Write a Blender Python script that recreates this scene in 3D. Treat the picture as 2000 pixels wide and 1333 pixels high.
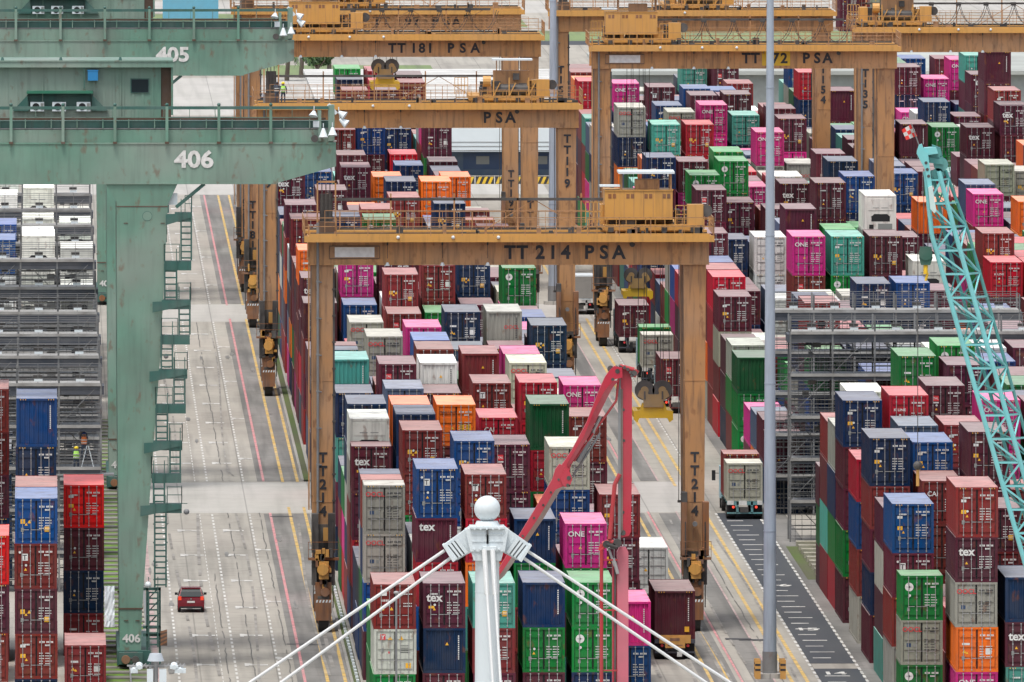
import bpy, math, random
from mathutils import Vector, Matrix
SCN = bpy.context.scene
COL = SCN.collection
for o in list(bpy.data.objects): bpy.data.objects.remove(o)
R = random.Random(7)

# ------------------------------------------------------------------ camera, world, sun, exposure
FPX = 38000.0; HC = 74.2; CY = -1200.0           # 640 mm class lens from a tower 74 m up, a kilometre away
TH = math.atan(1778.5 / FPX); PS = math.atan(912.0 / FPX * math.cos(TH))
cam_d = bpy.data.cameras.new("camera"); cam = bpy.data.objects.new("camera", cam_d); COL.objects.link(cam)
cam_d.sensor_width = 36.0; cam_d.sensor_fit = 'HORIZONTAL'; cam_d.lens = 36.0 * FPX / 2000.0
cam_d.clip_start = 50.0; cam_d.clip_end = 30000.0
cam.location = (0, CY, HC)
cam.rotation_euler = Vector((math.sin(PS) * math.cos(TH), math.cos(PS) * math.cos(TH), -math.sin(TH))).to_track_quat('-Z', 'Y').to_euler()
SCN.camera = cam
SUN_EL, SUN_AZ = math.radians(70), math.radians(205)      # azimuth of the sun, clockwise from +Y
W = bpy.data.worlds.new("World"); SCN.world = W; W.use_nodes = True
nt = W.node_tree; nt.nodes.clear()
wo = nt.nodes.new('ShaderNodeOutputWorld'); bg = nt.nodes.new('ShaderNodeBackground')
sky = nt.nodes.new('ShaderNodeTexSky'); sky.sky_type = 'NISHITA'; sky.sun_disc = False
sky.sun_elevation = SUN_EL; sky.sun_rotation = SUN_AZ; sky.dust_density = 4.0; sky.air_density = 1.0
hs = nt.nodes.new('ShaderNodeHueSaturation'); hs.inputs['Saturation'].default_value = 0.42
nt.links.new(sky.outputs[0], hs.inputs['Color']); nt.links.new(hs.outputs[0], bg.inputs[0])
bg.inputs[1].default_value = 0.145
nt.links.new(bg.outputs[0], wo.inputs[0])
sd = bpy.data.lights.new("sun", 'SUN'); sd.energy = 1.5; sd.angle = math.radians(14); sd.color = (1.0, 0.95, 0.88)
so = bpy.data.objects.new("sun", sd); COL.objects.link(so)
so.rotation_euler = Vector((-math.sin(SUN_AZ) * math.cos(SUN_EL), -math.cos(SUN_AZ) * math.cos(SUN_EL), -math.sin(SUN_EL))).to_track_quat('-Z', 'Y').to_euler()
so.location = (0, 0, 300)
SCN.view_settings.view_transform = 'Standard'; SCN.view_settings.look = 'None'
SCN.view_settings.exposure = 0.42; SCN.view_settings.gamma = 1.0
SCN.cycles.max_bounces = 4; SCN.cycles.diffuse_bounces = 2; SCN.cycles.glossy_bounces = 2
SCN.cycles.use_denoising = True

# ------------------------------------------------------------------ picture <-> place
Fv = (math.sin(PS) * math.cos(TH), math.cos(PS) * math.cos(TH), -math.sin(TH))
Rv = (math.cos(PS), -math.sin(PS), 0.0)
Uv = (math.sin(PS) * math.sin(TH), math.cos(PS) * math.sin(TH), math.cos(TH))
def ray(x, y):
    a = (x - 1000) / FPX; b = -(y - 666.5) / FPX
    return tuple(Fv[i] + Rv[i] * a + Uv[i] * b for i in range(3))
def onZ(x, y, Z=0.0):
    d = ray(x, y); t = (Z - HC) / d[2]; return t * d[0], CY + t * d[1]
def onY(x, y, Y):
    d = ray(x, y); t = (Y - CY) / d[1]; return t * d[0], HC + t * d[2]

# ------------------------------------------------------------------ materials
MATS = {}
def srgb(r, g, b):
    f = lambda c: (c / 255 / 12.92) if c / 255 <= .04045 else ((c / 255 + .055) / 1.055) ** 2.4
    return (f(r), f(g), f(b), 1)
def mat(name, col, rough=.6, metal=0.0, noise=.15, scale=1.5, streak=0.0, rust=0.0, obj=False, attr=False, emit=None, fade_skylight=0.0, bump=0.0, spec=.5, dust=.6):
    if name in MATS: return MATS[name]
    m = bpy.data.materials.new(name); m.use_nodes = True; n = m.node_tree; N = n.nodes; Lk = n.links
    b = N['Principled BSDF']; b.inputs['Roughness'].default_value = rough; b.inputs['Metallic'].default_value = metal
    b.inputs['Specular IOR Level'].default_value = spec
    tc = N.new('ShaderNodeTexCoord'); oi = N.new('ShaderNodeObjectInfo')
    if obj: src = oi.outputs['Color']
    elif attr:
        a = N.new('ShaderNodeAttribute'); a.attribute_name = 'Col'; src = a.outputs['Color']
    else:
        rg = N.new('ShaderNodeRGB'); rg.outputs[0].default_value = col if len(col) == 4 else (*col, 1); src = rg.outputs[0]
    def mix(fac, c1, c2, mode='MIX'):
        x = N.new('ShaderNodeMix'); x.data_type = 'RGBA'; x.blend_type = mode
        for s, v in ((x.inputs[0], fac), (x.inputs[6], c1), (x.inputs[7], c2)):
            if hasattr(v, 'is_output'): Lk.new(v, s)
            else: s.default_value = v
        return x.outputs[2]
    add = N.new('ShaderNodeVectorMath'); add.operation = 'ADD'
    Lk.new(tc.outputs['Object'], add.inputs[0])
    if attr: pass
    else:
        sca = N.new('ShaderNodeMath'); sca.operation = 'MULTIPLY'; sca.inputs[1].default_value = 57.0
        Lk.new(oi.outputs['Random'], sca.inputs[0]); Lk.new(sca.outputs[0], add.inputs[1])
    def noise_f(sc, detail, lo, hi, stretch=None):
        v = add.outputs[0]
        if stretch:
            mp = N.new('ShaderNodeMapping'); mp.inputs['Scale'].default_value = stretch; Lk.new(v, mp.inputs[0]); v = mp.outputs[0]
        t = N.new('ShaderNodeTexNoise'); t.inputs['Scale'].default_value = sc; t.inputs['Detail'].default_value = detail; Lk.new(v, t.inputs['Vector'])
        r = N.new('ShaderNodeMapRange'); r.inputs[1].default_value = lo; r.inputs[2].default_value = hi; Lk.new(t.outputs['Fac'], r.inputs[0])
        return r.outputs[0]
    if fade_skylight:
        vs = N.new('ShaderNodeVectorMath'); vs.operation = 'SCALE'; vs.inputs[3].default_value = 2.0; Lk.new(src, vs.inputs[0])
        src = mix(fade_skylight, vs.outputs[0], (.88, .84, .78, 1))  # doubled, then whitened: chalking plus skylight painted into the roof colour
    if noise:
        f = noise_f(scale, 5, .35, .68)
        d = N.new('ShaderNodeMath'); d.operation = 'MULTIPLY'; d.inputs[1].default_value = noise; Lk.new(f, d.inputs[0])
        src = mix(d.outputs[0], src, (.12, .11, .10, 1))
        f2 = noise_f(scale * .37, 3, .4, .75)
        d2 = N.new('ShaderNodeMath'); d2.operation = 'MULTIPLY'; d2.inputs[1].default_value = noise * dust; Lk.new(f2, d2.inputs[0])
        src = mix(d2.outputs[0], src, (.5, .48, .45, 1))
    if streak:
        f = noise_f(1.0, 4, .5, .72, (4.0, 4.0, .35))
        d = N.new('ShaderNodeMath'); d.operation = 'MULTIPLY'; d.inputs[1].default_value = streak; Lk.new(f, d.inputs[0])
        src = mix(d.outputs[0], src, (.045, .04, .045, 1))
    if rust:
        f = noise_f(1.3, 6, .60, .70, (1.6, 1.6, .9))
        d = N.new('ShaderNodeMath'); d.operation = 'MULTIPLY'; d.inputs[1].default_value = rust; Lk.new(f, d.inputs[0])
        src = mix(d.outputs[0], src, (.16, .06, .03, 1))
    Lk.new(src, b.inputs['Base Color'])
    if bump:
        t = N.new('ShaderNodeTexNoise'); t.inputs['Scale'].default_value = 6; bp = N.new('ShaderNodeBump'); bp.inputs['Strength'].default_value = bump
        Lk.new(tc.outputs['Object'], t.inputs['Vector']); Lk.new(t.outputs['Fac'], bp.inputs['Height']); Lk.new(bp.outputs[0], b.inputs['Normal'])
    if emit:
        b.inputs['Emission Color'].default_value = (*emit[:3], 1); b.inputs['Emission Strength'].default_value = emit[3]
    MATS[name] = m
    return m
M_PAINT = mat('container_paint', None, obj=True, dust=.1, noise=.2, streak=.32, rust=.55, rough=.55, scale=.9, spec=.12)
M_ROOF = mat('chalky_skylit_roof', None, obj=True, noise=.42, rust=.45, rough=.5, scale=.8, fade_skylight=.30)  # wall colour lightened for chalky paint and for painted-in skylight
M_PAINT_A = mat('container_paint_mass', None, attr=True, dust=.1, noise=.2, streak=.32, rust=.5, rough=.55, scale=.9, spec=.12)
M_ROOF_A = mat('chalky_skylit_roof_mass', None, attr=True, noise=.42, rust=.45, rough=.5, scale=.8, fade_skylight=.30)
M_DARK = mat('black_rubber_gasket', (.012, .012, .014), rough=.8, noise=0)
M_ROD = mat('galvanised_steel', (.36, .36, .36), rough=.5, metal=.2, noise=.15)
M_WHITE = mat('white_lettering', (.74, .74, .72), rough=.6, noise=.3, scale=4)
M_BLACKL = mat('black_lettering', (.02, .022, .03), rough=.6, noise=.05)
M_REDL = mat('red_lettering', (.62, .03, .04), rough=.6, noise=.05)
M_YELL = mat('yellow_sticker', (.80, .42, .02), rough=.5, noise=.05)
M_GREYS = mat('grey_sticker', (.22, .23, .22), rough=.5, noise=.05)
M_NAVYS = mat('navy_sticker', (.02, .05, .12), rough=.5, noise=.05)
M_YB = mat('yellow_crane_paint', (.48, .24, .092), rough=.5, noise=.28, streak=.5, rust=.5, scale=.5)
M_YG = mat('girder_paint', (.62, .305, .105), rough=.5, noise=.28, streak=.55, rust=.4, scale=.5)
M_YM = mat('bright_yellow_housing', (.62, .32, .075), rough=.45, noise=.12, streak=.2, scale=.6)
M_YS = mat('spreader_yellow', (.75, .46, .01), rough=.45, noise=.12)
M_ORNG = mat('brown_orange_steel', (.26, .10, .03), rough=.6, noise=.3, streak=.5)
M_GRIME = mat('greasy_dark_steel', (.035, .032, .032), rough=.6, noise=.3)
M_RACK = mat('rack_steel', (.16, .17, .18), rough=.5, noise=.4, rust=.3)
M_STEEL = mat('grey_steel', (.20, .21, .22), rough=.5, noise=.3, rust=.3)
M_GREEN = mat('green_crane_paint', (.135, .285, .215), rough=.5, noise=.42, streak=.18, rust=.5, scale=.3, dust=1.1)
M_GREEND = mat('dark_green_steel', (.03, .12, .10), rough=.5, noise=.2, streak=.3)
M_TYRE = mat('tyre_rubber', (.015, .015, .016), rough=.85, noise=.1)
M_GLASS = mat('dark_glass', (.015, .025, .03), rough=.35, noise=0, spec=.2)
M_BROWND = mat('brown_door_steel', (.09, .05, .03), rough=.7, noise=.2)
M_WPAINT = mat('white_paint', (.68, .75, .78), rough=.4, noise=.05, scale=.8)
M_POLE = mat('grey_pole_paint', (.36, .42, .50), rough=.4, noise=.12, streak=.2, scale=.8)

# ------------------------------------------------------------------ mesh builder
class MB:
    def __init__(s): s.v = []; s.f = []; s.m = []; s.c = []; s.col = (1, 1, 1, 1)
    def quad(s, pts, m=0):
        n = len(s.v); s.v += [tuple(p) for p in pts]; s.f.append(tuple(range(n, n + len(pts)))); s.m.append(m); s.c.append(s.col)
    def box(s, x0, x1, y0, y1, z0, z1, m=0, skip=''):
        if x0 > x1: x0, x1 = x1, x0
        if y0 > y1: y0, y1 = y1, y0
        if z0 > z1: z0, z1 = z1, z0
        n = len(s.v)
        s.v += [(x0, y0, z0), (x1, y0, z0), (x1, y1, z0), (x0, y1, z0), (x0, y0, z1), (x1, y0, z1), (x1, y1, z1), (x0, y1, z1)]
        for k, f in (('b', (0, 3, 2, 1)), ('t', (4, 5, 6, 7)), ('f', (0, 1, 5, 4)), ('k', (2, 3, 7, 6)), ('l', (3, 0, 4, 7)), ('r', (1, 2, 6, 5))):
            if k in skip: continue
            s.f.append(tuple(n + i for i in f)); s.m.append(m if not isinstance(m, dict) else m.get(k, m['*'])); s.c.append(s.col)
    def bar(s, p, q, w, h=None, m=0):
        p = Vector(p); q = Vector(q); d = q - p
        if d.length < 1e-6: return
        h = w if h is None else h; d.normalize()
        up = Vector((0, 0, 1)) if abs(d.z) < .95 else Vector((0, 1, 0))
        a = d.cross(up).normalized(); b = a.cross(d).normalized(); n = len(s.v)
        for e in (p, q):
            for i, j in ((-1, -1), (1, -1), (1, 1), (-1, 1)): s.v.append(tuple(e + a * i * w / 2 + b * j * h / 2))
        for f in ((0, 1, 2, 3), (7, 6, 5, 4), (0, 4, 5, 1), (1, 5, 6, 2), (2, 6, 7, 3), (3, 7, 4, 0)):
            s.f.append(tuple(n + i for i in f)); s.m.append(m); s.c.append(s.col)
    def tube(s, p, q, r, r2=None, n=10, m=0):
        p = Vector(p); q = Vector(q); d = (q - p).normalized(); r2 = r if r2 is None else r2
        up = Vector((0, 0, 1)) if abs(d.z) < .95 else Vector((0, 1, 0))
        a = d.cross(up).normalized(); b = a.cross(d).normalized(); k = len(s.v)
        for e, rr in ((p, r), (q, r2)):
            for i in range(n):
                t = 2 * math.pi * i / n; s.v.append(tuple(e + (a * math.cos(t) + b * math.sin(t)) * rr))
        for i in range(n):
            j = (i + 1) % n; s.f.append((k + i, k + n + i, k + n + j, k + j)); s.m.append(m); s.c.append(s.col)
        s.f.append(tuple(k + i for i in range(n))); s.m.append(m); s.c.append(s.col)
        s.f.append(tuple(k + n + i for i in reversed(range(n)))); s.m.append(m); s.c.append(s.col)
    def prism(s, pts, y0, y1, m=0):            # polygon in XZ extruded along Y
        n = len(pts); k = len(s.v)
        s.v += [(x, y0, z) for x, z in pts] + [(x, y1, z) for x, z in pts]
        s.f.append(tuple(range(k, k + n))); s.m.append(m); s.c.append(s.col)
        s.f.append(tuple(reversed(range(k + n, k + 2 * n)))); s.m.append(m); s.c.append(s.col)
        for i in range(n):
            j = (i + 1) % n; s.f.append((k + i, k + n + i, k + n + j, k + j)); s.m.append(m); s.c.append(s.col)
    def prismx(s, pts, x0, x1, m=0):           # polygon in YZ extruded along X
        n = len(pts); k = len(s.v)
        s.v += [(x0, y, z) for y, z in pts] + [(x1, y, z) for y, z in pts]
        s.f.append(tuple(reversed(range(k, k + n)))); s.m.append(m); s.c.append(s.col)
        s.f.append(tuple(range(k + n, k + 2 * n))); s.m.append(m); s.c.append(s.col)
        for i in range(n):
            j = (i + 1) % n; s.f.append((k + i, k + j, k + n + j, k + n + i)); s.m.append(m); s.c.append(s.col)
    def sphere(s, c, r, nu=24, nv=14, m=0, sz=1.0):
        k = len(s.v)
        for i in range(nv + 1):
            t = math.pi * i / nv
            for j in range(nu):
                u = 2 * math.pi * j / nu; s.v.append((c[0] + r * math.sin(t) * math.cos(u), c[1] + r * math.sin(t) * math.sin(u), c[2] + r * sz * math.cos(t)))
        for i in range(nv):
            for j in range(nu):
                a = k + i * nu + j; b = k + i * nu + (j + 1) % nu; s.f.append((a, a + nu, b + nu, b)); s.m.append(m); s.c.append(s.col)
    def text(s, txt, size, loc, m=0, bold=.03, squeeze=1.0, flat=False, align='C'):
        V, F, w = glyphs(txt, bold)
        k = len(s.v); ox = {'C': -w / 2, 'L': 0, 'R': -w}[align]
        for x, y in V:
            if flat: s.v.append((loc[0] + (x + ox) * size * squeeze, loc[1] + y * size, loc[2]))
            else: s.v.append((loc[0] + (x + ox) * size * squeeze, loc[1], loc[2] + y * size))
        for f in F: s.f.append(tuple(k + i for i in f)); s.m.append(m); s.c.append(s.col)
    def vtext(s, txt, size, x, y, z, pitch, m=0, bold=.03, squeeze=1.0):
        for i, ch in enumerate(txt): s.text(ch, size, (x, y, z - i * pitch), m, bold, squeeze)
    def build(s, name, mats, parent=None, loc=(0, 0, 0), smooth=False, mesh_only=False):
        me = bpy.data.meshes.new(name); me.from_pydata(s.v, [], s.f)
        if not isinstance(mats, (list, tuple)): mats = [mats]
        for m in mats: me.materials.append(m)
        me.polygons.foreach_set('material_index', s.m)
        if smooth: me.polygons.foreach_set('use_smooth', [True] * len(s.f))
        me.update()
        if mesh_only: return me
        o = bpy.data.objects.new(name, me); COL.objects.link(o); o.location = loc
        if parent: o.parent = parent
        return o
_G = {}
def glyphs(txt, bold):
    key = (txt, bold)
    if key in _G: return _G[key]
    cu = bpy.data.curves.new('t', 'FONT'); cu.body = txt; cu.size = 1.36; cu.offset = bold; cu.resolution_u = 3
    ob = bpy.data.objects.new('t', cu); COL.objects.link(ob)
    dg = bpy.context.evaluated_depsgraph_get(); dg.update()
    me = bpy.data.meshes.new_from_object(ob.evaluated_get(dg))
    V = [(v.co.x, v.co.y) for v in me.vertices]; F = [tuple(p.vertices) for p in me.polygons]
    xs = [v[0] for v in V] or [0]
    x0 = min(xs); V = [(x - x0, y) for x, y in V]
    _G[key] = (V, F, max(xs) - x0)
    bpy.data.objects.remove(ob); bpy.data.curves.remove(cu); bpy.data.meshes.remove(me)
    return _G[key]
def thing(name, label, cat, loc=(0, 0, 0), group=None):
    o = bpy.data.objects.new(name, None); COL.objects.link(o); o.location = loc; o.empty_display_size = .5
    o['label'] = label; o['category'] = cat
    if group: o['group'] = group
    return o
def tag(o, label, cat, group=None):
    o['label'] = label; o['category'] = cat
    if group: o['group'] = group
    return o
def struct(name, mb, m):
    o = mb.build(name, m); o['kind'] = 'structure'; return o
def copy_tree(o, parent=None, label=None, loc=None):
    c = o.copy(); COL.objects.link(c)
    if parent is not None: c.parent = parent
    if label: c['label'] = label
    if loc: c.location = loc
    for ch in list(CH.get(o.name, [])):
        k = copy_tree(ch, c); CH.setdefault(c.name, []).append(k)
    return c
CH = {}
def kids(o):
    for ch in bpy.data.objects:
        if ch.parent == o: CH.setdefault(o.name, []).append(ch); kids(ch)

# ------------------------------------------------------------------ ground, roads, marks
def ground_mat(name, c1, c2, sc=.25, joint=True, dark=.26, dirt=(.10, .10, .095, 1)):
    m = bpy.data.materials.new(name); m.use_nodes = True; N = m.node_tree.nodes; Lk = m.node_tree.links
    b = N['Principled BSDF']; b.inputs['Roughness'].default_value = .85; b.inputs['Specular IOR Level'].default_value = .25
    tc = N.new('ShaderNodeTexCoord')
    def nz(scale, detail, st=(1, 1, 1), lo=.3, hi=.7):
        mp = N.new('ShaderNodeMapping'); mp.inputs['Scale'].default_value = st; Lk.new(tc.outputs['Object'], mp.inputs[0])
        t = N.new('ShaderNodeTexNoise'); t.inputs['Scale'].default_value = scale; t.inputs['Detail'].default_value = detail; Lk.new(mp.outputs[0], t.inputs['Vector'])
        r = N.new('ShaderNodeMapRange'); r.inputs[1].default_value = lo; r.inputs[2].default_value = hi; Lk.new(t.outputs['Fac'], r.inputs[0]); return r.outputs[0]
    def mix(f, a, c):
        x = N.new('ShaderNodeMix'); x.data_type = 'RGBA'
        for s, v in ((x.inputs[0], f), (x.inputs[6], a), (x.inputs[7], c)):
            if hasattr(v, 'is_output'): Lk.new(v, s)
            else: s.default_value = v
        return x.outputs[2]
    def mul(f, k):
        d = N.new('ShaderNodeMath'); d.operation = 'MULTIPLY'; d.inputs[1].default_value = k; Lk.new(f, d.inputs[0]); return d.outputs[0]
    s = mix(nz(sc, 6, (1, .08, 1)), (*c1, 1), (*c2, 1))
    s = mix(mul(nz(1.1, 6, (1.0, .02, 1), .48, .7), dark * 1.3), s, dirt)
    s = mix(mul(nz(.12, 6, (1, .3, 1), .45, .75), dark * 1.2), s, dirt)           # tyre-polished lengthwise streaks
    s = mix(mul(nz(.35, 6, (.5, .16, 1), .52, .72), dark * .9), s, dirt)
    s = mix(mul(nz(3.0, 3, (.25, .22, 1), .55, .7), dark * .8), s, dirt)     # crosswise scuffs
    if joint:
        br = N.new('ShaderNodeTexBrick'); br.inputs['Scale'].default_value = 1.0
        br.inputs['Brick Width'].default_value = 4.6; br.inputs['Row Height'].default_value = 5.2; br.inputs['Mortar Size'].default_value = .05
        br.inputs['Color1'].default_value = (0, 0, 0, 1); br.inputs['Color2'].default_value = (.10, .10, .10, 1); br.inputs['Mortar'].default_value = (1, 1, 1, 1); br.offset = 0
        Lk.new(tc.outputs['Object'], br.inputs['Vector'])
        s = mix(mul(br.outputs['Color'], .42), s, dirt)
    Lk.new(s, b.inputs['Base Color'])
    return m
M_CONC = ground_mat('yard_concrete', (.36, .338, .30), (.43, .408, .362))
M_WORN = ground_mat('worn_runway_concrete', (.20, .195, .185), (.29, .28, .265), dark=.5, sc=.6)
M_ASPH = ground_mat('dark_asphalt', (.055, .062, .075), (.085, .09, .10), joint=False, dark=.15)
M_LIGHT = ground_mat('clean_crossing_concrete', (.44, .43, .40), (.50, .485, .46), dark=.12)
M_GRASS = ground_mat('grass_strip', (.07, .16, .012), (.17, .33, .03), joint=False, dark=.75, sc=.8, dirt=(.14, .13, .10, 1))
M_VERGE = ground_mat('verge_moss', (.06, .10, .03), (.12, .16, .05), joint=False, dark=.6, dirt=(.10, .09, .07, 1))
M_FIELD = ground_mat('far_field_grass', (.16, .24, .09), (.28, .32, .18), sc=.02, joint=False, dark=.3)
g = MB(); g.quad([(-4000, -1300, 0), (4000, -1300, 0), (4000, 9000, 0), (-4000, 9000, 0)]); struct('ground', g, M_CONC)
def sheet(name, rects, m, z):
    g = MB()
    for x0, x1, y0, y1 in rects: g.quad([(x0, y0, z), (x1, y0, z), (x1, y1, z), (x0, y1, z)])
    return struct(name, g, m)
sheet('road_crossing', [(6, 45.6, 133, 172), (6, 45.6, 420, 452), (0, 49, 690, 733)], M_LIGHT, .004)
sheet('crane_runway', [(14.9, 18.2, -200, 132), (14.9, 18.2, 173, 419), (14.9, 18.2, 453, 689), (38.9, 41.0, -200, 132), (42.0, 43.3, -200, 132), (42.0, 43.3, 173, 419), (38.9, 41.0, 173, 419)], M_WORN, .008)
sheet('asphalt_lane', [(45.98, 48.7, -31, 132), (45.98, 48.7, -200, -36)], M_ASPH, .012)
sheet('yard_edge', [(48.8, 50.6, -200, 690)], M_WORN, .008)
def line_mat(name, col):
    return mat(name, col, rough=.7, noise=.6, scale=.9)
M_LW = line_mat('worn_white_line', (.74, .74, .71)); M_LY = line_mat('worn_yellow_line', (.72, .47, .11)); M_LP = line_mat('worn_pink_line', (.70, .26, .28)); M_LPF = line_mat('faint_pink_line', (.52, .36, .35))
def lines(name, m, specs, z=.016):
    g = MB()
    for x, w, y0, y1, dash, gap in specs:
        if not dash: g.quad([(x - w / 2, y0, z), (x + w / 2, y0, z), (x + w / 2, y1, z), (x - w / 2, y1, z)]); continue
        y = y0
        while y < y1: g.quad([(x - w / 2, y, z), (x + w / 2, y, z), (x + w / 2, y + dash, z), (x - w / 2, y + dash, z)]); y += dash + gap
    return struct(name, g, m)
lines('white_lane_line', M_LW, [(x, w, a, b, 2.2, 1.5) for x, w in ((7.9, .14), (11.36, .14), (13.92, .14), (10.5, .06)) for a, b in ((-200, 131), (173, 419), (453, 688))]
      + [(45.9, .17, -200, 131, 2.2, 1.5), (48.74, .17, -200, 131, 2.2, 1.5), (45.9, .12, 173, 640, 2.2, 1.5)])
lines('yellow_lane_line', M_LY, [(x, .2, a, b, 0, 0) for x in (16.7, 17.75) for a, b in ((-200, 140), (172, 425), (450, 688))]
      + [(x, .2, a, b, 0, 0) for x in (39.5, 40.5) for a, b in ((-200, 20), (30, 132), (173, 680))] + [(x, .22, a, b, 0, 0) for x in (44.25, 45.17) for a, b in ((-200, 134), (166, 425), (450, 688))])
lines('pink_lane_line', M_LP, [(15.35, .17, a, b, 0, 0) for a, b in ((-200, 133), (173, 425), (450, 688))] + [(41.3, .14, a, b, 0, 0) for a, b in ((-200, 134), (173, 425))])
lines('faint_pink_line', M_LPF, [(43.25, .12, a, b, 0, 0) for a, b in ((-200, 134), (173, 425))] + [(6.6, .3, -200, 130, 0, 0)])
# worn arrows of the left road, ticks and bay numbers of the asphalt lane
g = MB()
def arrow(x, y, s=1.0):
    z = .02
    for a, b, c, d in ((-.75, -.25, -.28, .28), (-.25, .2, -.1, .1), (.2, .8, -.28, .1)):
        g.quad([(x + a * s, y + c * 3, z), (x + b * s, y + c * 3, z), (x + b * s, y + d * 3, z), (x + a * s, y + d * 3, z)])
    g.quad([(x - .75 * s, y - 1.6, z + .006), (x - .5 * s, y - 1.6, z + .006), (x - .35 * s, y + .9, z + .006), (x - .75 * s, y + 1.2, z + .006)])
for k in range(26):
    y = -60 + k * 28.6
    if 128 < y < 176 or 415 < y < 455 or y > 680: continue
    arrow(9.6, y); arrow(12.6, y, .9)
    if k % 2: arrow(14.4, y + 6, .6)
struct('worn_lane_arrow', g, M_LW)
g = MB(); z = .02
k = 0; y = -180.0
while y < 126:
    if not (-38 < y < -28):
        w = .55 if k % 2 else .75
        cx = 46.9 if k % 2 else 47.15
        g.quad([(cx - w, y, z), (cx + w, y, z), (cx + w, y + .55, z), (cx - w, y + .55, z)])
    y += 5.7; k += 1
for t, yy in (('15', 1.2), ('14', -41.5), ('16', 47)): g.text(t, 2.6, (47.2, yy, .024), flat=True, squeeze=.42, bold=.04)
struct('bay_marking', g, M_LW)
g = MB()
for (x, y, w) in ((14.7, -12, .25), (15.9, -12.5, .22), (15.3, 128, .3), (41.7, -8, .5), (42.6, -40, .45), (42.5, -9, .5), (42.6, -58, .5)):
    g.quad([(x, y, .024), (x + 1.6, y, .024), (x + 1.6, y + w * 3, .024), (x, y + w * 3, .024)])
struct('drain_grating', g, mat('drain_iron', (.04, .04, .045), noise=.2))
g = MB(); z = .026; rr = random.Random(21)
for x0, a, b_ in ((12.45, -200, 131), (12.5, 173, 418), (10.9, -60, 60), (43.7, -120, 120), (14.6, -200, 131)):
    x = x0; y = a
    while y < b_:
        x2 = x0 + rr.uniform(-.05, .05); d = rr.uniform(2, 5)
        if rr.random() < .8: g.quad([(x - .03, y, z), (x + .03, y, z), (x2 + .03, y + d, z), (x2 - .03, y + d, z)])
        x = x2; y += d
struct('pavement_crack', g, mat('crack_dark', (.08, .078, .07), noise=.3))
def blot(g, x, y, rx, ry, z, rr):
    n = 16; g.quad([(x + rx * rr.uniform(.6, 1) * math.cos(2 * math.pi * i / n), y + ry * rr.uniform(.6, 1) * math.sin(2 * math.pi * i / n), z) for i in range(n)])
g = MB()
for i in range(34):
    x = rr.choice((rr.uniform(6.5, 16), rr.uniform(15.4, 18), rr.uniform(36.5, 45.5))); blot(g, x, rr.choice((rr.uniform(-80, 125), rr.uniform(180, 415))), rr.uniform(.08, .3), rr.uniform(1.5, 5), .0275 + i * .00003, rr)
struct('oil_stain', g, mat('oil_stain_dark', (.17, .165, .15), rough=.5, noise=.6, scale=1.2))
g = MB()
for x0, a, b_ in ((8.6, -90, 128), (10.3, -90, 128), (12.9, -90, 128), (9.2, 180, 400), (13.3, 180, 400), (17.0, -60, 120), (17.5, -40, 90), (40.0, -80, 110), (40.3, -60, 60), (42.3, -80, 120), (36.9, -80, 0), (38.6, -80, 0), (44.7, -80, 100)):
    x = x0; y = a; w = rr.uniform(.12, .26)
    while y < b_:
        x2 = x0 + .35 * math.sin(y * .02 + x0); 
        if rr.random() < .85: g.quad([(x - w / 2, y, .03), (x + w / 2, y, .03), (x2 + w / 2, y + 6, .03), (x2 - w / 2, y + 6, .03)])
        x = x2; y += 6
struct('tyre_track', g, mat('tyre_track_grey', (.27, .258, .235), rough=.8, noise=.8, scale=.6))
# kerb with planted strip in front of the central block
g = MB()
for a, b in ((-200, 130), (173, 418)): g.box(18.02, 18.2, a, b, 0, .14); g.box(18.62, 18.74, a, b, 0, .14)
struct('kerb', g, mat('kerb_concrete', (.36, .35, .32), noise=.3))
sheet('grass_verge', [(18.2, 18.62, a, b) for a, b in ((-200, 130), (173, 418))], M_VERGE, .1)
g = MB(); y = -80
while y < 128: g.box(18.36, 18.54, y, y + .9, .1, .22); y += 3.1
struct('white_kerb_block', g, M_WPAINT)
# sleepers and grass by the left rail, pads under the right hand racks
sheet('grass_strip', [(3.55, 6.0, -200, 260)], M_GRASS, .01)
g = MB(); y = -120.0
while y < 260: g.box(3.5, 6.1, y, y + 1.1 + 1.2 * R.random(), 0, .10 + .02 * R.random()); y += 5.0
struct('concrete_sleeper', g, mat('sleeper_concrete', (.20, .19, .17), noise=.5))
g = MB(); g.box(6.15, 6.3, -200, 300, 0, .12); g.box(4.95, 5.05, -200, 300, .12, .24); struct('crane_rail', g, M_STEEL)
g = MB(); y = 52.0
while y < 96: g.box(49.9, 55, y, y + 1.4, 0, .35); y += 4.4
struct('concrete_pad', g, mat('pad_concrete', (.38, .36, .28), noise=.5))
sheet('moss_patch', [(49.2, 54.9, 54.5, 92)], M_VERGE, .014)
# far ground beyond the yard
sheet('far_road', [(-60, 140, 870, 905), (20, 90, 1150, 1185)], M_ASPH, .01)
sheet('far_lawn', [(-60, 60, 1220, 1275), (-60, 45, 1040, 1075), (45, 160, 1165, 1205)], M_FIELD, .014)
sheet('far_apron', [(-80, 160, 910, 1030), (-80, 200, 1280, 1330)], M_LIGHT, .006)
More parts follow.
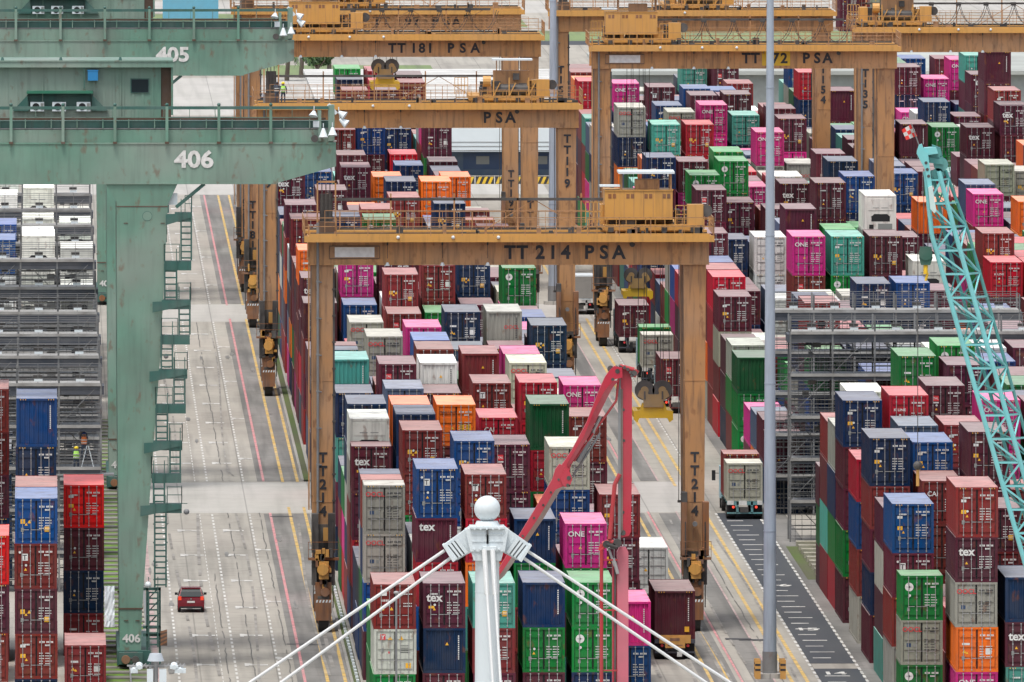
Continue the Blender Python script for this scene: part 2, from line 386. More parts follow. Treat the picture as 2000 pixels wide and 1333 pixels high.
# ------------------------------------------------------------------ shipping containers
CW = 2.438; PITCH = 2.87
BX = {'C': 18.85, 'A': 49.6, 'B': 71.5, 'L': 1.06}
def colx(b, c): return BX[b] + (PITCH * c if b != 'L' else -PITCH * c)
PAL = dict(m=(84, 28, 46), r=(120, 40, 40), b=(0, 38, 76), u=(0, 62, 122), g=(0, 118, 50), t=(72, 155, 142), w=(208, 210, 204), o=(160, 160, 146),
           p=(196, 38, 124), c=(172, 18, 42), O=(238, 110, 30), y=(240, 165, 10), s=(70, 88, 112), G=(0, 82, 46), v=(222, 16, 24))
CN = dict(m='dark maroon', r='brownish red', b='navy blue', u='bright blue', g='green', t='teal', w='white', o='pale grey', p='magenta', c='crimson', O='orange', y='yellow', s='slate blue', G='dark bottle green', v='bright red')
def cw(x): return x - CW / 2
def corr_side(mb, x, L, z0, z1, s, m):        # corrugated long wall, s = outward direction
    p = .278; n = int((L - .5) / p); off = (L - n * p) / 2; pr = []
    for i in range(n):
        y = off + i * p; pr += [(y, 0), (y + .07, 0), (y + .105, .036), (y + .20, .036)]
    pr += [(off + n * p, 0)]
    pr = [(.12, 0)] + pr + [(L - .12, 0)]
    for (a, da), (b, db) in zip(pr, pr[1:]):
        if b - a < 1e-4: continue
        q = [(x - s * da, a, z0), (x - s * db, b, z0), (x - s * db, b, z1), (x - s * da, a, z1)]
        if s > 0: q = q
        else: q = q[::-1]
        mb.quad(q, m)
def blank_end(mb, y, H, s, m):
    p = .25; x0 = -CW / 2 + .14; x1 = CW / 2 - .14; n = int((x1 - x0) / p); w = (x1 - x0) / n
    for i in range(n):
        a = x0 + i * w; pts = [(a, .05), (a + w * .3, .05), (a + w * .42, .10), (a + w * .88, .10), (a + w, .05)]
        for (u, du), (v, dv) in zip(pts, pts[1:]): mb.quad([(u, y + s * du, .18), (v, y + s * dv, .18), (v, y + s * dv, H - .14), (u, y + s * du, H - .14)], m)
def body_mb(mb, L, H, end, detail=True, m0=0, m1=1, md=2, ox=0, oy=0, oz=0):
    b = MB() if (ox or oy or oz) else mb
    h = CW / 2
    if detail:
        for s in (-1, 1):
            corr_side(b, s * (h - .02), L, .16, H - .10, s, m0)
            b.box(s * h, s * (h - .06), .14, L - .14, 0, .16, m0); b.box(s * h, s * (h - .06), .14, L - .14, H - .10, H - .01, m0)
            for y in (0, L - .16): b.box(s * h, s * (h - .15), y, y + .16, 0, H, m0)
            for y in (-.004, L - .174):
                for z in (-.002, H - .116): b.box(s * (h + .004), s * (h - .17), y, y + .178, z, z + .118, m0)
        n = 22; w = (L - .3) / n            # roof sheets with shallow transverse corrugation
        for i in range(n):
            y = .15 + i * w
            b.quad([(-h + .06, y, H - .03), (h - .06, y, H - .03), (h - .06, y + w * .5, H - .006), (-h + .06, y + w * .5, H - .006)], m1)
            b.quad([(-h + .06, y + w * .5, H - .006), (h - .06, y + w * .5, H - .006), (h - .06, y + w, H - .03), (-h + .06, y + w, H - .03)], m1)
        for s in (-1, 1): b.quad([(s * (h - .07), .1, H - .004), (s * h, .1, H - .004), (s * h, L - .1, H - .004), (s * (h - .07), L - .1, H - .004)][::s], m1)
    else:
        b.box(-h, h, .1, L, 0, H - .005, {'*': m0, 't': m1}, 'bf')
        for s in (-1, 1): b.box(s * h, s * (h - .14), 0, .101, 0, H, m0, 'k')
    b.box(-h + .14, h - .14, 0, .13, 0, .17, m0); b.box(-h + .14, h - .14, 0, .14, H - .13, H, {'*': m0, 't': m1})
    if end == 'b': blank_end(b, 0, H, 1, m0)
    elif end == 'd': b.quad([(-h + .14, .12, .17), (h - .14, .12, .17), (h - .14, .12, H - .13), (-h + .14, .12, H - .13)], md)
    else: b.quad([(-h + .14, .1, .17), (h - .14, .1, .17), (h - .14, .1, H - .13), (-h + .14, .1, H - .13)], m0)
    if detail: b.quad([(h, L, 0), (-h, L, 0), (-h, L, H), (h, L, H)], m0)
    if b is not mb: merge(mb, b, ox, oy, oz)
def merge(a, b, ox=0, oy=0, oz=0, mo=0):
    k = len(a.v); a.v += [(x + ox, y + oy, z + oz) for x, y, z in b.v]
    a.f += [tuple(k + i for i in f) for f in b.f]; a.m += [m + mo for m in b.m]; a.c += [a.col] * len(b.f)
def door_mb(mb, side, H, rods=True, m0=0, m1=1):
    x0, x1 = (-1.075, -.015) if side < 0 else (.015, 1.075)
    z0, z1 = .175, H - .135; n = 4; hh = (z1 - z0) / n
    y = .055
    mb.box(x0, x1, y, y + .04, z0, z1, m0, 'k')
    for i in range(n):
        a = z0 + i * hh
        mb.box(x0 + .07, x1 - .07, y - .045, y, a + .13, a + hh - .11, m0, 'k')
    mb.box(x0, x0 + .03, y - .012, y, z0, z1, 2, 'k'); mb.box(x1 - .03, x1, y - .012, y, z0, z1, 2, 'k')
    if rods:
        for r in rod_x(side): rod_mb(mb, r, H, m1)
def rod_x(side): return [side * .30, side * .78]
def rod_mb(mb, x, H, m=0):
    mb.box(x - .016, x + .016, -.03, .004, .06, H - .05, m)
    for z in (.1, .55, H * .5, H - .45, H - .12): mb.box(x - .04, x + .04, -.02, .024, z, z + .06, m)
    mb.box(x - .02, x + .36 * (-1 if x > 0 else 1), -.045, -.02, H * .30, H * .30 + .035, m)
# mark sheets on the doors: kinds read off the photo. material slots: 0 white 1 black 2 red 3 yellow 4 grey 5 navy
MK = [M_WHITE, M_BLACKL, M_REDL, M_YELL, M_GREYS, M_NAVYS]
def bars(mb, x, z, n, w, h, y, m, gap=.035, skip=()):
    for i in range(n):
        if i in skip: continue
        mb.quad([(x + i * (w + gap), y, z), (x + i * (w + gap) + w, y, z), (x + i * (w + gap) + w, y, z + h), (x + i * (w + gap), y, z + h)], m)
def sq(mb, x, z, w, h, y, m): mb.quad([(x, y, z), (x + w, y, z), (x + w, y, z + h), (x, y, z + h)], m)
def tri(mb, x, z, w, y, m): mb.quad([(x, y, z), (x + w, y, z), (x + w / 2, y, z + w * .9)], m)
def disc(mb, x, z, r, y, m, n=18): mb.quad([(x + r * math.cos(2 * math.pi * i / n), y, z + r * math.sin(2 * math.pi * i / n)) for i in range(n)], m)
def marks_mb(mb, kind, H, dark=False, v=0, small=False):
    y = .004; t = 1 if dark else 0
    rr = random.Random(v * 7 + ord(kind))
    if kind in 'dtTONeCKRlH':
        bars(mb, .18, H - .52, 10, .058, .10, y, t, .022, (4, 10)); bars(mb, .50, H - .70, 4, .055, .09, y, t, .02)
        for r in range(5):
            z = H * .56 - r * .15
            bars(mb, .16, z, rr.choice((3, 4)), .055, .055, y, t, .02); bars(mb, .52, z, rr.choice((4, 5)), .055, .055, y, t, .02)
    if kind in 'dlTRC' and not dark:
        sq(mb, -.88, H * .26, .17, .24, y, 4)
    if kind in 'dlTRtK':
        tri(mb, -.66, H * .40, .17, y, 3)
        if v % 2: disc(mb, -.55, H * .52, .07, y, 0)
        if v % 3 == 0: bars(mb, -.82, H - .66, 5, .07, .09, y, t, .02)
    if kind == 'l':
        v3 = v % 3
        if v3 == 0: sq(mb, -.92, H * .47, .30, .22, y, 3); sq(mb, -.92, H * .70, .3, .16, y, 0)
        elif v3 == 1: sq(mb, -.9, H * .44, .26, .26, y, 3); tri(mb, -.5, H * .45, .22, y, 3); sq(mb, .48, H * .26, .26, .3, y, 3)
        else: sq(mb, -.86, H * .6, .44, .12, y, 0); sq(mb, .5, H * .40, .34, .34, y, 0); tri(mb, -.86, H * .42, .24, y, 3)
    if kind == 't': mb.text('tex', .50, (-.56, -.034, H * .60), t, .035); sq(mb, -.9, H * .44, .32, .15, y, 3) if v % 2 else sq(mb, -.86, H * .26, .16, .24, y, 4)
    if kind == 'O': mb.text('OOCL', .29, (-.56, -.034, H - .66), 2, .016, 1.0); sq(mb, -.88, H * .40, .26, .22, y, 5); sq(mb, -.5, H * .40, .15, .2, y, 4)
    if kind == 'N': mb.text('ONE', .31, (-.56, -.034, H - .74), 0, .015, 1.1); tri(mb, -.42, H * .43, .19, y, 3); sq(mb, -.86, H * .24, .16, .22, y, 4)
    if kind == 'T': sq(mb, -.80, H - .98, .36, .40, y, 0); mb.text('T', .30, (-.62, y - .004, H - .93), 1, .02); disc(mb, -.9, H - .5, .07, y, 0)
    if kind == 'C': mb.text('CAI', .30, (-.58, -.034, H - .9), 0, .02)
    if kind == 'K': mb.text('K LINE', .17, (-.56, -.034, H * .62), 0, .02, 1.1)
    if kind == 'R': sq(mb, -.78, H - .98, .36, .34, y, 2); sq(mb, -.78, H - 1.12, .36, .09, y, 0); mb.text('TAL', .14, (-.6, y - .004, H - .87), 0, .02)
    if kind == 'e':
        disc(mb, -.74, H - .66, .25, y, 0, 22); disc(mb, -.74, H - .66, .06, y - .004, 1)
        for a in range(4): mb.quad([(-.74 + .03 * math.cos(a * 1.571 + 1.3), y - .003, H - .66 + .03 * math.sin(a * 1.571 + 1.3)), (-.74 + .03 * math.cos(a * 1.571 - 1.3), y - .003, H - .66 + .03 * math.sin(a * 1.571 - 1.3)), (-.74 + .2 * math.cos(a * 1.571), y - .003, H - .66 + .2 * math.sin(a * 1.571))], 4)
        disc(mb, -.72, H - 1.16, .08, y, 0); sq(mb, -.86, H * .2, .16, .22, y, 4)
    if kind == 'H':
        mb.text('Hapag-Lloyd', .15, (-.56, -.034, H - .52), 1, .02); sq(mb, .2, H * .36, .3, .42, y, 3); sq(mb, .62, H * .36, .3, .42, y, 3); tri(mb, -.35, H * .4, .2, y, 3)
    if kind in 'box':
        yb = .03
        for i in range(12): sq(mb, .78, H - .5 - i * .12, .07, .08, yb, t)
        if kind == 'b' and v % 2: tri(mb, .05, H * .62, .2, yb, 3)
        if kind == 'b' and v % 3 == 1: sq(mb, .58, .42, .28, .32, yb, 3)
        if kind == 'x': mb.text('tex', .5, (-.55, yb, H - .72), 0, .035)
        if kind == 'o': mb.text('OOCL', .27, (.5, yb, H - 1.2), 2, .008)
    if kind == 'h':
        sq(mb, -.8, H - .66, .34, .34, y, 0); tri(mb, -.3, H * .42, .22, y, 3); sq(mb, -.85, H * .42, .24, .22, y, 3); bars(mb, -.8, H - 1.0, 5, .06, .12, y, 0)
        bars(mb, .2, H - .6, 8, .07, .06, y, 0); bars(mb, .5, H * .5, 5, .07, .06, y, 0); bars(mb, .5, H * .56, 5, .07, .06, y, 0); sq(mb, -.88, H * .26, .17, .24, y, 4)
    if kind == 'p':
        sq(mb, -.86, H - .62, .30, .34, y, 2); mb.text('Y', .26, (-.71, y - .004, H - .57), 0, .03); tri(mb, -.42, H - .62, .26, y, 3); tri(mb, .22, H - .62, .26, y, 3)
        sq(mb, .6, .34, .3, .3, y, 3); sq(mb, -.8, H * .5, .14, .2, y, 4); sq(mb, -.4, H * .46, .12, .12, y, 2)
        for r in range(4): bars(mb, .3, H * .62 - r * .13, 7, .055, .05, y, 1, .02)
    if kind == 'y':
        sq(mb, -.14, H - .75, .34, .26, .028, 0); disc(mb, .05, H * .42, .24, .028, 4); disc(mb, -.2, H * .46, .15, .028, 0)
    if H > 2.7:
        for sx in (-1.06, .62):
            for i in range(6): sq(mb, sx + i * .075, H - .105, .04, .07, -.008, 3 if i % 2 else 1)
def reefer_unit(mb, H, m0=0, m1=1, md=2):
    h = CW / 2 - .16
    mb.box(-h, h, .0, .06, .2, H - .16, m0, 'k')
    mb.box(-h + .1, h - .1, -.03, .0, H * .60, H - .24, m0, 'k')
    mb.box(-.72, .72, -.012, .0, H * .30, H * .42, md, 'k')
    n = 9
    pts = [(-.78, H * .42), (-.5, H * .5), (.5, H * .5), (.78, H * .42)]
    mb.quad([(x, -.014, z) for x, z in pts], md)
    mb.box(-.9, -.55, -.03, 0, .3, .62, md, 'k'); mb.box(-.2, .9, -.03, 0, .26, .7, 1, 'k')
    for x in (-.62, .05): mb.box(x, x + .5, -.04, -.03, H * .66, H * .66 + .05, 1, 'k')
_C = {}
def cmesh(key, fn, mats):
    if key not in _C:
        mb = MB(); fn(mb); _C[key] = mb.build('container_' + key.split('|')[0], mats, mesh_only=True)
    return _C[key]
def child(name, me, parent, col=None, loc=(0, 0, 0)):
    o = bpy.data.objects.new(name, me); COL.objects.link(o); o.parent = parent; o.location = loc
    if col: o.color = col
    return o
def is_dark(c): return c in 'wo'
def vary(c, r, a=.4):
    k = PAL[c]; j = 1 + (r.random() - .5) * a; jj = [(r.random() - .5) * 9 for _ in range(3)]
    return srgb(*[max(3, min(245, v * j + d)) for v, d in zip(k, jj)])
NR = [0]
def make_container(X, Y, Z, L, H, col, kind, label, group, rods=False, cat='container'):
    NR[0] += 1; r = random.Random(NR[0] * 31 + 5)
    t = thing('shipping_container', label, cat, (X + CW / 2, Y, Z), group)
    c = vary(col, r, .2); v = r.randint(0, 5)
    end = 'b' if kind in 'boxyk' else 'f' if kind == 'f' else 'd'
    key = '%g|%g' % (L, H)
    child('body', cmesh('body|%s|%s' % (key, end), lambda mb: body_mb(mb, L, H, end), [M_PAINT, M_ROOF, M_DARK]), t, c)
    if end == 'd':
        for s in (-1, 1):
            d = child('door', cmesh('door|%g|%d|%d' % (H, s, rods), lambda mb: door_mb(mb, s, H, not rods), [M_PAINT, M_ROD, M_DARK]), t, c)
            if rods:
                for x in rod_x(s): child('lock_rod', cmesh('rod|%g|%g' % (H, x), lambda mb: rod_mb(mb, x, H), [M_ROD]), d)
    if end == 'f': child('cooling_unit', cmesh('reefer|%g' % H, lambda mb: reefer_unit(mb, H), [M_PAINT, M_GREYS, M_DARK]), t, c)
    if kind not in 'fk': child('lettering', cmesh('marks|%s|%g|%d|%d' % (kind, H, is_dark(col), v), lambda mb: marks_mb(mb, kind, H, is_dark(col), v), MK), t)
    return t
KD = dict(d='closed doors', l='yellow stickers on its doors', t='white lowercase lettering on its doors', T='a white square sign on its doors', O='red capital letters on its doors', N='large white capitals on its doors',
          e='a round white emblem on its doors', C='three white letters on its doors', K='small white capitals on its doors', R='a red and white plate on its doors', H='black writing on its doors', b='a plain corrugated end',
          x='white lettering on its plain end', o='red letters on its plain end', y='a picture on its plain end', f='a refrigeration unit end', h='white signs on its doors', p='warning triangles on its doors')
ORD = 'first second third fourth fifth sixth seventh eighth ninth tenth eleventh twelfth thirteenth fourteenth fifteenth sixteenth seventeenth eighteenth nineteenth twentieth'.split()
def ordi(n):
    if n <= 20: return ORD[n - 1]
    tens = 'twenty thirty forty fifty sixty seventy'.split()[n // 10 - 2]
    return tens + '-' + ORD[n % 10 - 1] if n % 10 else tens[:-1] + 'ieth'
BN = {'C': 'centre block', 'A': 'right block', 'B': 'far right block', 'L': 'left block'}
TN = {1: 'alone on the ground', 2: '', 3: ''}
def tiername(t, n):
    if n == 1: return 'alone on the ground'
    if t == n: return 'topmost'
    if t == 1: return 'at the bottom'
    return ordi(n - t + 1) + ' from the top'
STACKS = """
C0 -80.90 gd-*wp-*rh-*
C0 -68.46 gd+.gd-.
C0 -45.92h md+.ud+.oO+*oO+*
C0 -39.61h bd+.gd+.ud+.rd+.
C0 -33.30h bd+.gd+.wd+.bd+.
C0 -26.99 ud+.bd-.
C0 -14.49 bd+.bd-.
C0 -1.42h md+.cd+.md+.mt+*
C0 4.89 ud-.rd-.rd-.od-.wf-*
C0 17.33 rd+.bd-.od-.bd-.bd-*
C0 29.77 cd+.pd-.gd-.
C0 42.27 gd+.rd-.bd-.
C0 65.06 bd+.md+.td+.bd+*
C0 82.06 gd-.md-.md-.bd-.tb-*
C0 94.50 md-.od-.pd-.
C0 107.00 gd+.md-.bd-.
C0 124.68h sd+.cd+.rd+.bd+*
C0 130.99h od+.ud+.td+.rd+.
C0 137.30 rd+.gd+.md-.rd-.
C0 149.80 cd-.sd-.rd-.md-.
C0 162.30 bd-.bd-.od-.
C0 174.80 md+.gd+.wd-.
C0 187.30 bd+.Od-.md-.
C0 199.80 sd+.rd-.md-.
C0 222.99 rd-.md-.rd-.md-*
C0 237.37 sd+.cd+.md+.mt+*
C0 253.40 md-.cd-.rd-.rd-.Ol-*
C0 265.84 pd+.rd+.md-.md-.
C0 278.34 md+.gd+.md-.rd-.
C0 295.83 ud+.Od-.rd-.bd-.rd+*
C0 308.27 pd+.sd-.bd-.wd-.
C0 331.04 cd+.md-.Od-.rd-.md-*
C0 343.48 cd+.sd+.bd-.gd-.
C0 355.98 ud+.md-.wd-.rd-.
C0 368.48 gd+.Od+.bd-.bd-.
C0 380.98 md+.Od-.bd-.ud-.
C0 395.44 ud+.gd-.od-.ml-.mt-*
C0 407.88 od+.od+.md+.Od-.
C0 420.38 bd+.md+.md-.md-.
C0 432.88 md+.rd+.cd-.td-.
C0 445.38 md+.od+.td+.sd-.
C0 457.88 md+.cd+.md-.md-.
C0 470.38 md+.bd+.rd-.bd-.pd-*
C0 482.88 bd+.md+.cd-.gd-.cd-.
C0 495.38 pd+.md+.bd-.md-.bd-.
C0 507.88 od+.od+.md-.bd-.
C0 520.38 pd+.md+.pd+.rd-.od-*
C0 532.88 pd+.td+.cd-.md-.
C0 545.38 gd-.rd-.md-.bd-.sd-.
C0 557.88 gd+.rd+.gd-.pd-.
C0 570.38 Od+.sd+.md+.pd-.
C0 582.88 Od+.md-.rd-.td-.
C0 595.38 gd+.ud+.rd-.bd-.
C0 607.88 gd+.md+.rd-.od-.
C0 620.38 sd+.md-.bd-.bd-.
C0 632.88 wd+.sd-.md-.od-.
C0 645.38 cd+.pd+.md-.bd-.
C1 -80.03 md-*bb-*mt-*
C1 -59.18 rd-.ud-.cd-*mx-*uT+*
C1 -46.74 md+_gd-_wd-.
C1 -34.24 rd+_md-.bd-.
C1 -14.89 sd+_pd-_gd-.rd-.rl-*
C1 4.40 bd+_ud-_wd-_ud-.bd-*
C1 22.42 bd-_rd-_Od-_md-.Od-*
C1 42.86 sd-_md-_od-_rd-_sd-*
C1 55.30 od+_cd-_bd-_rd-_
C1 69.30 cd+_ud-_od-_rd-_mR-*
C1 81.74 od+_rd+_od+_rd-.
C1 94.24 cd+_md-_wd-_bd-.
C1 114.68 md-_md-_wd-_oO-.oO-*
C1 127.12 rd+_bd-_gd-_gd-_
C1 139.62 sd+_od-_cd-_
C1 152.12 Od+_od-_wd-_
C1 164.62 gd+_od-_cd-_
C1 177.12 md+_gd-_rd-_
C1 192.09 Od-_wd-_ud-_oO-*
C1 204.53 Od+_rd-_cd-.
C1 219.94 wd-_ud-_ud-.ud-*
C1 233.18 od-_md-_bd-.rd-.pl-*
C1 245.62 td+_od+_md+.oO+.
C1 258.06 cd+_ud+_od-_md-.
C1 270.56 rd+_md+_md-_gd-.
C1 293.23 md+_md+_pd+_gd-.bd-*
C1 305.67 ud+_od+_od-_cd-.
C1 318.17 cd+_od+_ud-_bd-.
C1 330.67 gd+_cd-_td-_Od-.
C1 343.17 md+_od+_rd-_cd-.
C1 360.89 Od+_ud-_ud-_md-_ml-*
C1 373.33 md+_md-_bd-_rd-_
C1 385.83 wd+_sd+_td+_md-.
C1 398.33 bd+_cd-_md-_sd-_
C1 410.83 rd+_cd-_bd-_
C1 423.33 cd+_md-_cd-_
C1 443.79 od+_md+_ud+_ud+*
C1 456.23 sd+_td-_bd-_cd-_
C1 468.73 bd+_gd-_pd-_bd-.
C1 481.23 bd+_gd+_gd-_gd-.
C1 493.73 md+_md+_bd-_rd-.md-*
C1 506.23 td+_pd+_rd-_rd-_md-.
C1 518.73 md+_Od+_md-_cd-_
C1 531.23 ud+_gd+_sd-_md-_
C1 543.73 bd+_rd+_md-_bd-_
C1 556.23 sd+_gd+_rd-_gd-_
C1 568.73 gd+_od+_sd-_cd-.
C1 581.23 bd+_rd+_pd-_md-.
C1 593.73 md+_md+_bd-_md-.
C1 606.23 md+_md-_wd-_rd-.
C1 618.73 od+_gd-_rd-_
C1 631.23 rd+_rd-_cd-_
C1 643.73 cd+_md-_rd-_
C2 -80.04 md-*rd-*tl-*
C2 -59.51 gd-.td-.Od-*cd-*rT-*
C2 -47.07 md+_md-_md-.
C2 -27.48 gd+_rd-_wd-.ud-.ul-*
C2 -15.04 rd+_rd+_md-_md-_
C2 -2.54 md+_od-_md-_
C2 22.35 rd-_gd-_md-_rl-.OH-*
C2 34.79 pd+_cd-_md-_ud-_
C2 47.29 cd+_wd-_rd-_bd-_
C2 64.92 bd+_rd+_bd+_md+*
C2 77.36 bd-_gd-_gd-_md-_wb-*
C2 89.80 md+_md-_od-_ud-_rd-*
C2 102.75 cd+_bd-_pd-_pd-_ud-.
C2 115.19 rd+_gd+_sd-_sd-_
C2 128.15 md-_md-_gd-_pd-_pd-*
C2 140.59 md+_gd+_rd-_od-_
C2 153.09 od+_md+_gd-_bd-_
C2 165.59 cd+_md+_rd-_
C2 178.09 bd-_cd-_gd-_
C2 198.88 ud+_md-_md-_rR-*
C2 211.32 md-_rd-_rd-_rd-.rl-*
C2 223.76 rd+_gd-_bd-_wd-.
C2 236.20 md-_od-_md-_md-.ml-*
C2 248.64 cd+_td-_cd-_md-.
C2 261.14 pd+_rd+_md-_gd-.
C2 273.64 rd+_md+_cd-_gd-.
C2 286.14 sd+_bd-_rd-_Od-.
C2 302.38 od+_od-_ud-_gd-.ge-*
C2 314.82 rd+_td+_rd-_rd-.rd-.
C2 327.26 td+_md+_md-_sd-_
C2 339.76 ud+_md+_sd-_bd-_
C2 352.26 sd+_md+_md+_ud-_
C2 364.76 md+_md+_td-_bd-_
C2 377.26 sd+_pd+_od-_md-.
C2 389.76 bd+_od-_bd-_Od-.
C2 402.26 md+_gd-_ud-_
C2 417.13 md-_md-_bd-_md-.mt-*
C2 429.57 gd+_cd+_ud-_md-.
C2 444.49 od-_ud-_rd-_bd-_md-*
C2 456.93 rd+_rd-_cd-_td-.
C2 469.43 md+_bd+_ud+_wd-.
C2 481.93 rd+_od-_md-_bd-.
C2 495.96 gd+_od-_md-_rd-.rl-*
C2 508.40 rd+_Od-_md-_rd-.bd-.
C2 520.90 rd-_bd-_gd-_rd-_sd-.
C2 533.40 Od+_bd+_gd-_gd-_
C2 545.90 ud+_bd-_od-_rd-_
C2 558.40 cd+_gd+_cd-_rd-_
C2 570.90 od+_rd+_od-_md-_
C2 583.40 pd+_td-_gd-_rd-_
C2 595.90 cd+_md+_bd-_sd-.
C2 608.40 md-_td-_md-_sd-.
C2 620.90 bd+_gd-_bd-_
C2 633.40 wd+_gd+_td-_
C2 645.90 ud+_md-_gd-_
C3 -79.41 md-*gd-*bb-*
C3 -60.04 rd-.rd-.gd-*bb-*
C3 -47.60 rd+_bd+_rd-.
C3 -35.10 pd-_gd-_rd-_
C3 -22.60 md+_md-_
C3 0.44 pd+_td+_md+*mR+*
C3 12.88 cd+_md-_gd-_sd-_
C3 33.28 wd+_sd+_cd+_cC+*
C3 49.95 ud-_od-_cd-_rl-_rT-*
C3 62.39 wd+_md+_rd-_md-_
C3 83.55 Od+_md-_bd-_rd-.rb-*
C3 95.99 rd+_gd+_md-_gd-_
C3 108.49 md+_rd+_bd-_md-_
C3 125.21 gd+_wd+_rd+_sd+.
C3 137.65 rd+_Od+_cd-_bd-_bl-*
C3 150.09 md+_rd+_od-_rd-_
C3 162.59 bd+_bd-_gd-_md-_
C3 175.09 wd-_bd-_td-_td-_
C3 187.59 bd+_md-_md-_
C3 207.50 md-_pd-_gd-_gd-.
C3 219.94 md+_cd-_md-_rd-.rl-*
C3 232.38 wd+_md+_td-_md-.
C3 244.88 rd+_ud+_gd-_cd-_md-*
C3 257.38 ud+_rd-_bd-_bd-_rd-.
C3 269.88 ud+_gd+_md-_td-_
C3 282.38 bd+_cd+_Od-_bd-_
C3 294.88 bd+_gd+_bd+_md-.
C3 307.38 od+_bd-_md-_od-.
C3 319.88 md+_ud+_rd-_ud-.
C3 332.38 bd+_rd-_rd-_ud-.
C3 353.46 bd-_md-_rd-_cd-_rl-*
C3 370.77 od+_md+_md-_bd-_bl-*
C3 383.21 od+_md+_bd-_md-_
C3 395.71 od+_bd+_rd-_
C3 408.21 rd+_md-_rd-_
C3 432.36 cd+_bd+_rd+_Od+*
C3 444.80 Od+_bd-_bd-_ud-_
C3 457.30 md-_md-_rd-_bd-_
C3 469.80 bd+_md-_cd-_
C3 482.30 md+_md+_Od-_
C3 494.80 Od+_md-_od-_
C3 515.71 gd-_md-_rd-_md-.ul-*
C3 528.15 md+_rd-_md-_od-_
C3 540.65 rd+_sd+_rd-_gd-_
C3 553.15 rd+_cd+_wd-_od-_
C3 565.65 gd+_rd+_gd-_md-.
C3 578.15 bd+_bd-_rd-_pd-.
C3 590.65 rd-_md-_gd-_od-.
C3 605.01 bd-_md-_sd-_rd-.rd-*
C3 617.45 md+_wd+_rd-_ud-.
C3 636.39 ud-_ud-_sd-_ud-.bl-.
C3 648.83 rd+_gd+_Od-_wd-.gd-.
C4 -79.43 bd-*ge-*ge-*
C4 -65.19 td-.md-.gd-.pN-*
C4 -52.75 md-_td-_md-.
C4 -28.59 gd-_md-_sd-.ud-*oO-*
C4 -16.15 od+_md+_cd-.
C4 -3.65 Od+_rd-_Od-.
C4 16.90 td-_gd-_gd-.cd-*Gb+*
C4 29.34 bd+_od-_rd-_
C4 44.46 ud+_td-_ud-_cd-.cl-*
C4 56.90 md+_rd-_od-_rd-.
C4 70.77 od+_cd-_md-_od-.oO-*
C4 89.63 md-_bd-_rd-_pd-_pd-*
C4 102.07 bd+_bd+_bd-_md-_
C4 125.88 bd+_ud+_rd+_md+.
C4 138.32 rd+_Od+_md-_bd-_oo-*
C4 150.76 rd+_bd-_md-_bd-.
C4 163.26 rd+_md-_md-_
C4 175.76 cd+_gd-_rd-_
C4 188.26 pd+_rd-_td-_
C4 200.76 od+_cd-_rd-_
C4 219.65 gd-_cd-_md-_md-.
C4 232.97 sd-_Od-_bd-_bd-.bl-*
C4 245.41 od+_bd+_yb+_yy+_
C4 257.85 od+_rd+_rd-_bd-_
C4 270.35 bd+_md+_cd-_cd-_
C4 282.85 wd+_md-_rd-_rd-.
C4 295.35 gd-_gd-_rd-_cd-.
C4 317.99 md+_gd+_gd+_bd-.bl-*
C4 330.43 md+_wd-_pd-_cd-.
C4 342.93 pd+_md+_bd-_sd-.
C4 355.43 od+_od+_cd-_ud-.
C4 370.70 ud+_md-_rd-_Od-.Od+*
C4 383.14 md+_od-_md-_bd-_
C4 395.64 gd+_rd+_bd-_md-_
C4 408.14 md+_Od+_wd-_gd-.
C4 420.64 pd-_Od-_rd-_rd-_
C4 433.14 md+_gd-_md-_
C4 445.64 od+_md+_wd-_
C4 458.14 od+_pd-_gd-_
C4 470.64 gd+_Od-_rd-_
C4 489.67 rd-_ud-_ud-_ud-*
C4 502.11 cd+_rd-_cd-_
C4 516.01 bd-_md-_md-_cd-.
C4 528.45 cd+_bd-_bd-_
C4 545.04 bd+_md+_bd+.bl+*
C4 557.48 bd+_ud-_bd-_gd-_
C4 569.98 rd+_rd-_td-_cd-_
C4 582.48 md-_gd-_bd-_md-.
C4 594.98 rd+_md-_bd-_
C4 607.75 rd-_rd-_sd-_wd-.ml-*
C4 620.19 md+_bd-_md-_pd-.cd-.
C4 632.69 md+_md+_rd+_gd-_cd-.
C4 645.19 md+_md+_cd-_ud-_rd-.
C5 -54.96 ud-*pb-*
C5 -33.81 pd-_md-.ml-*rl-*
C5 -21.37 rd+_rd-_bd-.
C5 -8.87 bd-_bd-_md-.
C5 3.63 ud+_gd-_
C5 16.13 pd+_rd-_
C5 34.69 rd+_gd+_ml+*rl+*
C5 47.13 wd-_ud-_ud-_pd-_pN-*
C5 59.57 md+_Od-_gd-_bd-_
C5 72.07 td+_md+_md-_wd-_
C5 84.57 rd+_rd+_gd-_gd-.
C5 105.08 bd+_ud-_bd-_sd-.
C5 117.52 bd+_rd-_gd-_
C5 130.69 bd-_cd-_bd-_bd-.bl-*
C5 143.13h wd+_md+_md+_mb+.
C5 149.44 md+_pd-_md-_bd-.
C5 161.94 cd+_bd-_rd-_bd-.
C5 174.44 gd+_ud-_ud-_pd-.
C5 186.94 sd+_md+_cd-_ud-.
C5 199.44 bd+_bd-_rd-_md-.
C5 214.93 rd-_rd-_md-_pl-_ge+*
C5 227.37 cd+_gd+_od-_od-.
C5 239.87 rd+_rd-_gd-_bd-.
C5 252.37 rd+_bd+_wd-_md-.
C5 264.87 md+_bd-_rd-_md-.
C5 277.37 cd-_gd-_wd-_od-.
C5 296.66h od-_sd-_md-_rd-.rd-*
C5 302.97 md-_td-_wd-_od-.
C5 315.47 gd-_md-_rd-_
C5 327.97 ud+_md-_md-_
C5 343.10h md+_pd+_cd+_rd+*
